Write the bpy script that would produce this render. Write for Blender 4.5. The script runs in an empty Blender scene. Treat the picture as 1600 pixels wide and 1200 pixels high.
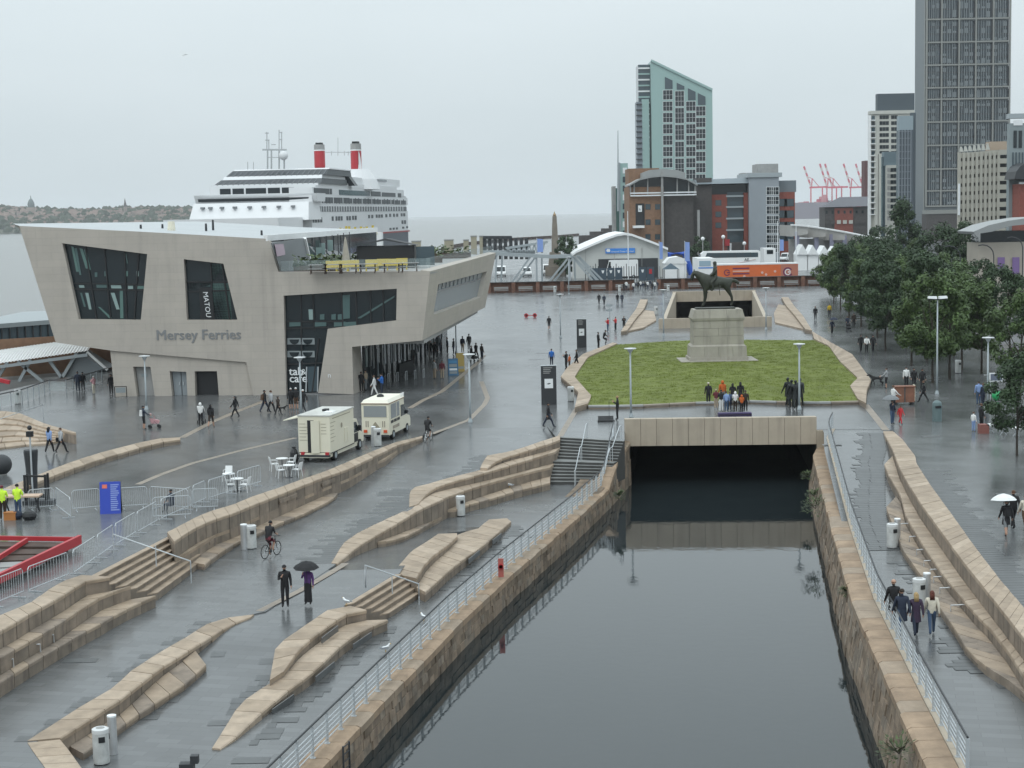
import bpy, bmesh, math, random
from mathutils import Vector, Matrix
random.seed(7)
sc = bpy.context.scene
col = sc.collection
PI = math.pi

# ------------------------------------------------------------------ camera, sky, sun, exposure
FOC = 2600.0; HC = 15.0
ROLL = .02; PITCH = math.atan(267.5/FOC)
FWD = Vector((0, math.cos(PITCH), -math.sin(PITCH)))
_U0 = Vector((0, math.sin(PITCH), math.cos(PITCH))); _R0 = Vector((1, 0, 0)); ORD = 'first second third fourth fifth sixth seventh eighth ninth tenth eleventh twelfth thirteenth fourteenth fifteenth sixteenth'.split()
RGT = _R0*math.cos(ROLL) - _U0*math.sin(ROLL)
UPV = _R0*math.sin(ROLL) + _U0*math.cos(ROLL)
cam_d = bpy.data.cameras.new('camera'); cam = bpy.data.objects.new('camera', cam_d); col.objects.link(cam)
cam_d.sensor_width = 36; cam_d.lens = 36*FOC/1600
cam_d.clip_start = .5; cam_d.clip_end = 60000
m3 = Matrix((RGT, UPV, -FWD)).transposed()
cam.matrix_world = Matrix.Translation((0, 0, HC)) @ m3.to_4x4()
sc.camera = cam
sc.cycles.use_denoising = True
sc.cycles.max_bounces = 6; sc.cycles.diffuse_bounces = 3; sc.cycles.glossy_bounces = 3
sc.cycles.transmission_bounces = 3; sc.cycles.volume_bounces = 2; sc.cycles.transparent_max_bounces = 6
sc.view_settings.view_transform = 'Standard'; sc.view_settings.look = 'None'
sc.view_settings.gamma = 1; sc.view_settings.use_curve_mapping = False
sc.view_settings.exposure = EXPOSURE = 0.0

SUN_EL, SUN_ROT = math.radians(52), math.radians(215)
w = bpy.data.worlds.new('World'); sc.world = w; w.use_nodes = True
nt = w.node_tree; nt.nodes.clear()
out = nt.nodes.new('ShaderNodeOutputWorld'); bg = nt.nodes.new('ShaderNodeBackground')
sky = nt.nodes.new('ShaderNodeTexSky'); sky.sky_type = 'NISHITA'; sky.sun_disc = False
sky.sun_elevation = SUN_EL; sky.sun_rotation = SUN_ROT; sky.air_density = 1.0; sky.dust_density = 4.0
bw = nt.nodes.new('ShaderNodeRGBToBW')
# overcast: the cloud deck evens the clear sky out into a pale blue grey, with soft mottling
mx = nt.nodes.new('ShaderNodeMix'); mx.data_type = 'RGBA'; mx.inputs[0].default_value = .93
tc = nt.nodes.new('ShaderNodeTexCoord'); mp = nt.nodes.new('ShaderNodeMapping'); mp.inputs['Scale'].default_value = (3, 3, 9)
nz = nt.nodes.new('ShaderNodeTexNoise'); nz.inputs['Scale'].default_value = 1.3; nz.inputs['Detail'].default_value = 4
rp = nt.nodes.new('ShaderNodeValToRGB')
rp.color_ramp.elements[0].position = .25; rp.color_ramp.elements[0].color = (6.1, 6.95, 7.3, 1)
rp.color_ramp.elements[1].position = .75; rp.color_ramp.elements[1].color = (6.7, 7.5, 7.85, 1)
bg.inputs['Strength'].default_value = .1
L = nt.links.new
L(tc.outputs['Generated'], mp.inputs['Vector']); L(mp.outputs[0], nz.inputs['Vector']); L(nz.outputs['Fac'], rp.inputs['Fac'])
L(sky.outputs[0], bw.inputs[0]); L(bw.outputs[0], mx.inputs[6]); L(rp.outputs[0], mx.inputs[7])
# a standard overcast sky: brighter towards the zenith than at the horizon
sp = nt.nodes.new('ShaderNodeSeparateXYZ'); ma = nt.nodes.new('ShaderNodeMath'); ma.operation = 'MULTIPLY_ADD'; ma.use_clamp = False
mxm = nt.nodes.new('ShaderNodeMath'); mxm.operation = 'MAXIMUM'; mxm.inputs[1].default_value = 0
ma.inputs[1].default_value = 1.5; ma.inputs[2].default_value = 1.0
vm = nt.nodes.new('ShaderNodeVectorMath'); vm.operation = 'SCALE'
L(tc.outputs['Generated'], sp.inputs[0]); L(sp.outputs['Z'], mxm.inputs[0]); L(mxm.outputs[0], ma.inputs[0]); L(mx.outputs[2], vm.inputs[0]); L(ma.outputs[0], vm.inputs['Scale'])
L(vm.outputs[0], bg.inputs['Color']); L(bg.outputs[0], out.inputs['Surface'])

sd = bpy.data.lights.new('sun', 'SUN'); sd.energy = .5; sd.angle = math.radians(25); sd.color = (1, .97, .92)
so = bpy.data.objects.new('sun', sd); col.objects.link(so); so.location = (0, 0, 90)
so.rotation_euler = (PI/2 - SUN_EL, 0, -SUN_ROT + PI)

# ------------------------------------------------------------------ pixel of the photo -> point of the place
def ray(x, y): return FWD + RGT*((x-800)/FOC) - UPV*((y-600)/FOC)
def P(x, y, z=0.0):
    d = ray(x, y); t = (z-HC)/d.z
    return Vector((d.x*t, d.y*t, z))
def D(x, y, Y):
    d = ray(x, y); t = Y/d.y
    return Vector((d.x*t, Y, HC+d.z*t))
def PS(x, y, fn):
    z = -1.0
    for _ in range(14): z = fn(P(x, y, z).y)
    return P(x, y, z)
def ip(pts):
    def f(Y):
        if Y <= pts[0][0]: return pts[0][1]
        for (a, za), (b, zb) in zip(pts, pts[1:]):
            if Y <= b: return za+(zb-za)*(Y-a)/(b-a)
        return pts[-1][1]
    return f
CZ, WZ = -2.3, -3.6
g1 = ip([(54, -1.45), (74, -1.0), (114, 0)])          # ramp
g2 = ip([(54, CZ), (73, -1.02), (96, CZ)])            # folded strip below the ramp
g0 = lambda Y: 0.0
gC = lambda Y: CZ
gD = ip([(84, -1.2), (110, 0)])                       # walk on the right bank

# ------------------------------------------------------------------ materials
MATS = {}
def mat(name, c, rough=.6, var=.12, scale=3.0, bump=0.0, metal=0.0, spec=.4, stain=0.0, bscale=None):
    if name in MATS: return MATS[name]
    m = bpy.data.materials.new(name); m.use_nodes = True; MATS[name] = m
    n = m.node_tree.nodes; l = m.node_tree.links
    b = n['Principled BSDF']; b.inputs['Roughness'].default_value = rough
    b.inputs['Metallic'].default_value = metal; b.inputs['Specular IOR Level'].default_value = spec
    b.inputs['Base Color'].default_value = (*c, 1)
    if var or bump or stain:
        g = n.new('ShaderNodeNewGeometry')
        no = n.new('ShaderNodeTexNoise'); no.inputs['Scale'].default_value = scale; no.inputs['Detail'].default_value = 5
        no.inputs['Roughness'].default_value = .62
        l.new(g.outputs['Position'], no.inputs['Vector'])
        r = n.new('ShaderNodeValToRGB'); r.color_ramp.elements[0].position = .3; r.color_ramp.elements[1].position = .7
        r.color_ramp.elements[0].color = (*[x*(1-var) for x in c], 1); r.color_ramp.elements[1].color = (*[min(1, x*(1+var)) for x in c], 1)
        l.new(no.outputs['Fac'], r.inputs['Fac']); last = r.outputs[0]
        if stain:
            mpp = n.new('ShaderNodeMapping'); mpp.inputs['Scale'].default_value = (1.3, 1.3, .09)
            n2 = n.new('ShaderNodeTexNoise'); n2.inputs['Scale'].default_value = 1.6; n2.inputs['Detail'].default_value = 6
            l.new(g.outputs['Position'], mpp.inputs['Vector']); l.new(mpp.outputs[0], n2.inputs['Vector'])
            r2 = n.new('ShaderNodeValToRGB'); r2.color_ramp.elements[0].position = .52; r2.color_ramp.elements[1].position = .78
            r2.color_ramp.elements[0].color = (1, 1, 1, 1); r2.color_ramp.elements[1].color = (1-stain, 1-stain, 1-stain*.95, 1)
            mm = n.new('ShaderNodeMix'); mm.data_type = 'RGBA'; mm.blend_type = 'MULTIPLY'; mm.inputs[0].default_value = 1
            l.new(n2.outputs['Fac'], r2.inputs['Fac']); l.new(last, mm.inputs[6]); l.new(r2.outputs[0], mm.inputs[7]); last = mm.outputs[2]
        l.new(last, b.inputs['Base Color'])
        if bump:
            nb = n.new('ShaderNodeTexNoise'); nb.inputs['Scale'].default_value = bscale or scale*4; nb.inputs['Detail'].default_value = 4
            bp = n.new('ShaderNodeBump'); bp.inputs['Strength'].default_value = bump; bp.inputs['Distance'].default_value = .03
            l.new(g.outputs['Position'], nb.inputs['Vector']); l.new(nb.outputs['Fac'], bp.inputs['Height']); l.new(bp.outputs[0], b.inputs['Normal'])
    return m
def flat(name, c, rough=.6, metal=0.0, spec=.4): return mat(name, c, rough, 0, 1, 0, metal, spec)

def wet_paving():
    m = bpy.data.materials.new('wet_paving'); m.use_nodes = True
    n = m.node_tree.nodes; l = m.node_tree.links; b = n['Principled BSDF']
    g = n.new('ShaderNodeNewGeometry')
    mp = n.new('ShaderNodeMapping'); mp.inputs['Rotation'].default_value = (0, 0, .22)
    br = n.new('ShaderNodeTexBrick'); br.inputs['Scale'].default_value = 1; br.inputs['Brick Width'].default_value = 1.2
    br.inputs['Row Height'].default_value = .45; br.inputs['Mortar Size'].default_value = .012
    br.inputs['Color1'].default_value = (.105, .109, .111, 1); br.inputs['Color2'].default_value = (.137, .142, .145, 1)
    br.inputs['Mortar'].default_value = (.09, .093, .094, 1)
    l.new(g.outputs['Position'], mp.inputs['Vector']); l.new(mp.outputs[0], br.inputs['Vector'])
    no = n.new('ShaderNodeTexNoise'); no.inputs['Scale'].default_value = .16; no.inputs['Detail'].default_value = 6; no.inputs['Roughness'].default_value = .6
    mp2 = n.new('ShaderNodeMapping'); mp2.inputs['Scale'].default_value = (1, .6, 1)
    l.new(g.outputs['Position'], mp2.inputs['Vector']); l.new(mp2.outputs[0], no.inputs['Vector'])
    r = n.new('ShaderNodeValToRGB'); r.color_ramp.elements[0].position = .35; r.color_ramp.elements[1].position = .68
    r.color_ramp.elements[0].color = (.76, .76, .76, 1); r.color_ramp.elements[1].color = (1.12, 1.12, 1.12, 1)
    l.new(no.outputs['Fac'], r.inputs['Fac'])
    mm = n.new('ShaderNodeMix'); mm.data_type = 'RGBA'; mm.blend_type = 'MULTIPLY'; mm.inputs[0].default_value = 1
    l.new(br.outputs[0], mm.inputs[6]); l.new(r.outputs[0], mm.inputs[7]); l.new(mm.outputs[2], b.inputs['Base Color'])
    rr = n.new('ShaderNodeMapRange'); rr.inputs['From Min'].default_value = .3; rr.inputs['From Max'].default_value = .7
    rr.inputs['To Min'].default_value = .15; rr.inputs['To Max'].default_value = .30
    l.new(no.outputs['Fac'], rr.inputs['Value']); l.new(rr.outputs[0], b.inputs['Roughness'])
    b.inputs['IOR'].default_value = 1.42
    nb = n.new('ShaderNodeTexNoise'); nb.inputs['Scale'].default_value = 2.2; nb.inputs['Detail'].default_value = 3
    l.new(g.outputs['Position'], nb.inputs['Vector'])
    bp = n.new('ShaderNodeBump'); bp.inputs['Strength'].default_value = .03; bp.inputs['Distance'].default_value = .04
    l.new(nb.outputs['Fac'], bp.inputs['Height']); l.new(bp.outputs[0], b.inputs['Normal'])
    return m
def water_mat(name, c, rough, bs, bstr, stretch=(1, 1, 1)):
    m = bpy.data.materials.new(name); m.use_nodes = True
    n = m.node_tree.nodes; l = m.node_tree.links; b = n['Principled BSDF']
    b.inputs['Base Color'].default_value = (*c, 1); b.inputs['Roughness'].default_value = rough; b.inputs['IOR'].default_value = 1.43
    g = n.new('ShaderNodeNewGeometry'); mp = n.new('ShaderNodeMapping'); mp.inputs['Scale'].default_value = stretch
    no = n.new('ShaderNodeTexNoise'); no.inputs['Scale'].default_value = bs; no.inputs['Detail'].default_value = 4
    bp = n.new('ShaderNodeBump'); bp.inputs['Strength'].default_value = bstr; bp.inputs['Distance'].default_value = .1
    l.new(g.outputs['Position'], mp.inputs['Vector']); l.new(mp.outputs[0], no.inputs['Vector'])
    l.new(no.outputs['Fac'], bp.inputs['Height']); l.new(bp.outputs[0], b.inputs['Normal'])
    return m
M_PAVE = wet_paving()
M_CANAL = water_mat('canal_water', (.017, .023, .0255), .03, 2.0, .03)
M_RIVER = water_mat('river_water', (.13, .13, .12), .22, .3, 1.0, (1, .4, 1))
M_RIVER.node_tree.nodes['Bump'].inputs['Distance'].default_value = .5
M_SAND = mat('sandstone', (.345, .27, .20), .62, .2, 1.6, .25, spec=.35, bscale=14)
M_SAND2 = mat('sandstone_pale', (.39, .31, .235), .62, .2, 1.9, .25, spec=.35, bscale=14)
M_SAND3 = mat('sandstone_dark', (.295, .228, .167), .6, .22, 1.3, .25, spec=.35, bscale=14)
M_RISER = mat('sandstone_riser', (.235, .19, .15), .7, .26, 1.2, .3, stain=.45, bscale=14)  # stained, and darker than the tops: shade of upright faces put into the colour
M_RISER2 = mat('sandstone_riser_dark', (.198, .163, .13), .7, .28, 1.0, .3, stain=.5, bscale=14)  # deeper version of the riser tone, upright-face shade in the colour
M_DOCK3 = mat('dock_stone_grey', (.225, .185, .145), .85, .4, 2.2, .8, stain=.5, bscale=7)
M_DOCK = mat('dock_stone', (.25, .192, .142), .85, .38, 1.3, .8, stain=.45, bscale=7)
M_DOCK2 = mat('dock_stone_dark', (.18, .138, .10), .85, .42, 1.5, .8, stain=.5, bscale=7)
M_COPE = mat('dock_coping', (.31, .225, .155), .8, .28, 1.0, .5, bscale=9)
M_CONC = mat('portland_concrete', (.425, .387, .345), .72, .06, .55, .12, stain=.12, bscale=10)
def courses(m, cw, ch, k=.88):
    n = m.node_tree.nodes; l = m.node_tree.links; b = n['Principled BSDF']; src = b.inputs['Base Color'].links[0].from_socket
    g = n.new('ShaderNodeNewGeometry'); sx = n.new('ShaderNodeSeparateXYZ'); cx = n.new('ShaderNodeCombineXYZ'); ad = n.new('ShaderNodeMath'); ad.operation = 'ADD'
    l.new(g.outputs['Position'], sx.inputs[0]); l.new(sx.outputs['X'], ad.inputs[0]); l.new(sx.outputs['Y'], ad.inputs[1]); l.new(ad.outputs[0], cx.inputs['X']); l.new(sx.outputs['Z'], cx.inputs['Y'])
    br = n.new('ShaderNodeTexBrick'); br.inputs['Scale'].default_value = 1; br.inputs['Brick Width'].default_value = cw; br.inputs['Row Height'].default_value = ch; br.inputs['Mortar Size'].default_value = .018
    br.inputs['Color1'].default_value = (.98, .98, .98, 1); br.inputs['Color2'].default_value = (1.02, 1.02, 1.01, 1); br.inputs['Mortar'].default_value = (k+.02, k+.02, k+.02, 1)
    l.new(cx.outputs[0], br.inputs['Vector']); mm = n.new('ShaderNodeMix'); mm.data_type = 'RGBA'; mm.blend_type = 'MULTIPLY'; mm.inputs[0].default_value = 1
    l.new(src, mm.inputs[6]); l.new(br.outputs[0], mm.inputs[7]); l.new(mm.outputs[2], b.inputs['Base Color'])
courses(M_CONC, 2.4, .62)
M_CONC2 = mat('parapet_concrete', (.42, .36, .285), .75, .09, .6, .12, stain=.25, bscale=10)
M_GREY = mat('grey_concrete', (.30, .30, .295), .75, .12, .8, .1)
M_GALV = flat('galvanised_steel', (.50, .53, .55), .45, .35)
M_STEEL = flat('painted_grey_steel', (.36, .40, .42), .45, .2)
M_BRUSH = mat('brushed_steel', (.55, .56, .57), .38, .1, 2, 0, .6)
M_DARK = flat('dark_steel', (.035, .038, .042), .5)
M_BLACK = flat('black_paint', (.018, .019, .021), .5)
M_GLASS = flat('dark_glass', (.014, .021, .025), .06, 0, .4)
M_GLASSG = flat('green_glass', (.09, .17, .155), .08, 0, .6)  # also paints the teal interior light on the terminal windows
M_GLASSB = flat('blue_grey_glass', (.05, .075, .09), .1, 0, .6)
M_WHITE = mat('white_paint', (.78, .79, .79), .4, .05, .4)
M_WHITE2 = flat('white_plastic', (.74, .76, .77), .45)
M_CREAM = mat('cream_paint', (.70, .665, .54), .38, .04, .8)
M_RED = flat('red_paint', (.42, .03, .04), .42)
M_ORANGE = mat('orange_wrap', (.62, .14, .04), .45, .08, .6)
M_BRICK = mat('brown_brick', (.235, .14, .088), .85, .15, 1.5, .15)
M_BRICKR = mat('red_brick', (.23, .068, .05), .85, .15, 1.5, .15)
M_BRICKD = mat('dark_brick', (.075, .068, .066), .8, .18, 1.2, .15)
M_WALLB = mat('weathered_brick', (.17, .088, .062), .85, .3, .9, .25)
M_TYRE = flat('rubber', (.02, .02, .021), .8)
M_BLUE = flat('blue_board', (.03, .065, .42), .45)
M_SIGNB = flat('sign_blue', (.05, .22, .62), .45)
M_BANNER = flat('pale_blue_banner', (.24, .35, .68), .7)
M_SAIL = flat('white_canvas', (.72, .73, .73), .7)
M_YEL = flat('hi_vis_yellow', (.62, .85, .05), .7)
M_BRONZE = mat('bronze', (.042, .046, .036), .5, .35, 2.2, .25, .35)
M_GRASSB = mat('lawn_soil', (.125,.15,.03), .95, .25, .35, .3)
M_SLATE = mat('slate_inlay', (.082,.086,.088), .35, .2, 1.0)
M_STRIP = mat('pale_inlay', (.25, .21, .17), .5, .15, 1.0)
M_WOOD = mat('weathered_timber', (.075, .05, .04), .75, .3, 1.5, .2)
M_AQUA = flat('aqua_cladding', (.31, .445, .425), .4)

# ------------------------------------------------------------------ mesh building
WOFF = {}
class MB:
    def __init__(s): s.v = []; s.f = []; s.m = []; s.smooth = False
    def add(s, vs, fs, mi=0):
        o = len(s.v); s.v += [tuple(p) for p in vs]
        for f in fs: s.f.append([i+o for i in f]); s.m.append(mi)
        return s
    def hexa(s, b, t, mi=0):        # bottom four, top four, same winding
        return s.add(list(b)+list(t), [(3,2,1,0),(4,5,6,7),(0,1,5,4),(1,2,6,5),(2,3,7,6),(3,0,4,7)], mi)
    def box(s, x0, x1, y0, y1, z0, z1, mi=0):
        return s.hexa([(x0,y0,z0),(x1,y0,z0),(x1,y1,z0),(x0,y1,z0)], [(x0,y0,z1),(x1,y0,z1),(x1,y1,z1),(x0,y1,z1)], mi)
    def obox(s, c, ax, ay, az, mi=0):   # centre and three half axes
        c, ax, ay, az = map(Vector, (c, ax, ay, az))
        return s.hexa([c-ax-ay-az, c+ax-ay-az, c+ax+ay-az, c-ax+ay-az], [c-ax-ay+az, c+ax-ay+az, c+ax+ay+az, c-ax+ay+az], mi)
    def bar(s, a, b, wd, ht=None, mi=0, up=(0,0,1)):
        a, b = Vector(a), Vector(b); d = (b-a); L_ = d.length or 1e-6; d = d/L_
        u = Vector(up)
        if abs(d.dot(u)) > .99: u = Vector((0, 1, 0))
        sd_ = d.cross(u).normalized(); u = sd_.cross(d)
        return s.obox((a+b)/2, d*L_/2, sd_*wd/2, u*(ht or wd)/2, mi)
    def poly(s, pts, mi=0): return s.add(pts, [tuple(range(len(pts)))], mi)
    def ext(s, pts, vec, mi=0):         # polygon extruded by a vector
        n = len(pts); vec = Vector(vec); pts = [Vector(p) for p in pts]
        fs = [tuple(range(n))[::-1], tuple(range(n, 2*n))]+[(i, (i+1) % n, (i+1) % n+n, i+n) for i in range(n)]
        return s.add(pts+[p+vec for p in pts], fs, mi)
    def prism(s, xy, z0, z1, mi=0): return s.ext([(x, y, z0) for x, y in xy], (0, 0, z1-z0), mi)
    def tube(s, pts, r, n=8, mi=0, caps=True):
        pts = [Vector(p) for p in pts]; rs = r if isinstance(r, (list, tuple)) else [r]*len(pts)
        vs = []; fs = []; ref = None
        for i, p in enumerate(pts):
            d = (pts[min(i+1, len(pts)-1)]-pts[max(i-1, 0)]).normalized()
            if ref is None: ref = Vector((1, 0, 0)) if abs(d.x) < .9 else Vector((0, 1, 0))
            u = (ref-d*ref.dot(d)).normalized(); ref = u; v = d.cross(u)
            for k in range(n):
                a = 2*PI*k/n; vs.append(p+(u*math.cos(a)+v*math.sin(a))*rs[i])
        for i in range(len(pts)-1):
            for k in range(n): fs.append((i*n+k, i*n+(k+1) % n, (i+1)*n+(k+1) % n, (i+1)*n+k))
        if caps: fs += [tuple(range(n))[::-1], tuple((len(pts)-1)*n+k for k in range(n))]
        return s.add(vs, fs, mi)
    def lathe(s, prof, n=12, c=(0,0,0), mi=0, sx=1, sy=1):
        vs = []; fs = []
        for r, z in prof:
            for k in range(n): vs.append((c[0]+r*sx*math.cos(2*PI*k/n), c[1]+r*sy*math.sin(2*PI*k/n), c[2]+z))
        for i in range(len(prof)-1):
            for k in range(n): fs.append((i*n+k, i*n+(k+1) % n, (i+1)*n+(k+1) % n, (i+1)*n+k))
        fs += [tuple(range(n))[::-1], tuple((len(prof)-1)*n+k for k in range(n))]
        return s.add(vs, fs, mi)
    def ball(s, c, r, n=10, mi=0, sx=1, sy=1, sz=1, lo=-PI/2, hi=PI/2, k=6):
        return s.lathe([(r*math.cos(lo+(hi-lo)*i/k)+1e-4, r*sz*math.sin(lo+(hi-lo)*i/k)) for i in range(k+1)], n, c, mi, sx, sy)
    def build(s, name, mats, parent=None, fix=True):
        off = WOFF.get(parent.name, Vector()) if parent else Vector()
        me = bpy.data.meshes.new(name)
        me.from_pydata([(p[0]-off[0], p[1]-off[1], p[2]-off[2]) for p in s.v], [], s.f)
        mats = mats if isinstance(mats, (list, tuple)) else [mats]
        for m in mats: me.materials.append(m)
        if len(mats) > 1: me.polygons.foreach_set('material_index', s.m)
        if s.smooth: me.polygons.foreach_set('use_smooth', [True]*len(s.f))
        if fix:
            b = bmesh.new(); b.from_mesh(me); bmesh.ops.recalc_face_normals(b, faces=b.faces); b.to_mesh(me); b.free()
        me.update()
        return link(name, me, parent)
def link(name, me, parent=None):
    o = bpy.data.objects.new(name, me); col.objects.link(o)
    if parent:
        o.parent = parent
        if parent.name in WOFF: WOFF[o.name] = WOFF[parent.name]
    return o
def tag(o, label, cat, group=None):
    o['label'] = label; o['category'] = cat
    if group: o['group'] = group
    return o
def thing(name, label, cat, loc=(0,0,0), rz=0.0, group=None, world=False):
    o = bpy.data.objects.new(name, None); col.objects.link(o); o.empty_display_size = .2
    o.location = loc; o.rotation_euler = (0, 0, rz)
    if world: WOFF[o.name] = Vector(loc)
    return tag(o, label, cat, group)
def struct(name, mb, m): o = mb.build(name, m); o['kind'] = 'structure'; return o
def stuff(o): o['kind'] = 'stuff'; return o
KIDS = {}
def dup(root, loc, rz=None, label=None, group=None, scale=None):
    kids = KIDS.get(root.name)
    if kids is None: kids = KIDS[root.name] = [(c, list(c.children)) for c in root.children]
    r = root.copy(); col.objects.link(r); r.location = loc
    if rz is not None: r.rotation_euler = (0, 0, rz)
    if scale: r.scale = (scale,)*3 if not isinstance(scale, tuple) else scale
    if label: r['label'] = label
    if group: r['group'] = group
    for c, gs in kids:
        d = c.copy(); col.objects.link(d); d.parent = r
        for g in gs:
            e = g.copy(); col.objects.link(e); e.parent = d
    return r
def text_part(name, body, size, m, parent, pt, xdir, updir, ext=.02, align='LEFT', spacing=1.0, lines=1.0, bold=0.0):
    cu = bpy.data.curves.new(name, 'FONT'); cu.body = body; cu.size = size; cu.extrude = ext; cu.align_x = align
    cu.space_character = spacing; cu.space_line = lines; cu.resolution_u = 2
    t = bpy.data.objects.new('t', cu); col.objects.link(t)
    bpy.context.view_layer.update()
    me = bpy.data.meshes.new_from_object(t.evaluated_get(bpy.context.evaluated_depsgraph_get()))
    bpy.data.objects.remove(t); me.name = name
    if bold:                                            # heavier strokes: the same letters laid three times a hair apart
        b = bmesh.new()
        for k in (-1, 0, 1):
            c = me.copy(); c.transform(Matrix.Translation((k*bold, -k*bold*.4, k*.0015))); b.from_mesh(c); bpy.data.meshes.remove(c)
        b.to_mesh(me); b.free()
    x = Vector(xdir).normalized(); u = Vector(updir).normalized(); z = x.cross(u)
    off = WOFF.get(parent.name, Vector()) if parent else Vector()
    me.transform(Matrix.Translation(Vector(pt)-off) @ Matrix((x, u, z)).transposed().to_4x4())
    me.materials.clear(); me.materials.append(m)
    return link(name, me, parent)

# ------------------------------------------------------------------ the setting: land, river, ramps, canal
from mathutils.geometry import tessellate_polygon
g1 = ip([(54, -1.6), (75, -1.35), (93, -1.0), (116, 0)])
g2 = ip([(57, CZ), (62, -2.0), (66.5, -1.5), (76, -1.345), (91, CZ)])
def ZA(x0, y0, s, pts): return [(x0+x/s, y0+y/s) for x, y in pts]
def W(pts, z):
    fn = z if callable(z) else (lambda Y, z=z: z)
    return [PS(x, y, fn) for x, y in pts]
def off_z(pts, z): return [Vector((p.x, p.y, z)) for p in pts]
Zt1 = lambda Y: .3*max(0, min(1, (113.5-Y)/10))
Zt4 = lambda Y: .35*max(0, min(1, (109-Y)/10))

T1L0 = W([(-140,1022),(-60,985),(0,961),(25,951),(50,940),(75,922),(100,907),(117,902),(128,898)], Zt1)
T1R0 = W(ZA(230,660,3.556,[(110,609),(180,575),(270,525),(360,490),(480,455),(600,405),(740,360),(860,315),(980,275),(1100,225),(1240,165),(1380,110),(1530,75)]), Zt1)
T4B = W(ZA(1250,640,2.554,[(370,85),(410,120),(460,185),(465,215),(520,300),(600,410),(700,550),(800,680),(894,790),(1000,930),(1150,1130)]), Zt4)
stTL, stTR = P(868,682,0), P(976,689,0)
portL, portR = Vector((7.6,112.4,0)), Vector((20.5,111.6,0))
sunk = [Vector((-32,30,0))]+[Vector((p.x,p.y,0)) for p in T1L0+T1R0]+[Vector((-5.8,116,0)), Vector((2.4,116,0)), stTL, stTR,
        portL, portR, Vector((21.5,111.5,0)), Vector((24.9,111,0))]+[Vector((p.x,p.y,0)) for p in T4B]+[Vector((9,30,0))]
cut = [Vector((19.4,211,0)), Vector((32.5,211,0)), Vector((41.4,285,0)), Vector((28.4,285,0))]
quay = [P(-140,640), P(0,612), P(85,593), P(165,577), Vector((-42,200,0)), Vector((-26,300,0)), P(690,388), P(760,379), P(860,369), P(955,360), P(1000,352)]
land = [Vector((-32,30,0))]
land = [Vector((-60,30,0))]+quay+[Vector((400,2100,0)), Vector((1500,2100,0)), Vector((1500,30,0))]
def flat_sheet(name, outer, holes, m):
    loops = [outer]+holes; allp = [p for lp in loops for p in lp]
    tri = tessellate_polygon(loops); mb = MB(); mb.add(allp, tri); return struct(name, mb, m)
outer = [land[-1]]+[Vector((9,30,0))]+sunk[-2:0:-1]+[Vector((-32,30,0))]+land[:-1]
plaza = flat_sheet('plaza_paving', outer, [cut[::-1]], M_PAVE)
mb = MB()
for a, b in zip(quay, quay[1:]): mb.hexa([a+Vector((0,0,-8)), b+Vector((0,0,-8)), b+Vector((.6,0,-8)), a+Vector((.6,0,-8))], [a-Vector((0,0,.01)), b-Vector((0,0,.01)), b+Vector((.6,0,-.01)), a+Vector((.6,0,-.01))])
struct('quay_edge', mb, M_DOCK2)
mb = MB(); mb.poly([(-5400,-150,-6.5),(5400,-150,-6.5),(5400,14000,-6.5),(-5400,14000,-6.5)]); struct('river', mb, M_RIVER)

def sheet(name, fn, x0, x1, ys, m, z=0, skirt=0):
    mb = MB()
    for a, b in zip(ys, ys[1:]):
        xa0, xa1, xb0, xb1 = x0(a), x1(a), x0(b), x1(b)
        mb.poly([(xa0,a,fn(a)+z),(xa1,a,fn(a)+z),(xb1,b,fn(b)+z),(xb0,b,fn(b)+z)])
        if skirt: mb.poly([(xa1,a,fn(a)+z),(xb1,b,fn(b)+z),(xb1,b,fn(b)+z-skirt),(xa1,a,fn(a)+z-skirt)])
    return struct(name, mb, m)
def lx(pts):                                           # x along a line of points as a function of Y
    q = sorted([(p.y, p.x) for p in pts]); return ip(q)
LWALL = [Vector((-7.3,46,0)), Vector((-5.44,55.02,0)), Vector((-4.63,59,0)), Vector((-2.41,69.5,0)), Vector((-.21,78.7,0)), Vector((3.44,92.75,0)), Vector((6.2,104,0)), Vector((8.0,112.3,0))]
RWALL = [Vector((11.4,46,0)), Vector((12.16,53.96,0)), Vector((13.56,67.55,0)), Vector((15.71,82.9,0)), Vector((19.3,108,0)), Vector((20.3,111.8,0))]
lwx, rwx = lx(LWALL), lx(RWALL)
ys = [30,46]+[46+.75*i for i in range(1,94)]+[116.02]
T2top = W(ZA(480,680,3.2,[(1265,0),(1200,20),(1100,55),(1000,85),(905,98),(865,165),(700,215),(600,245),(515,265),(510,360),(450,395),(350,440),(250,490),(180,540),(120,640)]), g1)
fold = T2top+W(ZA(0,900,4,[(1590,240),(1450,255),(1340,275),(1250,325),(1000,475),(800,605),(600,760),(300,945),(165,1040)]), g1)+W([(52,1175),(71,1200),(82,1217)], g1)+[Vector((-13.5,46,0)), Vector((-12,30,0))]
fx = lx(fold+[Vector((3.4,116.2,0))])
t1x = lx(T1L0+T1R0+[Vector((-32,30,0)), Vector((-5.8,116,0))])
sheet('ramp', g1, lambda Y: t1x(Y)-.0, lambda Y: fx(Y)+.3, ys, M_PAVE, 0, 1.2)
T3L0 = W(ZA(320,800,3.158,[(690,465),(620,475),(560,515),(500,555),(430,605),(350,660),(335,750),(320,830),(280,870),(200,925),(150,980),(90,1080),(35,1165)]), g2)
T3R0 = W(ZA(480,680,3.2,[(1000,415),(915,420),(850,470),(752,490),(660,490),(600,530),(520,580),(460,650),(430,690)]), g2)
t3x = lx(T3L0+T3R0+[Vector((-11,46,0)), Vector((-14,30,0)), Vector((1.0,96,0))])
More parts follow.
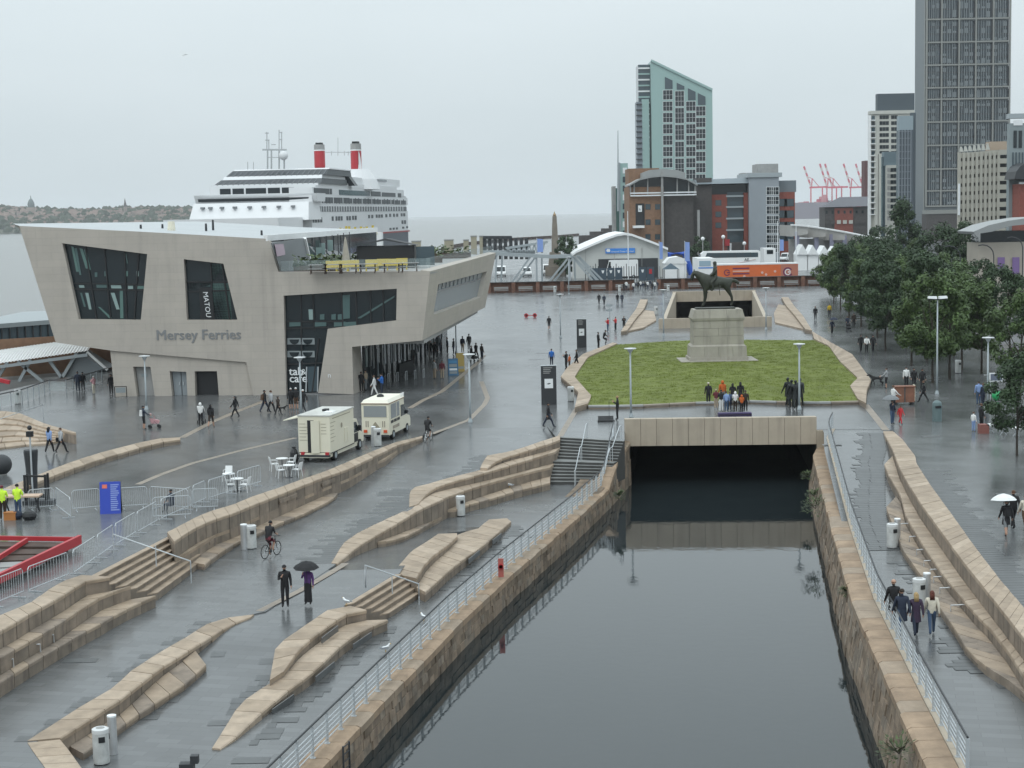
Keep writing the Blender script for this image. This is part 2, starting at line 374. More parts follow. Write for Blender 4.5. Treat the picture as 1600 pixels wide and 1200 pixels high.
sheet('folded_walk', lambda Y: g2(Y)-.004, lambda Y: fx(Y)-.25, lambda Y: t3x(Y)+.3, [y for y in ys if y <= 93.5], M_PAVE, 0, 1.2)
sheet('canal_walk', gC, lambda Y: t3x(Y)-.2 if Y < 92.8 else fx(Y)-.2, lambda Y: lwx(Y)-.3, [y for y in ys if y <= 104]+[107.5], M_PAVE, -.008)
t4x = lx(T4B+[Vector((9,30,0)), Vector((24.9,111.6,0))])
sheet('right_bank_walk', gD, lambda Y: rwx(Y)+.9, lambda Y: t4x(Y)-.05, [30,46,54,60,66,72,78,84,90,97,104,110,113.5], M_PAVE, -.012)
mb = MB(); mb.poly([(-12,30,WZ),(22,30,WZ),(52,330,WZ),(26,330,WZ)]); struct('canal_water', mb, M_CANAL)
mb = MB(); mb.poly([(-60,25,-5.2),(60,25,-5.2),(60,300,-5.2),(-60,300,-5.2)]); struct('canal_bed', mb, M_DARK)

# ------------------------------------------------------------------ stone terraces, each stone a part
def arclen(pts):
    s = [0.0]
    for a, b in zip(pts, pts[1:]): s.append(s[-1]+(b-a).length)
    return s
def at(pts, s, t):
    L_ = t*s[-1]
    for i in range(len(pts)-1):
        if L_ <= s[i+1] or i == len(pts)-2:
            k = (L_-s[i])/max(1e-6, s[i+1]-s[i]); return pts[i].lerp(pts[i+1], min(max(k, 0), 1))
def course(parent, back, front, ground, length=1.15, name='coping_stone', mats=None, drop=None, gap=.034):
    """a row of stones whose tops span the lines back and front and whose faces go down to the ground"""
    sb, sf = arclen(back), arclen(front); n = max(1, round(max(sb[-1], sf[-1])/length))
    for i in range(n):
        e = gap/2/max(sf[-1], .1); t0, t1 = i/n+e, (i+1)/n-e
        dz = random.uniform(-.008, .008)
        q = [at(front, sf, t0), at(front, sf, t1), at(back, sb, t1), at(back, sb, t0)]
        top = [p+Vector((0, 0, dz)) for p in q]
        lo = [Vector((p.x, p.y, min(ground(p.y)-.05, p.z-.12) if drop is None else p.z-drop)) for p in q]
        # a coping slab with chamfered front arris over a slightly recessed riser stone, its shade painted in
        c = .04; th = .15
        f0, f1 = top[0], top[1]; b0, b1 = top[3], top[2]
        d0 = (b0-f0); d1 = (b1-f1); n0 = d0.normalized() if d0.length > .02 else Vector((0,0,0)); n1 = d1.normalized() if d1.length > .02 else Vector((0,0,0))
        i0 = f0+d0*min(.4, c/max(d0.length, .05)); i1 = f1+d1*min(.4, c/max(d1.length, .05))
        s0 = f0-Vector((0,0,c)); s1 = f1-Vector((0,0,c))
        hgt = min(top[0].z-lo[0].z, top[1].z-lo[1].z); split = hgt > th+.12
        cl = [p-Vector((0,0,th)) for p in top] if split else lo
        mb = MB()
        mb.add([cl[0], cl[1], cl[2], cl[3], s0, s1, i0, i1, b1, b0],
               [(3,2,1,0), (0,1,5,4), (4,5,7,6), (6,7,8,9), (2,3,9,8), (1,2,8,7,5), (3,0,4,6,9)], 0)
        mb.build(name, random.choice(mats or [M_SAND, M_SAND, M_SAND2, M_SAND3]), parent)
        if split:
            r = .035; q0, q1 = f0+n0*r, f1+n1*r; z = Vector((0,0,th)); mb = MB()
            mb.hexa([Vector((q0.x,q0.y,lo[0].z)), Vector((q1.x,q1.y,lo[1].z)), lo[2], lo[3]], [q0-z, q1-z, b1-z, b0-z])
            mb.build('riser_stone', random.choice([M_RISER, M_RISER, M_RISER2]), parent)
def terrace(label, loc, cat='terrace'):
    return thing('stone_terrace', label, cat, loc, world=True)
def frac(k, ztop, g): return lambda Y: ztop(Y)+(g(Y)-ztop(Y))*k
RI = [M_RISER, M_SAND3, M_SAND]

t1 = terrace('long tiered sandstone seating bank below the food vans and cafe tables', T1R0[4].to_tuple())
zA, zB, zC_ = Zt1, frac(.5, Zt1, g1), frac(.83, Zt1, g1)
A1 = W(ZA(230,660,3.556,[(150,662),(210,620),(290,572),(380,536),(490,500),(610,450),(750,395),(870,347),(990,302),(1110,262),(1260,190),(1390,127),(1530,85)]), zA)
course(t1, T1R0, A1, g1)
A2 = W(ZA(230,660,3.556,[(235,715),(330,655),(370,630),(430,590),(520,545),(600,515),(700,485),(780,440),(850,395),(960,352),(1080,300),(1200,245),(1320,205)]), zB)
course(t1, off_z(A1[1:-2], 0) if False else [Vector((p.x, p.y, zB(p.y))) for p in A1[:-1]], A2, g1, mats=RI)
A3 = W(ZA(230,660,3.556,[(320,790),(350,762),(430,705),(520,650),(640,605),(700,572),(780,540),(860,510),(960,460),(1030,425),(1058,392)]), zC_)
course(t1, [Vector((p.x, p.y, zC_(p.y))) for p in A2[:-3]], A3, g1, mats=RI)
# the stretch at the left edge of the picture
t1l = terrace('tiered sandstone seating bank at the left edge beside the crowd barriers', T1L0[3].to_tuple())
B1 = W([(-140,1050),(-60,1015),(0,986),(25,972),(48,958),(72,945),(95,932),(118,917),(135,907),(172,901)], zA)
course(t1l, T1L0, B1, g1)
B2 = W([(-140,1100),(-60,1062),(0,1027),(35,1007),(70,987),(95,972),(120,955),(140,942),(160,930),(205,915)], frac(.36, Zt1, g1))
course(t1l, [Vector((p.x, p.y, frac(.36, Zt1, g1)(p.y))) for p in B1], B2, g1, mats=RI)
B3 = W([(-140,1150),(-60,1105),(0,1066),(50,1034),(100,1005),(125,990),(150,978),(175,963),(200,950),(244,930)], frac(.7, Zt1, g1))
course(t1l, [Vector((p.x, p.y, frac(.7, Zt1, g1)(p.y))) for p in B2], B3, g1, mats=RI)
def steps(label, loc, top, bot, n, zt, zb, mats, name='step'):
    r = thing('stone_steps', label, 'steps', loc, world=True)
    for i in range(n):
        z = lambda k: zt+(zb-zt)*k/n
        a0, a1 = top[0].lerp(bot[0], i/n), top[1].lerp(bot[1], i/n); b0, b1 = top[0].lerp(bot[0], (i+1)/n), top[1].lerp(bot[1], (i+1)/n)
        zz = zt+(zb-zt)*i/n
        mb = MB(); mb.hexa([(a0.x,a0.y,zb-.15),(a1.x,a1.y,zb-.15),(b1.x,b1.y,zb-.15),(b0.x,b0.y,zb-.15)], [(a0.x,a0.y,zz),(a1.x,a1.y,zz),(b1.x,b1.y,zz),(b0.x,b0.y,zz)])
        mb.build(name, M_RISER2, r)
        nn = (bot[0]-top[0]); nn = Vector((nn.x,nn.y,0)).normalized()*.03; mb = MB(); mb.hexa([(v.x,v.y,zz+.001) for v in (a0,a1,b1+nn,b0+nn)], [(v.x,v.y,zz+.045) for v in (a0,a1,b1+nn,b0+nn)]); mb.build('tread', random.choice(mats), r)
    return r
def handrail(label, pts, posts, m=M_GALV, r=.03, cat='handrail', drop=.95):
    h = thing('handrail', label, cat, (pts[0].x, pts[0].y, pts[0].z-drop), world=True)
    mb = MB(); mb.tube(pts, r, 8); mb.smooth = True; mb.build('rail', m, h)
    for q in posts:
        mb = MB(); mb.tube([Vector((q[0], q[1], q[2])), Vector((q[0], q[1], q[3]))], r*.85, 8); mb.build('post', m, h)
    return h
zs = g1(78)
steps('broad flight of sandstone steps between the two left seating banks', T1L0[-1].to_tuple(), (T1L0[-1], T1R0[0]), (P(246,934,zs), P(322,878,zs)), 7, .02, zs, [M_SAND, M_SAND3, M_RISER])
a, b = P(178,869,0), P(299,911,zs)
handrail('steel handrail down the steps behind the barriers on the left', [Vector((a.x,a.y,1.0)), Vector((b.x,b.y,zs+1.0)), Vector((b.x,b.y,zs+.5))],
         [(a.x,a.y,0,1.0), (a.lerp(b,.55).x, a.lerp(b,.55).y, -.9, .45), (b.x,b.y,zs,zs+1.0)])

# bank between ramp and folded walk
t2 = terrace('curving sandstone terrace of four tiers running down from the stairs', T2top[0].to_tuple())
zb_ = ip([(90, -1.03), (93, -.96), (99, -.70), (109, -.5)]); zc2 = ip([(75, -1.34), (80, -1.23), (86, -1.12), (92, -1.03), (97, -1.15), (109, -1.30)]); zd_ = lambda Y: -1.85
za_ = lambda Y: ip([(99, -.62), (103, -.35), (110, .06)])(Y)
z2 = (480, 680, 3.2)
a0 = W(ZA(*z2,[(1265,0),(1200,20),(1100,55),(1000,85),(905,98),(880,130),(865,163)]), za_)
a1 = W(ZA(*z2,[(1265,22),(1200,45),(1100,77),(1000,107),(950,127),(920,148),(900,165)]), za_)
course(t2, a0, a1, g2)
b1_ = W(ZA(*z2,[(1240,82),(1100,125),(1000,155),(860,195),(700,240),(640,262),(600,290),(575,318),(555,345)]), zb_)
b0_ = [Vector((p.x,p.y,zb_(p.y))) for p in a1[:-1]]+W(ZA(*z2,[(860,175),(700,215),(600,245),(525,262),(512,290),(510,358)]), zb_)
course(t2, b0_, b1_, g2)
c1_ = W(ZA(*z2,[(1215,160),(1100,187),(950,227),(800,272),(700,307),(640,337),(560,372),(480,422),(350,497),(250,557),(200,600),(150,642)]), zc2)
c0_ = [Vector((p.x,p.y,zc2(p.y))) for p in b1_]+W(ZA(*z2,[(510,365),(450,395),(350,440),(250,490),(180,540),(120,640)]), zc2)
course(t2, c0_, c1_, g2)
d1_ = W(ZA(*z2,[(1215,237),(1050,277),(900,322),(800,347),(740,372)]), zd_)
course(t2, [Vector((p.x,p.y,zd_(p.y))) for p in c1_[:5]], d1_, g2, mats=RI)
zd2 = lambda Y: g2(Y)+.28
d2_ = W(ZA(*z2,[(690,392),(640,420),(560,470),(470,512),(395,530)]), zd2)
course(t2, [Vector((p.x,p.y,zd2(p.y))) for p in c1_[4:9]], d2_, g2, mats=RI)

# near left bank
t5 = terrace('sandstone bench wall with a turned end in the lower left foreground', P(200,1040,-1.5).to_tuple())
zn = (0, 900, 4)
z5 = lambda Y: g1(Y)+.02
e0 = W(ZA(*zn,[(1590,240),(1450,255),(1340,275),(1250,325),(1150,390),(1000,475),(900,540),(800,605),(720,690),(600,760),(480,830),(300,945),(170,1032)]), z5)
e1 = W(ZA(*zn,[(1570,256),(1430,310),(1350,360),(1220,440),(1100,515),(1000,575),(930,630),(840,700),(740,780),(640,840),(500,935),(430,975),(380,1012)]), z5)
course(t5, e0, e1, g2)
course(t5, W(ZA(*zn,[(172,1040),(210,1100),(285,1200),(330,1270)]), z5), W(ZA(*zn,[(380,1020),(430,1080),(515,1200),(560,1270)]), z5), g2, length=.8)
ze = lambda Y: g2(Y)+.24
f1 = W(ZA(*zn,[(1290,556),(1265,580),(1150,680),(1000,778),(850,872),(740,955),(620,1040),(520,1110)]), ze)
course(t5, [Vector((p.x,p.y,ze(p.y))) for p in e1[3:12]], f1, g2, mats=RI)

# bank between the folded walk and the canal walk
t3 = terrace('two tiered sandstone bench nearest the canal railing with dark slots', P(440,1010,-1.4).to_tuple())
zu = lambda Y: ip([(58,-1.75),(63,-1.45),(70,-1.36),(80,-1.45),(88,-1.7)])(Y); zl = ip([(52.5,-2.27),(60,-1.83),(85,-1.83),(93,-2.2)])
z3 = (320, 800, 3.158)
u0 = W(ZA(*z3,[(720,462),(620,475),(560,515),(500,555),(430,605),(350,660),(335,750),(320,832)]), zu)
u1 = W(ZA(*z3,[(800,482),(700,502),(640,537),(580,582),(520,627),(460,682),(410,760),(390,787)]), zu)
course(t3, u0, u1, gC)
l1 = W(ZA(*z3,[(905,530),(830,562),(740,605),(660,667),(580,747),(500,815),(420,872),(330,947),(240,1022),(200,1070),(130,1130),(75,1168)]), zl)
l0 = [Vector((p.x,p.y,zl(p.y))) for p in u1]+W(ZA(*z3,[(320,835),(280,870),(200,925),(150,980),(90,1080),(35,1165)]), zl)
course(t3, l0, l1, gC)
t3r = terrace('short sandstone bench pair beyond the steps near the canal', P(690,880,-1.8).to_tuple())
v0 = W(ZA(*z2,[(750,490),(660,490),(600,530),(520,580),(460,650),(430,690)]), zu)
v1 = W(ZA(*z2,[(752,505),(715,540),(640,592),(590,642),(570,675),(545,715)]), zu)
course(t3r, v0, v1, gC)
x0 = W(ZA(*z2,[(1000,415),(910,420),(850,470),(758,490)]), zl)+[Vector((p.x,p.y,zl(p.y))) for p in v1[1:]]
x1 = W(ZA(*z2,[(1020,432),(960,482),(880,552),(800,607),(720,667),(650,732),(590,785)]), zl)
course(t3r, x0, x1, gC)
steps('short flight of sandstone steps down to the canal walk', P(540,947,-1.36).to_tuple(), (P(538,947,-1.36), P(618,899,-1.36)), (P(607,966,CZ), P(667,926,CZ)), 5, -1.36, CZ, [M_SAND, M_SAND3])
a, b = P(571,918,-1.3), P(655,945,CZ)
handrail('steel handrail at the short steps near the canal', [Vector((a.x,a.y,-1.3)), Vector((a.x,a.y,-.3)), Vector((b.x,b.y,CZ+.95)), Vector((b.x,b.y,CZ+.4))],
         [(a.x+.05,a.y,-1.34,-.33), (a.lerp(b,.5).x, a.lerp(b,.5).y, -1.8, -.85), (b.x,b.y,CZ,CZ+.95)])

# right bank terrace
t4 = terrace('long stepped sandstone terrace along the right bank walk', T4B[4].to_tuple())
z4 = (1250, 640, 2.554)
F1 = W(ZA(*z4,[(330,85),(370,160),(398,235),(430,292),(480,372),(560,482),(640,592),(720,692),(800,792),(894,912),(1000,1052),(1150,1250)]), Zt4)
course(t4, T4B, F1, gD, length=1.0)
zf = frac(.5, Zt4, gD); zg = frac(.8, Zt4, gD)
F2 = W(ZA(*z4,[(372,182),(336,215),(352,258),(402,342),(422,422),(480,522),(560,642),(640,742),(700,812),(760,872),(830,962),(894,1062),(1000,1200),(1150,1400)]), zf)
course(t4, [Vector((p.x,p.y,zf(p.y))) for p in F1[1:]], F2, gD, length=.8)
F3 = W(ZA(*z4,[(385,345),(342,388),(362,440),(412,562),(482,662),(560,792),(622,882),(662,950),(722,1012),(850,1092),(960,1190),(1100,1400)]), zg)
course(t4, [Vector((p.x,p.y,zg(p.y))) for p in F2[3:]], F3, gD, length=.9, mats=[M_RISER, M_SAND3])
for x, y in [(400,275),(420,475),(460,527),(490,580),(520,625),(545,660),(560,690),(585,735),(630,805),(880,990)]:   # steel arm rests along the seat
    q = PS(1250+x/2.554, 640+y/2.554, zg); mb = MB(); mb.tube([q+Vector((-.28,0,0)), q+Vector((-.28,0,.24)), q+Vector((.28,0,.26)), q+Vector((.28,0,0))], .03, 6); mb.build('arm_rest', M_BRUSH, t4)
for x, y in [(300,420),(215,480),(45,575)]:
    q = PS(x/4, 900+y/4, frac(.7, Zt1, g1)); mb = MB(); mb.tube([q+Vector((-.3,0,0)), q+Vector((-.3,0,.28)), q+Vector((.2,.1,.3)), q+Vector((.2,.1,0))], .03, 6); mb.build('arm_rest', M_BRUSH, t1l)
def slot(parent, a, b, fn, zo, m=M_SLATE, name='vent_slot', h=.12):
    p, q = PS(*a, fn), PS(*b, fn); n = Vector((0, 0, 1)).cross((q-p)).normalized()
    if n.y > 0: n = -n
    mb = MB(); mb.obox((p+q)/2+n*.012+Vector((0,0,zo)), (q-p)/2, n*.02, (0,0,h)); mb.build(name, m, parent)
for a, b in [((330,960),(437,885)), ((545,800),(637,725)), ((730,640),(820,580))]:
    slot(t3, (320+a[0]/3.158, 800+a[1]/3.158), (320+b[0]/3.158, 800+b[1]/3.158), zl, -.22)
slot(t3, (320+575/3.158, 800+610/3.158), (320+655/3.158, 800+550/3.158), zu, -.2)
for a, b in [((925,520),(970,485)), ((805,615),(860,570))]: slot(t3r, (480+a[0]/3.2, 680+a[1]/3.2), (480+b[0]/3.2, 680+b[1]/3.2), zl, -.17)
for a, b in [((735,405),(830,367)), ((970,312),(1040,285))]: slot(t1, (230+a[0]/3.556, 660+a[1]/3.556), (230+b[0]/3.556, 660+b[1]/3.556), zA, -.35, M_RISER, 'seat_back', .10)
for a, b in [((680,497),(775,445)), ((345,645),(430,592))]: slot(t1, (230+a[0]/3.556, 660+a[1]/3.556), (230+b[0]/3.556, 660+b[1]/3.556), zB, -.25, M_RISER, 'seat_back', .09)

# low kerb bench and stepped seats far left
t7 = terrace('low curved sandstone kerb crossing the plaza on the far left', P(150,718).to_tuple())
k0 = W([(-40,785),(20,757),(62,741),(110,722),(160,706),(215,692),(255,684),(282,683)], .35)
k1 = W([(-40,798),(20,769),(62,752),(110,733),(160,716),(215,700),(255,690),(282,686)], .35)
course(t7, k0, k1, g0, length=1.4)
t6 = terrace('fan of low stepped sandstone seats far left near the river railing', P(60,690).to_tuple())
for i in range(6):
    k = i/6
    bk = W([(-60,650+i*9),(0,641+i*9.5),(30,645+i*8),(70,662+i*5),(118,675+i*1.2)], .75-.12*i); fr = W([(-60,661+i*9),(0,652+i*9.5),(30,655+i*8),(70,668+i*5),(119,677+i*1.2)], .75-.12*i)
    course(t6, bk, fr, g0, length=1.6)
a, b = P(-30,690,0), P(68,652,0)
handrail('thin steel handrail over the stepped seats far left', [Vector((a.x,a.y,1.1)), Vector((b.x,b.y,1.0))], [(a.x,a.y,0,1.1), (b.x,b.y,0,1.0)])

# ------------------------------------------------------------------ stairs from the plaza to the canal walk
stBL, stBR = P(860,757,CZ), P(948,757,CZ)
stairs = thing('granite_stairs', 'wide grey stairs in two flights from plaza down to canal walk', 'stairs', stTL.to_tuple(), world=True)
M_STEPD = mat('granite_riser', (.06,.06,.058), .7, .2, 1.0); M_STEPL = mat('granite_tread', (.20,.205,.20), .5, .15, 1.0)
N = 14; lv = []                                        # (fraction, z) of every tread front, with a landing half way
for i in range(N+1): lv.append((i/N*.86+(.14 if i > 7 else 0), CZ*i/N))
for i in range(N):
    f0 = lv[i][0]; f1_ = lv[i+1][0]; zz = lv[i][1]-.0 if i else -.01
    a0, a1, b0, b1 = stTL.lerp(stBL,f0), stTR.lerp(stBR,f0), stTL.lerp(stBL,f1_), stTR.lerp(stBR,f1_)
    mb = MB(); q = [(a0.x,a0.y),(a1.x,a1.y),(b1.x,b1.y),(b0.x,b0.y)]
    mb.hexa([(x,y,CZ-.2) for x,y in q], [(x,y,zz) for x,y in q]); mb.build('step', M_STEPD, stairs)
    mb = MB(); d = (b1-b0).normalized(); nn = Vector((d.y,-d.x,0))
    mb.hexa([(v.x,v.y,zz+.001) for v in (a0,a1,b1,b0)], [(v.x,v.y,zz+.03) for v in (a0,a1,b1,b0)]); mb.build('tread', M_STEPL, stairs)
def srail(k, label):
    pts = [];
    for f, z in [(-.12,0),(0,0),(.43,CZ/2),(.57,CZ/2),(1,CZ),(1.08,CZ)]:
        q = stTL.lerp(stBL,f).lerp(stTR.lerp(stBR,f),k); pts.append(Vector((q.x,q.y,z+.95)))
    handrail(label, pts, [(p.x,p.y,p.z-.97,p.z) for p in pts])
srail(.45, 'pale steel handrail down the middle of the grey stairs')
srail(.93, 'pale steel handrail on the canal side of the grey stairs')

# ------------------------------------------------------------------ canal walls
def dock_wall(label, line, top, side, batter, rows, blk, y_end):
    r = thing('canal_wall', label, 'wall', (line[0].x, line[0].y, WZ), world=True)
    s = arclen(line); Lg = s[-1]
    mb = MB()
    for a, b in zip(line, line[1:]):
        o = Vector((side*(.22+batter),0,0)); t_ = Vector((side*2.2,0,0))
        mb.hexa([a+o+Vector((0,0,-5)), b+o+Vector((0,0,-5)), b+t_+Vector((0,0,-5)), a+t_+Vector((0,0,-5))],
                [a+o+Vector((0,0,top(a.y)-.33)), b+o+Vector((0,0,top(b.y)-.33)), b+t_+Vector((0,0,top(b.y)-.33)), a+t_+Vector((0,0,top(a.y)-.33))])
    mb.build('wall_core', M_DOCK2, r)
    for k in range(rows):
        t = random.uniform(0, .3)
        while t < Lg-.2:
            ln = blk*random.uniform(.65, 1.35); p, q = at(line, s, t/Lg), at(line, s, min(1, (t+ln-.03)/Lg))
            zt = top(p.y)-.32; z0 = WZ-.5 if k == 0 else WZ+(zt-WZ)*k/rows; z1 = WZ+(zt-WZ)*(k+1)/rows-.02
            f0 = batter*max(0, z0-WZ)/(zt-WZ); f1_ = batter*(z1-WZ)/(zt-WZ); o = random.uniform(-.035, .035)
            X = lambda v, dx, z: Vector((v.x+side*dx, v.y, z))
            mb = MB(); mb.hexa([X(p,f0+o,z0), X(q,f0+o,z0), X(q,batter+.3,z0), X(p,batter+.3,z0)], [X(p,f1_+o,z1), X(q,f1_+o,z1), X(q,batter+.3,z1), X(p,batter+.3,z1)])
            mb.build('stone_block', random.choice([M_DOCK, M_DOCK, M_DOCK2, M_DOCK3]), r); t += ln
    t = 0.0
    while t < Lg-.2:
        ln = random.uniform(1.2, 1.9); p, q = at(line, s, t/Lg), at(line, s, min(1, (t+ln-.035)/Lg))
        o = random.uniform(-.03, .03)
        mb = MB(); X = lambda v, dx, z: Vector((v.x+side*dx, v.y, z))
        zp, zq = top(p.y), top(q.y)
        ch = .07
        mb.add([X(p,batter-.06+o,zp-.32), X(q,batter-.06+o,zq-.32), X(q,batter-.06+o,zq-ch), X(p,batter-.06+o,zp-ch), X(p,batter+ch+o,zp), X(q,batter+ch+o,zq), X(q,batter+.85,zq), X(p,batter+.85,zp), X(q,batter+.85,zq-.32), X(p,batter+.85,zp-.32)],
               [(0,1,2,3),(3,2,5,4),(4,5,6,7),(7,6,8,9),(0,9,8,1),(1,8,6,5,2),(0,3,4,7,9)])
        mb.build('coping_stone', random.choice([M_COPE, M_COPE, M_SAND3]), r); t += ln
    return r
ltop = ip([(103, CZ+.02), (104.5, -1.6), (107.5, -.9), (112.3, -.6)]); rtop = lambda Y: -1.18
dock_wall('old rough sandstone dock wall on the left side of the canal', LWALL, ltop, -1, .05, 3, .8, 112)
dock_wall('tall rough sandstone dock wall on the right side of the canal', RWALL, rtop, 1, .35, 5, 1.15, 112)
mb = MB()
for a, b in zip(RWALL, RWALL[1:]):                     # concrete upstand between coping and the rising walk
    oa, ob = Vector((1.22,0,0)), Vector((1.22,0,0)); mb.hexa([a+oa+Vector((0,0,-2)), b+ob+Vector((0,0,-2)), b+ob+Vector((.3,0,-2)), a+oa+Vector((.3,0,-2))],
      [a+oa+Vector((0,0,gD(a.y)+.03)), b+ob+Vector((0,0,gD(b.y)+.03)), b+ob+Vector((.3,0,gD(b.y)+.03)), a+oa+Vector((.3,0,gD(a.y)+.03))])
tag(mb.build('kerb_upstand', M_CONC2), 'concrete upstand beside the right canal railing', 'kerb')

def quay_rail(label, pts, zf, nrails=5, step=1.5):
    r = thing('railing', label, 'railing', pts[0].to_tuple(), world=True)
    s = arclen(pts); n = round(s[-1]/step); ps = [at(pts, s, i/n) for i in range(n+1)]
    ps = [Vector((p.x,p.y,zf(p.y))) for p in ps]
    me = None
    for i, p in enumerate(ps):
        d = (ps[min(i+1,n)]-ps[max(i-1,0)]).normalized()
        mb = MB(); mb.obox(p+Vector((0,0,.52)), d*.02, Vector((d.y,-d.x,0))*.055, (0,0,.52)); mb.obox(p+Vector((0,0,.01)), d*.07, Vector((d.y,-d.x,0))*.09, (0,0,.012)); mb.build('post', M_GALV, r)
    for k in range(nrails):
        mb = MB(); mb.tube([p+Vector((0,0,.16+.16*k)) for p in ps], .022, 6); mb.build('rail', M_GALV, r)
    mb = MB(); mb.tube([p+Vector((0,0,1.08)) for p in ps], .034, 8); mb.build('top_rail', M_DARK, r)
    return r
quay_rail('steel railing with dark top rail along the left canal edge', [p+Vector((-.55,0,0)) for p in LWALL[:-1]]+[Vector((6.75,110.6,0))], ip([(104, CZ+.02), (105, -1.9), (111, .02)]))
quay_rail('steel railing with dark top rail along the right canal edge', [p+Vector((1.35,0,0)) for p in RWALL], lambda Y: gD(Y)+.03)
lb = thing('life_ring_post', 'small red life ring holder on the canal railing', 'life ring', P(783,905,CZ).to_tuple(), world=True)
q = P(783,905,CZ); mb = MB(); mb.box(q.x-.13,q.x+.13,q.y-.03,q.y+.03,q.z+.1,q.z+1.0); mb.build('backboard', flat('faded_red', (.42,.12,.10), .6), lb)
mb = MB(); mb.lathe([(.09,-.05),(.13,-.05),(.13,.05),(.09,.05),(.09,-.05)], 14); v = [Vector((q.x+x, q.y-.08+z_, q.z+.62+y)) for x, y, z_ in mb.v]; mb.v = v; mb.build('ring', M_RED, lb)
ld = thing('iron_ladder', 'dark iron ladder in a notch of the left canal wall', 'ladder', (-5.75,53.0,WZ), world=True)
for k in range(6):
    mb = MB(); mb.tube([(-5.75,52.8,WZ+.1+.25*k), (-5.6,53.3,WZ+.1+.25*k)], .02, 6); mb.build('rung', M_DARK, ld)
mb = MB(); mb.bar((-5.75,52.8,WZ-.2), (-5.75,52.8,CZ+.1), .06); mb.bar((-5.6,53.3,WZ-.2), (-5.6,53.3,CZ+.1), .06); mb.build('stile', M_DARK, ld)

# ------------------------------------------------------------------ tunnel mouth
tm = thing('tunnel_portal', 'wide concrete canal tunnel mouth under the plaza', 'tunnel', (14,112,WZ), world=True)
n = 12
for i in range(n):
    a, b = portL.lerp(portR, i/n), portL.lerp(portR, (i+1)/n)
    mb = MB(); e = .01; a = a+Vector((e,0,0)); b = b-Vector((e,0,0))
    mb.hexa([a+Vector((0,-.25,-.95)), b+Vector((0,-.25,-.95)), b+Vector((0,.35,-.95)), a+Vector((0,.35,-.95))],
            [a+Vector((0,-.25,.9)), b+Vector((0,-.25,.9)), b+Vector((0,.35,.9)), a+Vector((0,.35,.9))]); mb.build('parapet_panel', M_CONC2, tm)
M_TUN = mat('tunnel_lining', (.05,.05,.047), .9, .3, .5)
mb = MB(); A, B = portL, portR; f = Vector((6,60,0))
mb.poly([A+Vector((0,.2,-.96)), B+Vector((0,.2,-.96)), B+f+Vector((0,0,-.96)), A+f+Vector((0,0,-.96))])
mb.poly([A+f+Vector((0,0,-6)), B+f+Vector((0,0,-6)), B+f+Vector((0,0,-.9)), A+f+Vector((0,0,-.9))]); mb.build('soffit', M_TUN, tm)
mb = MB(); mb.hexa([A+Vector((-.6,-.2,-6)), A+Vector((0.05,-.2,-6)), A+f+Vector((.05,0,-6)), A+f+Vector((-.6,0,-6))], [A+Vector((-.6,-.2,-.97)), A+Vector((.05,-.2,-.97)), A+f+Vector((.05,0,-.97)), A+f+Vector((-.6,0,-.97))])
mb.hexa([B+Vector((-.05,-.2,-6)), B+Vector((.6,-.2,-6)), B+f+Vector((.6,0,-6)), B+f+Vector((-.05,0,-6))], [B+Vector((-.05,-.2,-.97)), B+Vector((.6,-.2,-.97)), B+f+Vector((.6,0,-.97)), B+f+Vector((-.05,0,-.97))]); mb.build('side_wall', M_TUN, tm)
mb = MB(); mb.hexa([A+Vector((-.9,-.3,-4)), A+Vector((0,-.3,-4)), A+Vector((0,.3,-4)), A+Vector((-.9,.3,-4))], [A+Vector((-.9,-.3,-.02)), A+Vector((0,-.3,-.02)), A+Vector((0,.3,-.02)), A+Vector((-.9,.3,-.02))])
mb.build('abutment', M_CONC2, tm); mb = MB()
mb.hexa([B+Vector((0,-.3,-4)), B+Vector((1.5,-.3,-4)), B+Vector((1.5,.3,-4)), B+Vector((0,.3,-4))], [B+Vector((0,-.3,-.02)), B+Vector((1.5,-.3,-.02)), B+Vector((1.5,.3,-.02)), B+Vector((0,.3,-.02))]); mb.build('abutment', M_CONC2, tm)
# far tunnel mouth beyond the statue
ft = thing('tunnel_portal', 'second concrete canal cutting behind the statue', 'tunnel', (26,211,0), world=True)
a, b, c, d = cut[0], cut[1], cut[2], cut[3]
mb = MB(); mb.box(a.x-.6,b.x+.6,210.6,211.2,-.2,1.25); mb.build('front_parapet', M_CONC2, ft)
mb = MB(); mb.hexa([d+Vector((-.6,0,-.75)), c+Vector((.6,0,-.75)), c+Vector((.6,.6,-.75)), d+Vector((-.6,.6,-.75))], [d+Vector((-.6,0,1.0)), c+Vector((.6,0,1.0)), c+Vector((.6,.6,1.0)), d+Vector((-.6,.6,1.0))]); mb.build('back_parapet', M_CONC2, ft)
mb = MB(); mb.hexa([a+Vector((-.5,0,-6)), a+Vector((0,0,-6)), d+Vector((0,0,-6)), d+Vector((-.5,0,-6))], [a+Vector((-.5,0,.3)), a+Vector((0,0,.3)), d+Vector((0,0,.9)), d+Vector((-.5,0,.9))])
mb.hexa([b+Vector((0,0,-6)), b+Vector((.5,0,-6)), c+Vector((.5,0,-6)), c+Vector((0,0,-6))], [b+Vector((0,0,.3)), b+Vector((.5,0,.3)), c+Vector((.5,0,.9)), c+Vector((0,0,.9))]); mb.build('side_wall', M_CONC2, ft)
e_ = Vector((4,32,0)); mb = MB(); mb.poly([d+e_+Vector((0,0,-5)), c+e_+Vector((0,0,-5)), c+e_+Vector((0,0,-.7)), d+e_+Vector((0,0,-.7))]); mb.build('tunnel_end', M_TUN, ft)
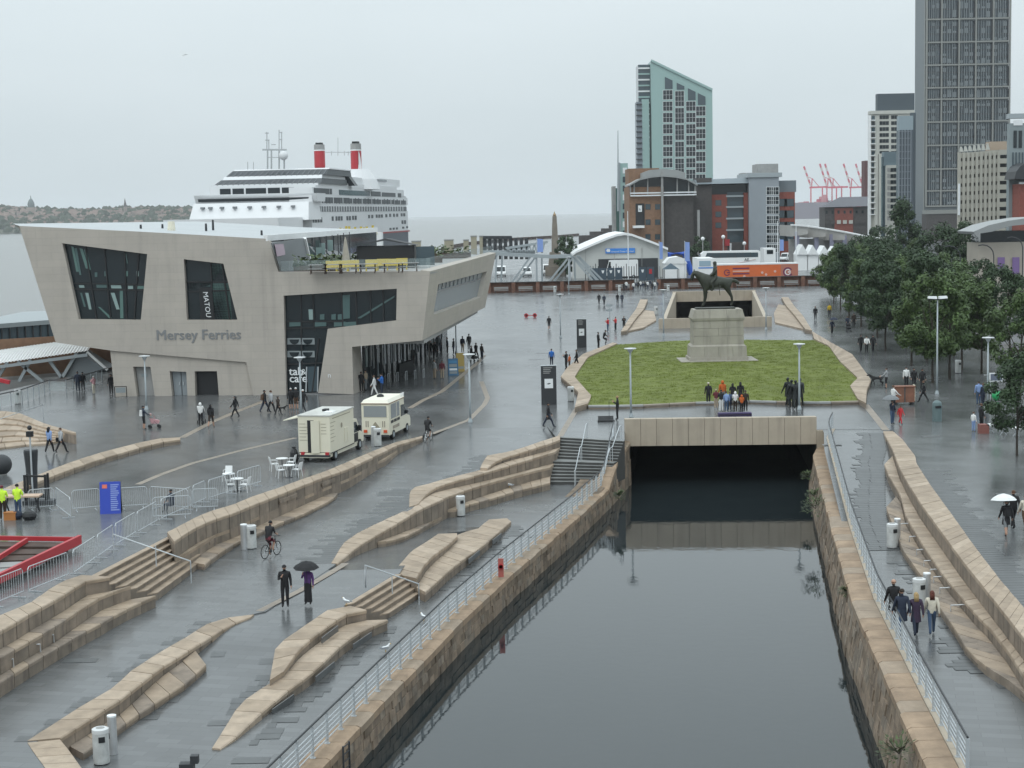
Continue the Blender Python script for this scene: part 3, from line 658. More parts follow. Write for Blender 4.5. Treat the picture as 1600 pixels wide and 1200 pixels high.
mb = MB(); mb.poly([d+Vector((0,.5,-.76)), c+Vector((0,.5,-.76)), c+e_+Vector((0,0,-.76)), d+e_+Vector((0,0,-.76))]); mb.build('soffit', M_TUN, ft)
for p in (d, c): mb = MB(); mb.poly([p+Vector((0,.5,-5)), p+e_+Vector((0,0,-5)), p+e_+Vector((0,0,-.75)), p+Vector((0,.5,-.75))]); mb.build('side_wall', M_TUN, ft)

# ------------------------------------------------------------------ lawn with its stone edge
zq = (840, 430, 2.857)
lawn_px = ZA(*zq,[(225,580),(240,545),(165,460),(190,420),(225,370),(355,310),(500,300),(680,290),(915,289),(1235,290),(1300,320),(1350,390),(1430,465),(1395,500),(1430,560),(1230,565),(950,557),(700,565),(430,578)])
lawn_w = [P(x, y, .28) for x, y in lawn_px]
mb = MB(); mb.ext([Vector((p.x,p.y,-.1)) for p in lawn_w], (0,0,.38)); lawn = struct('lawn', mb, M_GRASSB)
lk = thing('lawn_kerb', 'low stone kerb along the front and back of the lawn', 'kerb', lawn_w[-1].to_tuple(), world=True)
cyc = lawn_w[14:]+[lawn_w[0]]
course(lk, cyc, [p+Vector((0,-.35,0)) for p in cyc], g0, length=2.2, mats=[M_GREY, M_STRIP])
cyc = lawn_w[5:10]; course(lk, cyc, [p+Vector((0,.4,0)) for p in cyc], g0, length=2.5, mats=[M_GREY, M_STRIP])
lb1 = terrace('zigzag sandstone bench wall round the left side of the lawn', P(880,590).to_tuple())
course(lb1, [Vector((p.x,p.y,.42)) for p in lawn_w[0:6]], W(ZA(*zq,[(165,590),(182,520),(102,452),(132,410),(200,352),(335,300)]), .42), g0, length=1.5)
lb2 = terrace('zigzag sandstone bench wall round the right side of the lawn', P(1340,590).to_tuple())
course(lb2, [Vector((p.x,p.y,.42)) for p in lawn_w[9:15]], W(ZA(*zq,[(1225,250),(1310,300),(1405,352),(1490,466),(1470,510),(1466,572)]), .42), g0, length=1.5)
lb3 = terrace('straight sandstone bench running away behind the lawn on the left', P(985,490).to_tuple())
course(lb3, W(ZA(*zq,[(372,250),(410,190),(440,150),(458,108)]), .5), W(ZA(*zq,[(400,245),(440,190),(475,150),(492,108)]), .5), g0, length=2)
course(lb3, W(ZA(*zq,[(402,250),(442,195),(477,155)]), .2), W(ZA(*zq,[(470,235),(530,200),(520,160)]), .2), g0, length=2)
lb4 = terrace('straight sandstone bench running away behind the lawn on the right', P(1240,490).to_tuple())
course(lb4, W(ZA(*zq,[(1195,240),(1150,180),(1110,135),(1088,98)]), .5), W(ZA(*zq,[(1225,245),(1185,180),(1145,135),(1120,98)]), .5), g0, length=2)
course(lb4, W(ZA(*zq,[(1060,210),(1055,170),(1075,130)]), .2), W(ZA(*zq,[(1190,240),(1145,180),(1105,135)]), .2), g0, length=2)

# grass blades on the lawn
def tuft_mesh():
    mb = MB()
    for i in range(26):
        x, y = random.uniform(-.3,.3), random.uniform(-.3,.3); a = random.uniform(0, 2*PI); h = random.uniform(.04,.11); w_ = .012
        dx, dy = math.cos(a)*w_, math.sin(a)*w_; lx_, ly_ = random.uniform(-.05,.05), random.uniform(-.05,.05)
        mb.add([(x-dx,y-dy,0),(x+dx,y+dy,0),(x+lx_,y+ly_,h)], [(0,1,2)])
    return mb
M_GRASS = mat('grass', (.165,.203,.034), .7, .16, .25)
from mathutils.geometry import intersect_point_tri_2d
tri = tessellate_polygon([lawn_w]); big = MB(); base = [tuft_mesh() for _ in range(6)]
for t in tri:
    p = [lawn_w[i] for i in t]; area = abs((p[1]-p[0]).cross(p[2]-p[0]).z)/2
    for _ in range(int(area*3.2)):
        u, v = random.random(), random.random()
        if u+v > 1: u, v = 1-u, 1-v
        q = p[0]+(p[1]-p[0])*u+(p[2]-p[0])*v; b = random.choice(base); sgn = random.choice((1,-1))
        big.add([(q.x+x*sgn, q.y+y, .28+z) for x, y, z in b.v], b.f)
stuff(big.build('grass', M_GRASS, fix=False))

# ------------------------------------------------------------------ dark slab teeth and pale lines set into the paving
inl = bpy.data.objects.new('paving_inlay', None); col.objects.link(inl); inl['kind'] = 'structure'
def teeth(edge, side, fn, lo=.4, hi=1.6, row=.45, every=1.0, m=None):
    q = lx(edge); y = min(p.y for p in edge); y1 = max(p.y for p in edge)
    while y < y1-row:
        ln = random.uniform(lo, hi) if random.random() < every else 0
        if ln:
            x = q(y+row/2); xa, xb = (x, x+side*ln); mb = MB(); e = .012
            ya, yb = y+e, y+row-e; z = lambda Y: fn(Y)+.006
            mb.poly([(xa,ya,z(ya)),(xb,ya,z(ya)),(xb,yb,z(yb)),(xa,yb,z(yb))]); mb.build('paving_slab', m or M_SLATE, inl)
        y += row
teeth(T2top[8:], -1, g1, .2, 1.9)
teeth(T2top[4:7], -1, g1, .3, 1.2)
teeth(e0[1:], -1, g1, .1, .7, .6, .7)
teeth(W(ZA(*z3,[(350,660),(335,750),(320,832),(280,870),(200,925),(150,980),(90,1080),(35,1165)]), g2), -1, g2, .2, .7, .6, .8)
teeth(W(ZA(*z3,[(940,530),(850,590),(760,650),(680,730),(600,800),(520,870),(430,940),(340,1020),(250,1110),(180,1180)]), gC), 1, gC, .1, 1.0, .6, .75)
teeth(W(ZA(*z2,[(1030,450),(990,500),(900,575),(820,640),(740,700),(650,775)]), gC), 1, gC, .1, 1.1, .6, .7)
teeth(W(ZA(*zn,[(1340,470),(1250,570),(1150,690),(1000,800),(860,900)]), g2), 1, g2, .1, .8, .6, .7)
teeth([p+Vector((-.9,0,0)) for p in W(ZA(*z4,[(330,90),(345,160),(330,215),(345,260),(340,300),(340,388),(350,450),(400,560)]), gD)], -1, gD, .4, 1.1)
teeth(W(ZA(*z4,[(330,90),(345,160),(330,215),(345,260),(340,300),(340,388),(350,450),(400,560)]), gD), -1, gD, .85, .95)
teeth(W(ZA(*z4,[(420,600),(480,690),(560,800),(620,900),(700,1020),(860,1110)]), gD), -1, gD, .3, 1.1, .45, .6)
teeth([p+Vector((.02,0,-.3)) for p in T4B[3:]], 1, g0, 1.0, 2.0)
def strip(px, fn=g0, wd=.35, name='paving_line', m=None):
    pts = W(px, fn)
    for a, b in zip(pts, pts[1:]):
        d = (b-a).normalized(); nn = Vector((-d.y, d.x, 0))*wd/2; u = Vector((0,0,.005))
        L_ = (b-a).length; k = max(1, round(L_/2.4))
        for i in range(k):
            p, q = a+(b-a)*(i/k+.006/k), a+(b-a)*((i+1)/k-.006/k); mb = MB(); mb.poly([p-nn+u, q-nn+u, q+nn+u, p+nn+u]); mb.build(name, m or M_STRIP, inl)
strip([(284,684),(330,660),(365,645),(412,627)], wd=.5)
strip([(215,757),(250,742),(300,724),(380,703),(462,684)], wd=.4)
strip([(0,890),(60,850)], wd=.5)
strip([(640,638),(660,626),(690,612),(715,592),(745,568),(757,555)], wd=.45)
strip([(675,678),(733,656),(757,632),(762,622),(752,596)], wd=.4)
strip([(875,682),(905,632)], wd=.4); strip([(1384,672),(1352,632)], wd=.5)
strip([(540,858+22),(520,893),(470,922),(405,955)], g1, wd=.35)
for x, y, fn in [(570,782,g1),(1150-40,0,g0)][:1]: pass
for x, y, w_, fn in [(125,1032,1.3,g1),(392,1188,1.2,gC),(838,838,.9,gC),(700,640,.9,g0),(620,652,1.0,g0),(1318,617,1.2,g0),(1300,695,1.2,gD),(1455,682,1.2,g0),(850,552,1.6,g0),(838,562,1.6,g0),(1575,772,1.2,g0),(935,700,.0,g0)]:
    if w_:
        q = PS(x, y, fn); mb = MB(); mb.poly([(q.x-w_/2,q.y-.3,q.z+.007),(q.x+w_/2,q.y-.3,q.z+.007),(q.x+w_/2,q.y+.3,q.z+.007),(q.x-w_/2,q.y+.3,q.z+.007)]); mb.build('drain_cover', M_SLATE, inl)

# ------------------------------------------------------------------ ferry terminal
FA, FB = P(178,620,0), P(553,616,0)
ft_dir = (FB-FA).normalized(); ft_n = Vector((ft_dir.y, -ft_dir.x, 0))      # ft_n looks towards the camera
def onplane(px, py, org=FA, nrm=None):
    nrm = nrm or ft_n; d = ray(px, py); o = Vector((0,0,HC)); t = (org-o).dot(nrm)/d.dot(nrm); return o+d*t
FP = lambda x, y, o=0.0: onplane(x, y)+ft_n*o
fer = thing('ferry_terminal', 'angular pale stone ferry terminal with dark slanted windows and cantilevered storey', 'ferry terminal', ((FA+FB)/2).to_tuple(), world=True)
def face_holes(outer, holes, name, m, parent, org=FA, nrm=None, depth=.9):
    """a wall of real thickness with window openings cut through it"""
    nrm = nrm or ft_n
    o = [onplane(x, y, org, nrm) for x, y in outer]; hs = [[onplane(x, y, org, nrm) for x, y in h] for h in holes]
    u = nrm.cross(Vector((0,0,1))).normalized(); to2 = lambda p: Vector(((p-org).dot(u), p.z, 0))
    loops = [[to2(p) for p in o]]+[[to2(p) for p in h] for h in hs]
    tri = tessellate_polygon(loops); allp = o+[p for h in hs for p in h]
    mb = MB(); mb.add(allp, tri); mb.add([p-nrm*depth for p in allp], tri)
    for lp in [o]+hs:
        for a, b in zip(lp, lp[1:]+lp[:1]): mb.add([a, b, b-nrm*depth, a-nrm*depth], [(0,1,2,3)])
    mb.build(name, m, parent)
W1 = [(97,380),(230,397),(220,500),(123,499)]; W2 = [(287,405),(349,412),(371,500),(292,500)]
GL = [(443,462),(620,451),(619,501),(512,514),(497,614.5),(447,617)]
up_out = [(30,353),(220,362),(415,373),(420,377),(435,425),(672,424),(660,532),(550,542),(552.5,616),(497,614),(512,514),(619,501),(620,451),(443,462),(447,617.6),(396,618.6),(385,566),(290,558),(175,548),(87,535)]
# the upper wall and the lower wall (slightly set back) meet along the crease
face_holes(up_out, [W1[::-1], W2[::-1]], 'upper_wall', M_CONC, fer)
D1 = [(208,573),(235,573),(242,619.6),(214,619.8)]; D2 = [(265,580),(291,581),(293,619),(269,619)]; D3 = [(304,580),(339,580),(342,619),(305,619)]
low_out = [(172,546),(290,556),(388,564),(400,619),(342,619.4),(339,580),(304,580),(305,619.6),(293,619.8),(291,581),(265,580),(269,619.9),(242,620.4),(235,573),(208,573),(214,620.8),(180,621)]
face_holes(low_out, [], 'lower_wall', M_CONC, fer, FA-ft_n*.22, ft_n, .8)
def glazing(poly, name, parent, back, mul, trans, m=M_GLASS, seed=0):
    """dark glass set back in its opening with mullions and transoms as sub-parts"""
    pts = [FP(x, y)-ft_n*back for x, y in poly]
    mb = MB(); mb.ext(pts, -ft_n*.05); g = mb.build(name, m, parent)
    for (a, b) in mul+trans:
        p, q = FP(*a)-ft_n*(back-.06), FP(*b)-ft_n*(back-.06); mb = MB(); mb.bar(p, q, .12, .1, up=ft_n); mb.build('mullion', M_BLACK, g)
    return g
g = glazing(W1, 'window', fer, .55, [((130,384),(148,499)),((160,388),(170,500)),((192,392),(195,500)),((214,395),(207,500))], [((112,443),(226,445)),((114,452),(225,454))])
# stair strings, columns and glints of interior light, painted as colour on the glass
def glint(poly, m=None, name='interior_glint', back=.50, parent=None):
    mb = MB(); mb.ext([FP(x, y)-ft_n*back for x, y in poly], -ft_n*.02); mb.build(name, m or M_GLASSG, parent or g)
M_GLINT = flat('pale_glint', (.25,.34,.33), .3); M_GLINT2 = flat('teal_glint_and_poster', (.075,.13,.128), .3)  # interior light given as plain colour; the teal also serves posters
for q in [[(108,385),(112,386),(120,425),(116,425)],[(113,388),(117,388),(124,430),(121,430)],[(121,388),(126,389),(136,420),(131,420)],[(128,390),(132,391),(139,422),(136,422)],
          [(120,446),(128,446),(129,450),(121,450)],[(147,444),(166,445),(166,450),(148,450)],[(170,446),(186,446),(187,451),(171,451)],[(197,447),(205,447),(205,452),(197,452)],[(211,447),(222,447),(222,452),(211,452)],
          [(122,458),(125,458),(131,480),(128,480)],[(130,458),(135,458),(140,484),(136,484)],[(170,458),(176,458),(184,484),(179,484)],[(184,452),(189,452),(190,498),(185,498)],[(150,480),(153,480),(172,497),(168,498)],
          [(145,426),(149,426),(149,433),(145,433)],[(160,424),(164,424),(164,432),(160,432)],[(193,424),(197,424),(197,432),(193,432)],[(210,424),(214,424),(214,432),(210,432)],[(192,392),(193.5,392),(197,412),(195.5,412)]]:
    glint(q, random.choice([M_GLINT, M_GLINT2, M_GLASSG]))
g = glazing(W2, 'window', fer, .5, [((327,410),(331,500)),((345,413),(357,500))], [((289,441),(357,441)),((290,456),(361,454))])
glint([(327,412),(347,413),(356,440),(328,440)]); glint([(328,443),(356,443),(360,499),(331,499)])
glint([(346,414),(350,414),(370,499),(362,499)], M_GLINT2); glint([(292,443),(306,442),(306,452),(292,453)], M_GLINT2); glint([(309,442),(326,441),(326,448),(309,449)], M_GLINT2)
bn = onplane(313,456); mb = MB(); mb.ext([FP(x, y)-ft_n*.42 for x, y in [(309,450),(329,450),(334,500),(311,500)]], -ft_n*.02); ban = mb.build('banner', M_BLACK, fer)
u_ = FP(321,499)-FP(314,455); text_part('lettering', 'MATOU', .62, M_WHITE2, fer, FP(315,456)-ft_n*.40, FP(320,490)-FP(315.4,456), ft_dir, .01)
g = glazing(GL, 'window', fer, .6, [((468,461),(470,616)),((487,460),(489,517)),((532,457),(534,511)),((554,455),(556,508)),((577,454),(578,506)),((597,453),(598,504)),((496,530),(486,614))], [((446,503),(534,503)),((447,570),(504,568)),((446,514),(512,512))])
glint([(533,462),(545,461),(545,498),(534,499)], M_GLINT2); glint([(480,484),(488,484),(488,500),(481,500)], M_GLINT); glint([(556,498),(615,462),(615,465),(562,498)], M_GLINT2)
for x in (450, 490, 520, 538): glint([(x,504),(x+18,503),(x+18,510),(x,511)], M_GLINT2)
for x in (498, 516, 526): glint([(x,492),(x+7,491),(x+7,500),(x,500)], M_GLINT2)
M_POST = flat('pale_poster', (.24,.27,.28), .35)
for y in (529, 549):                                   # two pale boards, each with two cup shapes
    glint([(447,y),(489.5,y),(490,y+10),(447,y+10)], M_POST, 'poster', .49)
    for x in (458, 479):
        c = FP(x, y+2)-ft_n*.465; mb = MB(); pts = [c+ft_dir*(math.cos(a)*.42)+Vector((0,0,math.sin(a)*.42)) for a in [PI+PI*i/8 for i in range(9)]]; mb.ext(pts, ft_n*.012); mb.build('printed_cup', M_GLASS, g)
text_part('lettering', 'tab\ncafe', .98, M_WHITE2, fer, FP(450,587)-ft_n*.44, ft_dir, (0,0,1), .01, lines=.62, bold=.02)
text_part('lettering', '&', .7, M_WHITE2, fer, FP(469,586)-ft_n*.44, ft_dir, (0,0,1), .01)
mb = MB(); mb.ext([FP(x, y)-ft_n*.5 for x, y in [(478,574),(497,573),(494,612),(480,613)]], -ft_n*.03); dr = mb.build('door', M_GLASSB, fer)
for x in (477.5, 495.5): mb = MB(); mb.bar(FP(x,574)-ft_n*.45, FP(x-1,613)-ft_n*.45, .09, .09, up=ft_n); mb.build('door_frame', M_GALV, dr)
M_DOORG = flat('grey_steel_door', (.27,.30,.32), .5)
for q, m in [(D1, M_GREY), (D2, M_DOORG), (D3, M_BLACK)]:
    mb = MB(); mb.ext([FP(x, y)-ft_n*.75 for x, y in q], -ft_n*.05); dr = mb.build('door', m, fer)
    if m is M_DOORG:
        mb = MB(); mb.bar(FP(279,582)-ft_n*.72, FP(281,619)-ft_n*.72, .04, .03, up=ft_n); mb.build('door_gap', M_BLACK, dr)
        for x in (277, 283): mb = MB(); mb.bar(FP(x,598)-ft_n*.68, FP(x,603)-ft_n*.68, .06, .06, up=ft_n); mb.build('handle', M_GALV, dr)
glint([(216,585),(226,585),(227,590),(217,590)], M_POST, 'notice', .7, fer)
text_part('lettering', 'Mersey Ferries', 1.22, flat('sign_letters', (.21,.215,.22), .5), fer, FP(244,531)+ft_n*.03, FP(373,529.5)-FP(244,531), (0,0,1), .02, bold=.025, spacing=1.0)
text_part('lettering', 'n', .62, M_WHITE2, fer, FP(512,590)+ft_n*.02, ft_dir, (0,0,1), .01)
# right flank, running away from the camera
RA = FP(672,424); RB_ = D(775,395,188); RB = Vector((RB_.x, RB_.y, RA.z)); r_dir = Vector((RB.x-RA.x, RB.y-RA.y, 0)).normalized(); r_n = (FP(660,532)-RA).cross(RB-RA).normalized(); r_n = r_n if r_n.x > 0 else -r_n
RP = lambda x, y, o=0.0: onplane(x, y, RA, r_n)+r_n*o
RW = [(685,444),(761,424),(752,464),(677,492)]
face_holes([(672,424),(775,395),(758,480),(660,532)], [RW[::-1]], 'flank_wall', M_CONC, fer, RA, r_n, .8)
M_BLIND = flat('grey_blind_glass', (.20,.235,.26), .25)
mb = MB(); mb.ext([RP(x, y)-r_n*.45 for x, y in RW], -r_n*.05); g2w = mb.build('window', M_BLIND, fer)
M_GL2 = flat('blue_black_glass', (.05,.065,.078), .12)
mb = MB(); mb.ext([RP(x, y)-r_n*.40 for x, y in [(686,446),(759,427),(757,435),(683,457)]], -r_n*.02); mb.build('pane', M_BLIND, g2w)
for k in range(12):
    x0 = 686+k*6; mb = MB(); p = RP(x0, 447-k*1.6)-r_n*.38; q = RP(x0-1.3, 457-k*1.75)-r_n*.38; mb.bar(p, q, .14, .06, up=r_n); mb.build('mullion', M_GL2, g2w)
mb = MB(); mb.bar(RP(683.5,457.5)-r_n*.38, RP(757,436)-r_n*.38, .14, .08, up=r_n); mb.build('transom', M_GL2, g2w)
# soffit, recessed shop front and the floor slab
back = Vector((-5, 72, 0)); S0, S1, S2 = FP(550,542), FP(660,532), RP(758,480)
zs_ = S0.z
B0 = Vector((FA.x-2, FA.y+44, 0)); 
mb = MB(); mb.ext([Vector((p.x,p.y,zs_+.12)) for p in [S0-ft_n*.9, S1-ft_n*.9, S2-r_n*.8+r_dir*-.5, Vector((-18,192,0)), Vector((-24,150,0)), Vector((-16,146,0))]], (0,0,.3)); mb.build('soffit', M_GREY, fer)
G0, G1 = P(569,609,0), P(671,557,0); gd = (G1-G0); gl = gd.length; gd.normalize(); gn = Vector((gd.y,-gd.x,0))
mb = MB(); mb.ext([G0, G0+gd*(gl+12), G0+gd*(gl+12)+Vector((0,0,zs_+.1)), G0+Vector((0,0,zs_+.1))], -gn*.1); sf = mb.build('shop_front', M_GLASS, fer)
for k in range(17):
    p = G0+gd*(gl*k/13); mb = MB(); mb.bar(p+gn*.05, p+gn*.05+Vector((0,0,zs_)), .1, .12, up=gn); mb.build('mullion', M_DARK, sf)
for k in range(26):                                    # posters and pale blinds behind the glass
    p = G0+gd*(.8+(gl+9)*k/26); h0 = random.uniform(.6, 2.6); h1 = random.uniform(3, 4.3); w_ = random.uniform(.25, .9)
    mb = MB(); mb.ext([p+gn*.03+Vector((0,0,h0)), p+gn*.03+gd*w_+Vector((0,0,h0)), p+gn*.03+gd*w_+Vector((0,0,h1)), p+gn*.03+Vector((0,0,h1))], gn*.015); mb.build('poster', random.choice([M_POST, M_GLINT2, M_BLIND]), sf)
mb = MB(); q = FB-ft_n*.9; mb.ext([FB-ft_n*.02+ft_dir*-.05, G0, G0+Vector((0,0,zs_+.1)), FP(550,542)-ft_n*.02], -gd*.3) if False else mb.poly([FB-ft_n*.01, G0, Vector((S0.x+.4,G0.y,zs_+.12)), S0-ft_n*.01]); mb.build('pier_side', M_CONC, fer)
mb = MB(); c = P(667,557,0); mb.box(c.x-.3,c.x+.3,c.y-.3,c.y+1.4,0,zs_+.1); mb.build('column', M_CONC, fer)
# roofs
r0 = FP(30,353); r1 = FP(220,362); r2 = FP(415,373)
M_ROOF = mat('pale_roof_sheet', (.42,.44,.45), .5, .06, .3)
rb0, rb1, rb2, rb3 = D(20,349.5,176), D(310,346,186), D(470,355,190), D(588,359,190)
mb = MB(); dn = -ft_n*.05
mb.add([r0+dn, r1+dn, r2+dn, rb3, rb2, rb1, rb0], [(0,1,5,6),(1,2,4,5),(2,3,4)]); mb.build('roof', M_ROOF, fer)
SW = FP(435,425); mb = MB()                            # inner side wall of the upper storey above the terrace
swb = Vector((rb3.x, rb3.y, 10.2)); sw_d = (Vector((swb.x,swb.y,0))-Vector((SW.x,SW.y,0))); sl = sw_d.length; sw_d.normalize(); sw_n = Vector((sw_d.y,-sw_d.x,0))
SP = lambda x, y, o=0.0: onplane(x, y, SW-ft_n*.9, sw_n)+sw_n*o
mb.add([r2+dn, SW+dn, swb, rb3], [(0,1,2,3)]); sg = mb.build('terrace_glazing', M_GLASS, fer)
mb = MB(); mb.bar(r2+Vector((0,0,.05)), rb3, .35, .5); mb.build('roof_edge', M_WHITE, fer)
Z10 = SW.z-.15
mb = MB(); mb.ext([SP(x, y, .12) for x, y in [(421,380),(472,372),(482,421),(436,424)]], sw_n*.06); lv_ = mb.build('louvre_panel', flat('zinc_cladding', (.22,.235,.245), .45, .3), fer)
mb = MB(); mb.ext([SP(x, y, .25) for x, y in [(424,382),(438,381),(441,398),(428,401)]], sw_n*.03); mb.build('poster', flat('pink_poster', (.46,.36,.42), .5), lv_)
mb = MB(); mb.bar(SP(472,372,.22), SP(483,421,.22), .3, .25); mb.build('pilaster', M_WHITE, fer)
for k in range(7):
    a = SP(490+k*9, 372-k*1.6, .12); b = SP(493+k*9, 418-k*2, .12); mb = MB(); mb.bar(a, Vector((a.x,a.y,Z10)), .08, .08); mb.build('mullion', M_DARK, sg)
for x, y in [(497,395),(503,388),(515,383)]:
    a = SP(x,y,.06); mb = MB(); mb.box(a.x-.25,a.x+.25,a.y-.02,a.y+.02,a.z-.6,a.z+.5); mb.build('interior_glint', M_GLINT, sg)  # interior light painted as pale patches on the terrace glass
tfl = [SW-ft_n*.3, FP(672,424)-ft_n*.3, RP(775,395)-r_n*.3, Vector((rb3.x+8, 205, 0)), Vector((rb3.x, 200, 0))]
mb = MB(); mb.ext([Vector((p.x,p.y,Z10-.25)) for p in tfl], (0,0,.2)); mb.build('terrace_floor', M_GREY, fer)
mb = MB(); mb.ext([Vector((p.x,p.y,Z10)) for p in [SW-ft_n*.12, FP(672,424)-ft_n*.12, FP(672,424)-ft_n*.09, SW-ft_n*.09]], (0,0,1.0)); gb1 = mb.build('glass_balustrade', None or M_GLASSB, fer)
bpy.data.objects.remove(gb1)
M_CLEAR = flat('clear_glass', (.55,.66,.66), .05); M_CLEAR.node_tree.nodes['Principled BSDF'].inputs['Transmission Weight'].default_value = .0
M_CLEAR.node_tree.nodes['Principled BSDF'].inputs['Alpha'].default_value = .13
for i in range(14):
    a, b = SW.lerp(FP(672,424), i/14), SW.lerp(FP(672,424), (i+.97)/14)
    mb = MB(); mb.bar(Vector((a.x,a.y,Z10+.65))-ft_n*.3, Vector((b.x,b.y,Z10+.65))-ft_n*.3, .02, .85); mb.build('glass_panel', M_CLEAR, fer)
for i in range(20):
    a, b = RA.lerp(RB, i/20), RA.lerp(RB, (i+.97)/20)
    mb = MB(); mb.bar(Vector((a.x,a.y,Z10+.65))-r_n*.3, Vector((b.x,b.y,Z10+.65))-r_n*.3, .02, .85); mb.build('glass_panel', M_CLEAR, fer)
mb = MB(); mb.add([FP(30,353)-ft_n*.9, FP(87,535)-ft_n*.9, Vector((FP(87,535).x-1,172,FP(87,535).z)), rb0], [(0,1,2,3)])
mb.add([FP(87,535)-ft_n*.9, FP(175,548)-ft_n*.9, Vector((FP(175,548).x,172,FP(175,548).z)), Vector((FP(87,535).x-1,172,FP(87,535).z))], [(0,1,2,3)]); mb.build('river_side', M_CONC, fer)
c0 = FP(180,621)-ft_n*.9; mb = MB(); mb.add([c0, Vector((c0.x+6,176,0)), Vector((c0.x+6,176,5)), FP(175,548)-ft_n*.9], [(0,1,2,3)]); mb.build('ground_floor_side', M_GLASS, fer)
# vents on the roof
for i, (x, y, h) in enumerate([(268,362,16),(254,358,8),(168,357,5),(220,356,5),(322,357,8),(333,357,14),(409,371,11)]):
    q = D(x, y, 150+(i % 3)*4); mb = MB(); r_ = .3 if i == 0 else .09; hh = h*150/2600
    mb.lathe([(r_*1.25,-.3),(r_*1.2,hh*.3),(r_,hh)], 10, q); mb.build('roof_vent', M_CREAM if i == 0 else M_DARK, fer)

# things on the roof terrace
def TZ(x, Y): return Vector((D(x,420,Y).x, Y, Z10-.04))
def planter(x, Y, L_, label, seed):
    p = TZ(x, Y); r = thing('planter_box', label, 'planter', p.to_tuple(), world=True, group='planters on the roof terrace')
    mb = MB(); mb.box(p.x-L_/2,p.x+L_/2,p.y-.3,p.y+.3,p.z,p.z+.6); mb.build('box', M_WOOD, r)
    mb = MB()
    for i in range(160):
        c = Vector((p.x+random.uniform(-L_/2,L_/2), p.y+random.uniform(-.35,.35), p.z+.55+abs(random.gauss(0,.38)))); a = random.uniform(0,PI); d = Vector((math.cos(a), math.sin(a), random.uniform(-.6,.6)))*.16; e = Vector((-d.y,d.x,.1))*.5
        mb.poly([c-d-e, c+d-e, c+d+e, c-d+e])
    mb.build('foliage', M_LEAF2, r, fix=False)
M_LEAF2 = mat('planter_leaves', (.06,.085,.03), .6, .5, 2)
for i, (x, Y, L_, lab) in enumerate([(487,143,3,'timber planter of shrubs by the louvre panel on the terrace'),(510,146,2.5,'timber planter with green shrub behind the yellow benches'),(528,150,2,'timber planter of grasses beside the closed parasol'),
      (575,151,3,'timber planter of shrubs left of the black shed'),(652,165,5,'dark hedge planter right of the black shed'),(700,180,5,'dark hedge planter at the far end of the terrace')]): planter(x, Y, L_, lab, i)
p = TZ(605, 152); sh = thing('garden_shed', 'black timber shed with pitched roof on the roof terrace', 'shed', p.to_tuple(), world=True)
mb = MB(); mb.box(p.x-2.6,p.x+2.6,p.y-1.5,p.y+1.5,p.z,p.z+2.0); mb.build('wall', M_BLACK, sh)
mb = MB(); mb.ext([(p.x-2.9,p.y-1.8,p.z+2.0),(p.x,p.y-1.8,p.z+2.7),(p.x+2.9,p.y-1.8,p.z+2.0),(p.x,p.y-1.8,p.z+2.5)], (0,3.6,0)); mb.build('roof', flat('roof_felt', (.06,.062,.066), .8), sh)
mb = MB(); mb.box(p.x+2.75,p.x+4.4,p.y-1.3,p.y-1.2,p.z+.2,p.z+1.9); mb.build('door', M_GLASSB, sh)
p = TZ(541, 146); pa = thing('closed_parasol', 'closed beige parasol on the roof terrace', 'parasol', p.to_tuple(), world=True)
mb = MB(); mb.tube([p, p+Vector((0,0,2.9))], .04, 6); mb.lathe([(.35,0),(.35,.08)], 10, p); mb.build('pole', M_GALV, pa)
mb = MB(); mb.lathe([(.34,.5),(.36,.9),(.24,1.8),(.12,2.6),(.03,2.95)], 10, p); mb.build('canopy', mat('beige_canvas', (.36,.33,.28), .8), pa)
M_YELLOW = flat('yellow_paint', (.55,.43,.07), .6)
for i, (x, Y) in enumerate([(518,141.5),(535,142),(552,143.2),(580,143.5),(598,145),(613,144.6),(628,146)]):
    p = TZ(x, Y); r = thing('yellow_bench', ORD[i]+' small yellow bench from the left along the roof terrace', 'bench', p.to_tuple(), world=True, group='yellow benches on the roof terrace')
    mb = MB(); mb.box(p.x-.5,p.x+.5,p.y-.2,p.y+.2,p.z+.4,p.z+.48); mb.build('seat', M_YELLOW, r)
    mb = MB(); mb.box(p.x-.5,p.x+.5,p.y+.18,p.y+.24,p.z+.4,p.z+1.0); mb.build('backrest', M_YELLOW, r)
    for s in (-.42,.42): mb = MB(); mb.box(p.x+s-.05,p.x+s+.05,p.y-.18,p.y+.2,p.z,p.z+.4); mb.build('leg', M_YELLOW, r)
for i, (x, Y) in enumerate([(497,139.5),(520,139.5),(545,139.5),(575,139.5),(612,139.5),(640,140)]):
    p = TZ(x, Y); r = thing('picnic_table', ORD[i]+' grey timber picnic table from the left along the terrace balustrade', 'table', p.to_tuple(), world=True, group='picnic tables on the roof terrace')
    mb = MB(); mb.box(p.x-.8,p.x+.8,p.y-.35,p.y+.35,p.z+.72,p.z+.78); mb.build('top', M_GREY, r)
    for s in (-.55,.55): mb = MB(); mb.box(p.x-.8,p.x+.8,p.y+s-.12,p.y+s+.12,p.z+.42,p.z+.46); mb.build('seat', M_GREY, r)
    for s in (-.6,.6): mb = MB(); mb.bar((p.x+s,p.y-.5,p.z),(p.x+s,p.y+.3,p.z+.74),.07); mb.bar((p.x+s,p.y+.5,p.z),(p.x+s,p.y-.3,p.z+.74),.07); mb.build('trestle', M_WOOD, r)

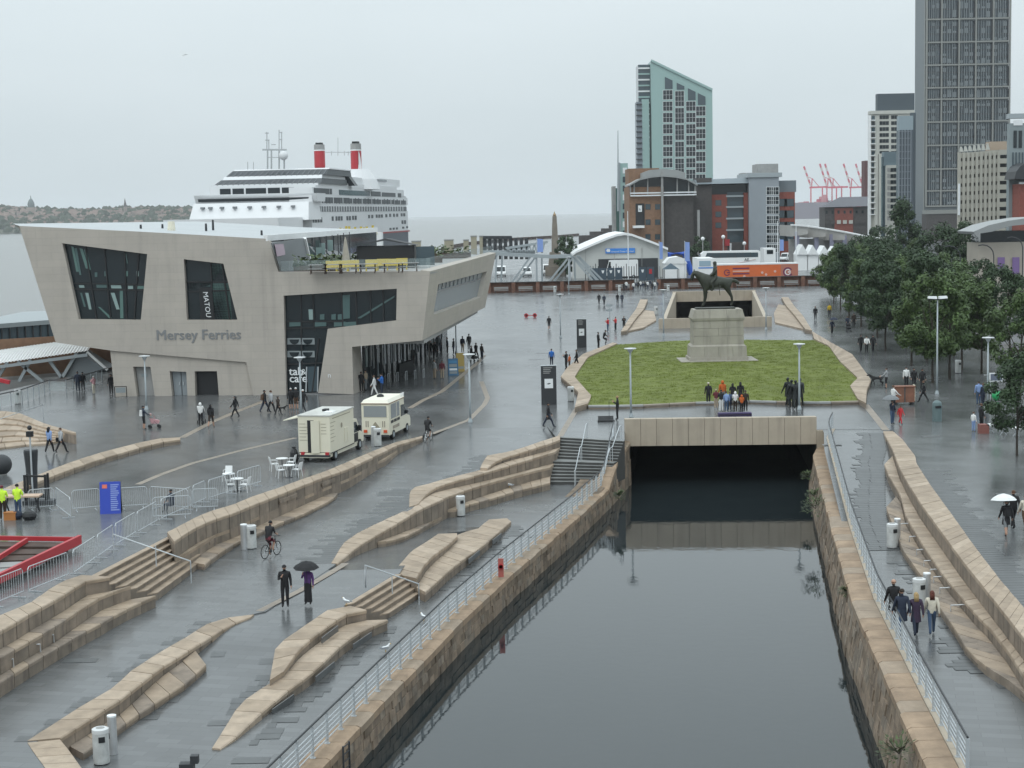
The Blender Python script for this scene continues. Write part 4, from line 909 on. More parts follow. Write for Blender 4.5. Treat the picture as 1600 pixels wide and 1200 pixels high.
# ------------------------------------------------------------------ landing stage buildings at the left
p = D(40,545,185); pv = thing('river_pavilion', 'low glass pavilion with flat grey roof beside the river on the left', 'pavilion', (p.x,185,-5), world=True)
a, b = D(-90,520,180), D(96,493,196)
mb = MB(); mb.ext([(a.x,a.y,a.z),(b.x,b.y,a.z-.2),(b.x+4,b.y+26,a.z-.2),(a.x,a.y+30,a.z)], (0,0,.5)); mb.build('roof', flat('grey_roof', (.30,.33,.34), .5), pv)
mb = MB(); mb.ext([(a.x,a.y+.5,a.z-4.2),(b.x,b.y+.5,a.z-4.2),(b.x+4,b.y+25,a.z-4.2),(a.x,a.y+29,a.z-4.2)], (0,0,4.15)); mb.build('glazing', M_GLASSB, pv)
for k in range(16):
    q = a.lerp(b, k/15); mb = MB(); mb.bar((q.x,q.y+.35,a.z-4.1),(q.x,q.y+.35,a.z),.14); mb.build('mullion', M_DARK, pv)
mb = MB(); q0, q1 = a+Vector((0,.2,-2.6)), Vector((b.x,b.y+.2,a.z-2.6)); mb.bar(q0,q1,.1,.2); mb.build('transom', M_GALV, pv)
mb = MB(); mb.ext([(a.x-20,172,-6.2),(b.x+10,188,-6.2),(b.x+14,240,-6.2),(a.x-20,230,-6.2)], (0,0,a.z-4.3+6.2)); mb.build('pontoon', M_GREY, pv)
cn = thing('covered_gangway', 'covered gangway with white corrugated curved roof on slanted struts', 'gangway', (-52,168,0), world=True)
c0, c1 = D(-40,573,165), D(137,548,165)
N = 34; me = None
for i in range(N):
    x0_, x1_ = c0.x+(c1.x-c0.x)*i/N, c0.x+(c1.x-c0.x)*(i+1)/N; zr = (c0.z+(c1.z-c0.z)*(i+.5)/N)
    mb = MB(); pr = []
    for k in range(7):
        t = k/6; pr.append((165+5.5*t, zr-.3+1.35*math.sin(PI*.5*(.12+.88*t))))
    for (ya, za_1), (yb, zb_1) in zip(pr, pr[1:]):
        mb.add([(x0_,ya,za_1),((x0_+x1_)/2,ya,za_1+.09),(x1_,ya,za_1),(x1_,yb,zb_1),((x0_+x1_)/2,yb,zb_1+.09),(x0_,yb,zb_1)], [(0,1,4,5),(1,2,3,4)])
    mb.build('roof_sheet', M_WHITE, cn)
mb = MB(); mb.bar((c0.x,164.9,c0.z-.35),(c1.x,164.9,c1.z-.4),.25,.3); mb.build('eaves_beam', M_STEEL, cn)
for (x0_,y0_),(x1_,y1_) in [((28,565),(68,597)),((120,552),(88,606)),((12,566),(-10,600)),((75,560),(98,592)),((48,562),(30,596))]:
    mb = MB(); mb.bar(D(x0_,y0_,165.3), D(x1_,y1_,165.3), .3, .3); mb.build('strut', M_STEEL, cn)
mb = MB(); mb.ext([D(122,551,165.5), D(165,577,165.5), D(96,597,165.5), D(95,590,165.5)], (0,4,0)); mb.build('end_panel', flat('zinc_grey', (.20,.225,.24), .5), cn)
mb = MB(); mb.bar(D(136,550,165.2), D(168,578,165.2), .22, .22); mb.build('strut', M_WHITE, cn)
q0, q1 = D(-40,600,166), D(120,585,166); mb = MB(); mb.ext([(q0.x,166,-1.2),(q1.x,166,-.6),(q1.x,171,-.6),(q0.x,171,-1.2)], (0,0,.3)); mb.build('deck', M_GREY, cn)
mb = MB(); mb.ext([(q0.x,171.5,-1),(q1.x+3,171.5,-.6),(q1.x+3,171.5,3.5),(q0.x,171.5,3.0)], (0,.2,0)); mb.build('back_wall', M_BRICK, cn)
def glass_rail(label, px, z=0, h=1.15, post_step=1.6):
    pts = [P(x, y, z) for x, y in px]; r = thing('glass_railing', label, 'railing', pts[0].to_tuple(), world=True)
    for a, b in zip(pts, pts[1:]):
        n = max(1, round((b-a).length/post_step))
        for i in range(n):
            p, q = a.lerp(b, i/n), a.lerp(b, (i+1)/n)
            mb = MB(); mb.tube([p, p+Vector((0,0,h))], .035, 6); mb.build('post', M_STEEL, r)
            mb = MB(); mb.bar(p.lerp(q,.06)+Vector((0,0,.55)), p.lerp(q,.94)+Vector((0,0,.55)), .015, .85); mb.build('glass_panel', M_CLEAR, r)
        mb = MB(); mb.tube([a+Vector((0,0,h)), b+Vector((0,0,h))], .045, 6); mb.build('top_rail', M_DARK, r)
glass_rail('glass and steel railing along the river edge on the far left', [(-60,655),(0,638),(35,630),(78,614),(104,614),(125,608),(168,594)])

# ------------------------------------------------------------------ cruise ship
def shipz(y, x=400): return 15+(341.6-(x-400)*.02-y)*430/2600
SB = Vector((D(487,330,430).x, 430, 0)); SE = Vector((D(637,330,562).x, 562, 0)); SL = Vector((D(309,330,433).x, 433, 0))
s_d = (SE-SB).normalized(); s_n = Vector((s_d.y,-s_d.x,0)); s_w = (SB-SL).length
ship = thing('cruise_ship', 'white cruise ship with two red funnels moored behind the ferry terminal', 'ship', ((SB+SL)/2).to_tuple(), world=True)
M_SHIP = mat('ship_white', (.66,.67,.68), .45, .04, .05); M_SGL = flat('ship_glass', (.025,.031,.036), .3, 0, .15); M_HULL = flat('ship_hull_grey', (.085,.095,.115), .5); M_SHAD = flat('ship_deck_recess', (.14,.15,.16), .6)
f_d = (SB-SL).normalized()
def SV(u, w_, z): return Vector((SB.x-f_d.x*(1-u)*s_w+s_d.x*w_, SB.y-f_d.y*(1-u)*s_w+s_d.y*w_, z))   # u across the beam, w along
LEN = (SE-SB).length
def block(name, u0, u1, w0, w1, y0, y1, m=M_SHIP, rake=0, parent=None, x=400):
    z0, z1 = shipz(y1, x), shipz(y0, x); mb = MB()
    mb.hexa([SV(u0,w0,z0),SV(u1,w0,z0),SV(u1,w1,z0),SV(u0,w1,z0)], [SV(u0+rake*.06/10,w0+rake,z1),SV(u1-rake*.06/10,w0+rake,z1),SV(u1-rake*.06/10,w1,z1),SV(u0+rake*.06/10,w1,z1)])
    return mb.build(name, m, parent or ship)
zw = -6.6
mb = MB(); bow = [SV(0,0,zw),SV(1,0,zw),SV(1,LEN,zw),SV(0,LEN,zw)]; mb.ext(bow, (0,0,shipz(374)-zw)); mb.build('lower_hull', M_HULL, ship)
block('hull', 0, 1, 0, LEN, 333, 374); 
block('front_bulwark', -.02, 1.02, -6, 8, 318, 346, rake=3)
block('forecastle', .03, .97, -30, -6, 342, 374, rake=0)
for x in (322,334,352,372,395,417,440,462): u0 = (x-309)/178; mb = MB(); mb.hexa([SV(u0,-4.9,shipz(326.5)),SV(u0+.03,-4.9,shipz(326.5)),SV(u0+.03,-3.5,shipz(326.5)),SV(u0,-3.5,shipz(326.5))],[SV(u0,-4.7,shipz(323.5)),SV(u0+.03,-4.7,shipz(323.5)),SV(u0+.03,-3.3,shipz(323.5)),SV(u0,-3.3,shipz(323.5))]); mb.build('mooring_port', M_SHAD, ship)
block('superstructure', .0, 1.0, 4, LEN-2, 304, 334)
d = block('navigation_bridge', -.03, 1.04, 1.5, 10, 305, 318, rake=-1)
mb = MB(); mb.hexa([SV(.0,.9,shipz(315.5)),SV(.97,.9,shipz(315.5)),SV(.97,2,shipz(315.5)),SV(.0,2,shipz(315.5))],[SV(.0,.5,shipz(311)),SV(.97,.5,shipz(311)),SV(1.0,2,shipz(311)),SV(-.03,2,shipz(311))]); mb.build('bridge_windows', M_SGL, d)
d = block('bridge_deck', .06, 1.0, 5, LEN-6, 292, 306)
for x0, x1 in [(336,353),(356,374),(377,409),(412,431),(434,453)]:
    u0, u1 = (x0-309)/178, (x1-309)/178; mb = MB(); mb.hexa([SV(u0,4.9,shipz(304)),SV(u1,4.9,shipz(304)),SV(u1,5.1,shipz(304)),SV(u0,5.1,shipz(304))],[SV(u0,4.9,shipz(295)),SV(u1,4.9,shipz(295)),SV(u1,5.1,shipz(295)),SV(u0,5.1,shipz(295))]); mb.build('window', M_SGL, d)
d = block('lounge_deck', .04, 1.0, 8, 42, 288.5, 292)
def band(u0, u1, w0, w1, y0, y1, m, rake, name):
    z0, z1 = shipz(y1), shipz(y0); k = rake*.0065; mb = MB()
    mb.hexa([SV(u0,w0,z0),SV(u1,w0,z0),SV(u1,w1,z0),SV(u0,w1,z0)], [SV(u0+k,w0+rake,z1),SV(u1-k*.3,w0+rake,z1),SV(u1-k*.3,w1,z1),SV(u0+k,w1,z1)]); return mb.build(name, m, ship)
b1 = band(.07, 1.02, 8, 40, 280.5, 289, M_SGL, 4, 'lounge_windows')
band(.11, 1.0, 12, 40, 275, 280.5, M_SHIP, 1, 'lounge_fascia'); b2 = band(.13, 1.03, 13, 44, 265.5, 275, M_SGL, 4, 'upper_lounge_windows'); band(.16, 1.03, 17, 44, 263.5, 265.5, M_SHIP, .5, 'lounge_roof')
for k in range(19):
    u = .15+.86*k/18; mb = MB(); mb.bar(SV(u,12.8,shipz(275)), SV(u*.985+.015,16.9,shipz(266)), .18, .18); mb.build('mullion', M_SHAD, b2)
    mb = MB(); mb.bar(SV(u-.05,7.8,shipz(289)), SV((u-.05)*.985+.015,11.9,shipz(281)), .18, .18); mb.build('mullion', M_SHAD, b1)
# starboard flank: long window strips and rows of ports along the receding side
def flank(x0, x1, y0, y1, m, name, parent=None, o=.08, dep=.3):
    """strip on the receding flank between two picture columns, heights level with the sea"""
    def wl(x):
        d_ = ray(x, 330); t = (SB-Vector((0,0,0))).dot(s_n)/ (d_.x*s_n.x+d_.y*s_n.y); q = Vector((d_.x*t, d_.y*t, 0)); return (q-SB).dot(s_d)
    w0, w1 = wl(x0), wl(x1); z0, z1 = shipz(y1, 487), shipz(y0, 487)
    mb = MB(); q = lambda w_, z, e: SB+s_d*w_+s_n*e+Vector((0,0,z)); mb.hexa([q(w0,z0,-dep),q(w1,z0,-dep),q(w1,z0,o),q(w0,z0,o)],[q(w0,z1,-dep),q(w1,z1,-dep),q(w1,z1,o),q(w0,z1,o)]); return mb.build(name, m, parent or ship)
dk1 = flank(488, 628, 294, 305, M_SHIP, 'promenade_deck', o=.06, dep=6); dk2 = flank(488, 637, 306, 320, M_SHIP, 'cabin_deck', o=.06, dep=6)
for x0, x1, y0, y1 in [(491,515,295,304),(516,519,295,304),(530,578,296,304.5),(580,595,296,304.5),(597,618,297,304.5),(622,627,297,305)]: flank(x0,x1,y0,y1,M_SGL if x0 != 530 else M_GLASSB,'deck_window',dk1,.15)
for x0, x1, y0, y1 in [(492,502,310,314),(503,520,309,318.5),(521,545,309,318.5),(546,585,310,318.5),(586,615,310.5,318.5),(617,634,311,319)]: flank(x0,x1,y0,y1,M_SGL,'balcony_strip',dk2,.15)
for k in range(26): flank(505+k*5, 505.7+k*5, 309, 319, M_SHAD if k % 3 else M_SHIP, 'balcony_divider', dk2, .22)
s3 = flank(484, 635, 323.5, 332, M_SHAD, 'lifeboat_deck', o=.1)
for k in range(37): flank(484.5+k*4, 485.3+k*4, 323.5, 332, M_SHIP, 'stanchion', s3, .2)
for x, y, h in [(488,341,8),(492,341,8),(496,341,8),(500,341,8),(518,340,7),(524,340,7),(528,340,7),(532,340,7),(541,340,7),(545,340,7),(550,339.5,7),(554,339.5,7),(575,338.5,6),(580,338.5,6),(587,338,6),(591,338,6),(595,338,6),(602,337.5,6),(608,337,6),(614,337,6),(619,337,6),(626,336.5,6),(630,336.5,6),(627,350.5,7),(631,350.5,7),(608,364,4),(613,364,4),(618,364,4),(628,363,4),(634,362.5,4)]:
    flank(x, x+2.6, y, y+h, M_SGL, 'cabin_window', None, .1)
flank(580, 639, 371, 374, flat('hull_stripe', (.30,.05,.05), .5), 'hull_stripe', None, .1)
# stepped upper decks aft
block('sun_deck', .55, 1.0, 40, LEN-18, 284, 294, x=520); block('funnel_deck', .55, .98, 45, 100, 272, 284, x=520); block('aft_house', .5, .97, 92, 125, 270, 284, x=520)
for k in range(10): flank(561+k*5.4, 564+k*5.4, 286, 291.5, M_SGL, 'deck_arch', None, -.4, 1.2)
flank(588, 608, 272.5, 276, M_GLASSB, 'aft_window', None, -.4, 1.2)
mb = MB(); mb.hexa([SV(.9,44,shipz(290)),SV(1.06,44,shipz(290)),SV(1.06,48,shipz(290)),SV(.9,48,shipz(290))],[SV(.9,40,shipz(267)),SV(1.0,40,shipz(267)),SV(1.0,44,shipz(267)),SV(.9,44,shipz(267))]); mb.build('wind_screen', M_SGL, ship)
def funnel(x, Y, yb, yt, emblem):
    c = D(x, yb, Y); zt = D(x, yt, Y).z; hgt = zt-c.z; r = D(x+8.5, yb, Y).x-c.x
    mb = MB(); mb.smooth = False; mb.lathe([(r*.55,-1.5),(r*.75,0),(r,hgt*.12),(r,hgt*.7)], 16, c, sx=1, sy=1.3); f = mb.build('funnel', M_RED, ship)
    mb = MB(); mb.lathe([(r*1.02,hgt*.70),(r*1.02,hgt*.74)], 16, c, sy=1.3); mb.build('white_ring', M_WHITE, f)
    mb = MB(); mb.lathe([(r*1.0,hgt*.74),(r*.97,hgt*.93)], 16, c, sy=1.3); mb.build('grey_top', M_GREY, f)
    for a in range(4): mb = MB(); q = c+Vector((r*.45*math.cos(a*1.57+.5), r*.5*math.sin(a*1.57+.5), 0)); mb.lathe([(r*.28,hgt*.9),(r*.28,hgt)], 8, q); mb.build('exhaust', M_BLACK, f)
    if emblem:
        mb = MB(); pts = []
        for a, z in [(-1.15,.1),(-.35,.12),(-.45,.3),(-.62,.48),(-.8,.62),(-.98,.68),(-1.0,.5),(-1.02,.3)]: pts.append(c+Vector((r*1.02*math.cos(a), r*1.33*math.sin(a), hgt*z)))
        pts2 = [c+Vector(((p.x-c.x)*1.05,(p.y-c.y)*1.05,p.z-c.z)) for p in pts]; n = len(pts)
        mb.add(pts+pts2, [tuple(range(n)), tuple(range(n,2*n))]); mb.build('flag_emblem', M_WHITE, f)
funnel(500, 480, 266, 223, False); funnel(557, 500, 270, 221, True)
mb = MB(); q = D(557,270,500); mb.lathe([(7,-2),(6,1),(4,4)], 16, q+Vector((0,0,-3))); mb.build('funnel_base', M_SHIP, ship)
M_MAST = flat('mast_grey', (.42,.44,.45), .5); mst = D(430,262,447); mb = MB()
for x in (418,424,436,444): mb.tube([D(x,264,447), D(x,234,447)], .22, 5)
mb.bar(D(410,234,447), D(448,234,447), .45, .45); mb.bar(D(418,246,447), D(444,246,447), .2, .2)
for x, y0 in [(417,206),(420,218),(436,203),(440,206)]: mb.tube([D(x,234,447), D(x,y0,447)], .13, 4)
for x0, x1, y in [(414,421,219),(414,420,208),(436,441,218),(436,441,207),(424,431,226)]: mb.bar(D(x0,y,447), D(x1,y,447), .28, .24)
mb.build('mast', M_MAST, ship); q = D(443,243,446); mb = MB(); mb.smooth = True; mb.ball(q, 1.25, 14, k=8); mb.build('radar_dome', M_SHIP, ship)
mb = MB(); mb.bar(D(508,238,490), D(549,238,490), .2, .2); mb.tube([D(528,240,490), D(528,215,490)], .09, 5)
for x in (518, 528, 538, 544): mb.tube([D(x,243,490), D(x,236,490)], .1, 4)
mb.build('aerial_gantry', M_MAST, ship)
for x in (387, 396): mb = MB(); mb.tube([D(x,265,450), D(x,253,450)], .1, 4); mb.build('aerial', M_MAST, ship)
# yellow barrier and ramp beside the ship
yb = thing('yellow_barrier', 'row of yellow barriers on the landing stage against the ship', 'barrier', D(570,358,330).to_tuple(), world=True)
for k in range(13):
    x = 527+k*4.6; q = D(x, 358, 330); mb = MB(); mb.box(q.x-.2,q.x+.25,q.y,q.y+.3,q.z-.9,q.z+random.uniform(.1,.8)); mb.build('panel', M_YELLOW, yb)
mb = MB(); a, b = D(524,361,330), D(590,364,330); mb.bar(a, b, .3, .5); mb.build('beam', M_CREAM, yb)
q = D(557,380,330); mb = MB(); mb.box(q.x-5,q.x+5,q.y,q.y+4,-6,D(557,364,330).z); mb.build('gangway_house', M_WHITE, yb)

# ------------------------------------------------------------------ far shore, hills with their roofs and trees
def hill_h(x):
    t = (x+1500)/900
    return 16+9*math.sin(t*2.1+.6)+5*math.sin(t*6.3)+2.2*math.sin(t*17+1)
mb = MB(); X0, X1, n = -1900, -380, 120; rows = [(3260, 0), (3330, .35), (3480, .8), (3700, 1.0), (4100, .7)]
vs = []; fs = []
for j, (Y, k) in enumerate(rows):
    for i in range(n+1):
        x = X0+(X1-X0)*i/n; fall = min(1, (X1-x)/260); vs.append((x, Y+math.sin(x*.02)*14, -6.4+.8*(j == 0)+(hill_h(x)+24)*k*fall*.98))
for j in range(len(rows)-1):
    for i in range(n): fs.append((j*(n+1)+i, j*(n+1)+i+1, (j+1)*(n+1)+i+1, (j+1)*(n+1)+i))
mb.add(vs, fs); struct('hills', mb, mat('far_hillside', (.085,.09,.065), .95, .4, .012))
M_ROOFR = mat('far_roof', (.16,.11,.09), .8, .4, .02); M_FWALL = mat('far_house_wall', (.30,.24,.21), .8, .45, .02)
def surf(x, Y):
    k = ip([(3260,0),(3330,.35),(3480,.8),(3700,1.0),(4100,.7)])(Y); return -6.4+(hill_h(x)+24)*k*min(1,(X1-x)/260)*.98
hb, hr, tb = MB(), MB(), MB()
for _ in range(900):
    x = random.uniform(-1250, -420); Y = random.uniform(3290, 3720); z = surf(x, Y); w_, d_, h = random.uniform(4,9), random.uniform(4,8), random.uniform(3,5.5)
    hb.box(x-w_,x+w_,Y-d_,Y+d_,z-2,z+h); hr.ext([(x-w_,Y-d_,z+h),(x-w_,Y,z+h+3),(x-w_,Y+d_,z+h)], (2*w_,0,0))
stuff(hb.build('far_houses', M_FWALL, fix=False)); stuff(hr.build('far_roofs', M_ROOFR, fix=False))
for _ in range(1700):
    x = random.uniform(-1300, -400); Y = random.uniform(3262, 3740) if random.random() < .6 else random.uniform(3262,3400); z = surf(x, Y); r = random.uniform(3,7.5)
    tb.lathe([(r*.5,0),(r,r*.6),(r*.7,r*1.4),(.3,r*1.9)], 6, (x,Y,z-1), sx=random.uniform(.8,1.4))
stuff(tb.build('far_trees', mat('far_foliage', (.038,.052,.03), .95, .35, .03), fix=False))
q = D(49,330,3560); tw = thing('domed_town_hall', 'distant domed hall on the hill across the river', 'town hall', q.to_tuple(), world=True)
px = 3560/2600
mb = MB(); mb.box(q.x-9,q.x+9,q.y-6,q.y+6,q.z-8,q.z+8); mb.build('tower', M_FWALL, tw); mb = MB(); mb.lathe([(7,8),(7.5,14),(6.5,19),(4,24),(1.2,27),(.5,33)], 12, q); mb.build('dome', mat('copper_dome', (.12,.15,.15), .7), tw)
q = D(196,332,3500); tw = thing('church_spire', 'distant church spire above the roofs across the river', 'church', q.to_tuple(), world=True)
mb = MB(); mb.box(q.x-3,q.x+3,q.y-3,q.y+3,q.z-10,q.z+12); mb.build('tower', M_FWALL, tw); mb = MB(); mb.lathe([(3.6,12),(.2,30)], 8, q); mb.build('spire', M_BRICKD, tw)

# ------------------------------------------------------------------ city beyond the plaza
def win_mesh(w_, h, nx, ny, glass, frame, fr=.12, proud=.12, name='window'):
    """a framed window standing in its own local plane (x right, z up, -y outwards); shared by all alike"""
    mb = MB(); mb.box(-w_/2,w_/2,-.02,.0,0,h,0)
    f = fr
    mb.box(-w_/2-f,-w_/2,-proud,0,-f,h+f,1); mb.box(w_/2,w_/2+f,-proud,0,-f,h+f,1); mb.box(-w_/2,w_/2,-proud,0,-f,0,1); mb.box(-w_/2,w_/2,-proud,0,h,h+f,1)
    for i in range(1,nx): x = -w_/2+w_*i/nx; mb.box(x-f*.3,x+f*.3,-proud*.6,-.02,0,h,1)
    for i in range(1,ny): z = h*i/ny; mb.box(-w_/2,w_/2,-proud*.55,-.02,z-f*.3,z+f*.3,1)
    o = mb.build(name, [glass, frame]); me = o.data; bpy.data.objects.remove(o); return me
def put(me, name, parent, p, rz=0.0):
    o = link(name, me, parent); o.location = Vector(p)-WOFF[parent.name]; o.rotation_euler = (0,0,rz); return o
def bld(name, label, px, py, Y, cat='building'): return thing(name, label, cat, (D(px,py,Y).x, Y, 0), world=True)
def pz(y, Y, x): return D(x, y, Y).z
def blk(parent, name, m, x0, x1, y0, y1, Y, depth, zb=None):
    a, b = D(x0,y0,Y), D(x1,y0,Y); z1 = (a.z+b.z)/2; z0 = pz(y1,Y,(x0+x1)/2) if zb is None else zb
    mb = MB(); mb.box(a.x,b.x,Y,Y+depth,z0,z1); return mb.build(name, m, parent)

# pale green sloping tower
Y = 790; tw = bld('apartment_tower', 'tall pale green apartment tower with a slanting roof line', 1060, 300, Y, 'tower')
zt = [D(1017,95,Y), D(1113,141,Y), D(1113,390,Y), D(1019,390,Y)]
mb = MB(); mb.ext([zt[0], zt[1], Vector((zt[1].x,Y,0)), Vector((zt[0].x,Y,0))], (0,18,0)); mb.build('front_slab', M_AQUA, tw)
wa = win_mesh(4.4, 4.3, 3, 2, M_GLASS, M_WHITE, .16, .2); wb = win_mesh(4.1, 7.0, 3, 3, M_GLASS, M_WHITE, .16, .2)
colx = [1043.5, 1062, 1079.5, 1095]
for c, x in enumerate(colx):
    top = 104+(x-1017)*.49
    if c == 1:
        y = 143
        while y < 300: put(wb, 'window', tw, D(x, y+23, Y-.02)); y += 26.3
    else:
        y = top+24
        while y < 300: put(wa, 'window', tw, D(x, y+14.5, Y-.02)); y += 17.7
    mb = MB(); xa, xb = D(x-6,0,Y).x, D(x+6,0,Y).x; ya, yb = 110+(x-6-1017)*.49, 110+(x+6-1017)*.49; y2 = 140 if c == 1 else top+22
    if y2-yb > 3: mb.ext([(xa,Y-.02,pz(ya,Y,x)),(xb,Y-.02,pz(yb,Y,x)),(xb,Y-.02,pz(y2,Y,x)),(xa,Y-.02,pz(y2,Y,x))], (0,-.25,0)); mb.build('window', M_GLASSB, tw)
blk(tw, 'side_wing', M_GLASSB, 997, 1015.5, 101, 390, Y+5, 14, 0)
for k in range(22):
    a, b = D(997,108+k*9,Y+4.9), D(1015,108+k*9,Y+4.9); mb = MB(); mb.box(a.x,b.x,Y+4.5,Y+5,a.z,a.z+.7); mb.build('floor_band', M_AQUA if k % 2 else M_WHITE, tw)
blk(tw, 'lower_wing', M_AQUA, 1003, 1014, 155, 390, Y+2, 12, 0); blk(tw, 'balcony_stack', flat('grey_balcony', (.20,.23,.26), .4), 994.5, 1003, 159, 390, Y+2, 10, 0)
for k in range(26):
    a, b = D(994,164+k*8.6,Y+1.9), D(1003,164+k*8.6,Y+1.9); mb = MB(); mb.box(a.x,b.x,Y+1.2,Y+2,a.z,a.z+.5); mb.build('balcony_slab', M_DARK, tw)
mb = MB(); mb.bar(zt[0]+Vector((0,-.3,.2)), zt[1]+Vector((0,-.3,.2)), .8, 1.0); mb.build('roof_edge', M_AQUA, tw)

# brick hotel with curved roof
Y = 455; ht = bld('brick_hotel', 'brown brick hotel with shallow curved roof and glazed top floor', 1035, 400, Y, 'hotel')
blk(ht, 'wall', M_BRICK, 983, 1037, 292, 425, Y, 20, 0); blk(ht, 'dark_wing', M_BRICKD, 1037, 1083, 300, 425, Y+.6, 20, 0)
blk(ht, 'side_wing', M_BRICKD, 1083, 1103, 309, 425, Y+6, 16, 0); blk(ht, 'back_wing', M_BRICK, 982, 1030, 263, 300, Y+14, 14, 0)
blk(ht, 'stair_block', M_BRICKD, 1089, 1112, 278, 330, Y+24, 10, 0)
a = [(984,288),(1000,279),(1018,275),(1037,273.5),(1056,275),(1074,279),(1090,288)]
mb = MB(); pts = [D(x,y,Y-2) for x,y in a]+[D(x,y+2.2,Y-2) for x,y in a[::-1]]
for i in range(6): q = [D(*a[i],Y-2), D(*a[i+1],Y-2), D(a[i+1][0],a[i+1][1]+2.5,Y-2), D(a[i][0],a[i][1]+2.5,Y-2)]; mb.ext(q, (0,20,0))
M_CURV = flat('roof_metal', (.30,.31,.31), .45, .2); mb.build('curved_roof', M_CURV, ht)
mb = MB(); q = [D(x,y,Y+5) for x,y in [(1003,283),(1004,270),(1016,265.5),(1037,264),(1058,265.5),(1071,270),(1071,283)]]; mb.ext(q, (0,8,0)); mb.build('roof_drum', M_CURV, ht)
mb = MB(); q = [D(x,y,Y+.2) for x,y in [(986,302),(986,290),(1000,281.5),(1018,277.5),(1037,276),(1056,277.5),(1074,281.5),(1086,290),(1086,302)]]; mb.ext(q, (0,6,0)); gz = mb.build('top_floor_glazing', M_GLASS, ht)
for x, y in [(991,287),(1012,279),(1058,278),(1076,283),(1086,290),(985,289)]: mb = MB(); mb.bar(D(x,y,Y-.5), D(x,305,Y-.5), .35, .35); mb.build('mullion', M_GREY, gz)
for y in (302, 306): mb = MB(); mb.bar(D(985,y,Y-1), D(1088,y-2,Y-1), .3, .35); mb.build('balcony_rail', M_WHITE2, ht)
for x, y0, w_ in [(1034.5,268,3.4),(1091.5,328,3.6)]: blk(ht, 'column', M_GREY, x-w_/2, x+w_/2, y0, 425, Y-1.6, 1.2, 0)
ws = win_mesh(1.25, 1.35, 2, 1, M_GLASSB, M_BRICKD, .08, .06)
for x in (1012.5, 1027.5):
    for y in (327, 351, 374): put(ws, 'window', ht, D(x, y, Y-.02))
blk(ht, 'stair_window', M_BLACK, 993, 1007, 318, 352, Y-.15, .1, pz(352,Y,1000)); blk(ht, 'banner', M_WHITE2, 997, 1003, 321, 331, Y-.3, .1, pz(331,Y,1000)); blk(ht, 'entrance_canopy', M_WHITE, 990, 1007, 352.5, 355, Y-4, 4, pz(356,Y,1000))
text_part('lettering', 'h', .9, M_BLACK, ht, D(998.8,329,Y-.33), (1,0,0), (0,0,1), .02)
# glass lift tower with mast
Y = 520; lt = bld('glass_lift_tower', 'slim pale green glass tower with a mast beside the hotel', 970, 400, Y, 'tower')
blk(lt, 'glass_shaft', M_AQUA, 967, 981, 255, 430, Y, 8, 0); blk(lt, 'grey_shaft', M_GREY, 957.5, 962, 291, 430, Y+1, 8, 0); blk(lt, 'glass_strip', M_GLASSG, 962, 967, 294, 430, Y+1.2, 7, 0)
for k in range(10):
    y = 262+k*14; blk(lt, 'pane', M_GLASSB if k % 3 else M_WHITE2, 973, 979.5, y, y+9, Y-.15, .1, pz(y+9,Y,975))
blk(lt, 'frame', M_STEEL, 966.5, 969, 254, 430, Y-.3, .3, 0)
mb = MB(); mb.tube([D(965.8,330,Y-1), D(965.5,204,Y-1)], [.35,.12], 6); mb.build('mast', M_STEEL, lt)
# red brick offices
Y = 480; rd = bld('red_brick_offices', 'red brick office block with pale grey stair tower', 1180, 400, Y, 'offices')
blk(rd, 'left_wall', M_BRICKR, 1103, 1136, 304, 378, Y, 22, 0); blk(rd, 'glazed_bay', M_GLASSB, 1136, 1163, 300, 380, Y+1, 20, 0); blk(rd, 'pier', M_BRICKR, 1162, 1170, 301, 378, Y-.2, 20, 0)
blk(rd, 'base', M_BRICKD, 1092, 1240, 378, 425, Y+.4, 20, 0); blk(rd, 'link_wall', M_BRICKD, 1082, 1104, 305, 425, Y+2, 20, 0)
blk(rd, 'top_floor', M_GLASS, 1090, 1169, 288.5, 304, Y+1.5, 20, pz(306,Y,1120)); mb = MB(); a, b = D(1088,288,Y-2), D(1172,286,Y-2); mb.hexa([a,b,b+Vector((0,24,0)),a+Vector((0,24,0))],[a+Vector((0,3,1.3)),b+Vector((0,3,1.6)),b+Vector((0,22,1.6)),a+Vector((0,22,1.3))]); mb.build('roof', flat('blue_grey_roof', (.16,.19,.21), .5), rd)
M_RENDER = mat('grey_render', (.30,.33,.36), .7, .06, .2); blk(rd, 'stair_tower', M_RENDER, 1170, 1217, 276, 400, Y-2, 20, 0); blk(rd, 'tower_cap', M_STEEL, 1168, 1222, 270, 276.5, Y-2.5, 22, pz(277,Y,1195)); blk(rd, 'plant_room', M_GREY, 1183, 1216, 256, 271, Y+6, 10, pz(272,Y,1200)); blk(rd, 'plant_block', M_GREY, 1160, 1180, 270, 290, Y+8, 8, pz(290,Y,1170))
wt = win_mesh(1.9, 2.1, 2, 2, M_GLASS, M_WHITE2, .12, .1)
for k in range(7):
    for x in (1203, 1211.5): put(wt, 'window', rd, D(x, 304+k*15, Y-2.02))
blk(rd, 'right_wall', M_BRICKR, 1218, 1242, 300, 378, Y+.2, 22, 0); blk(rd, 'right_roof', flat('blue_grey_roof', (0,0,0)), 1216, 1244, 282, 300, Y+2, 18, pz(300,Y,1230))
wq = win_mesh(2.6, 2.0, 2, 1, M_GLASSB, M_DARK, .08, .08)
for y in (322, 340, 358, 376):
    for x in (1222.5, 1233): put(wq, 'window', rd, D(x, y, Y+.18))
wr = win_mesh(1.6, 1.5, 2, 1, M_GLASSB, M_BRICKD, .06, .06)
for y in (321, 339, 356):
    for x in (1108, 1122.5): put(wr, 'window', rd, D(x, y, Y-.02))
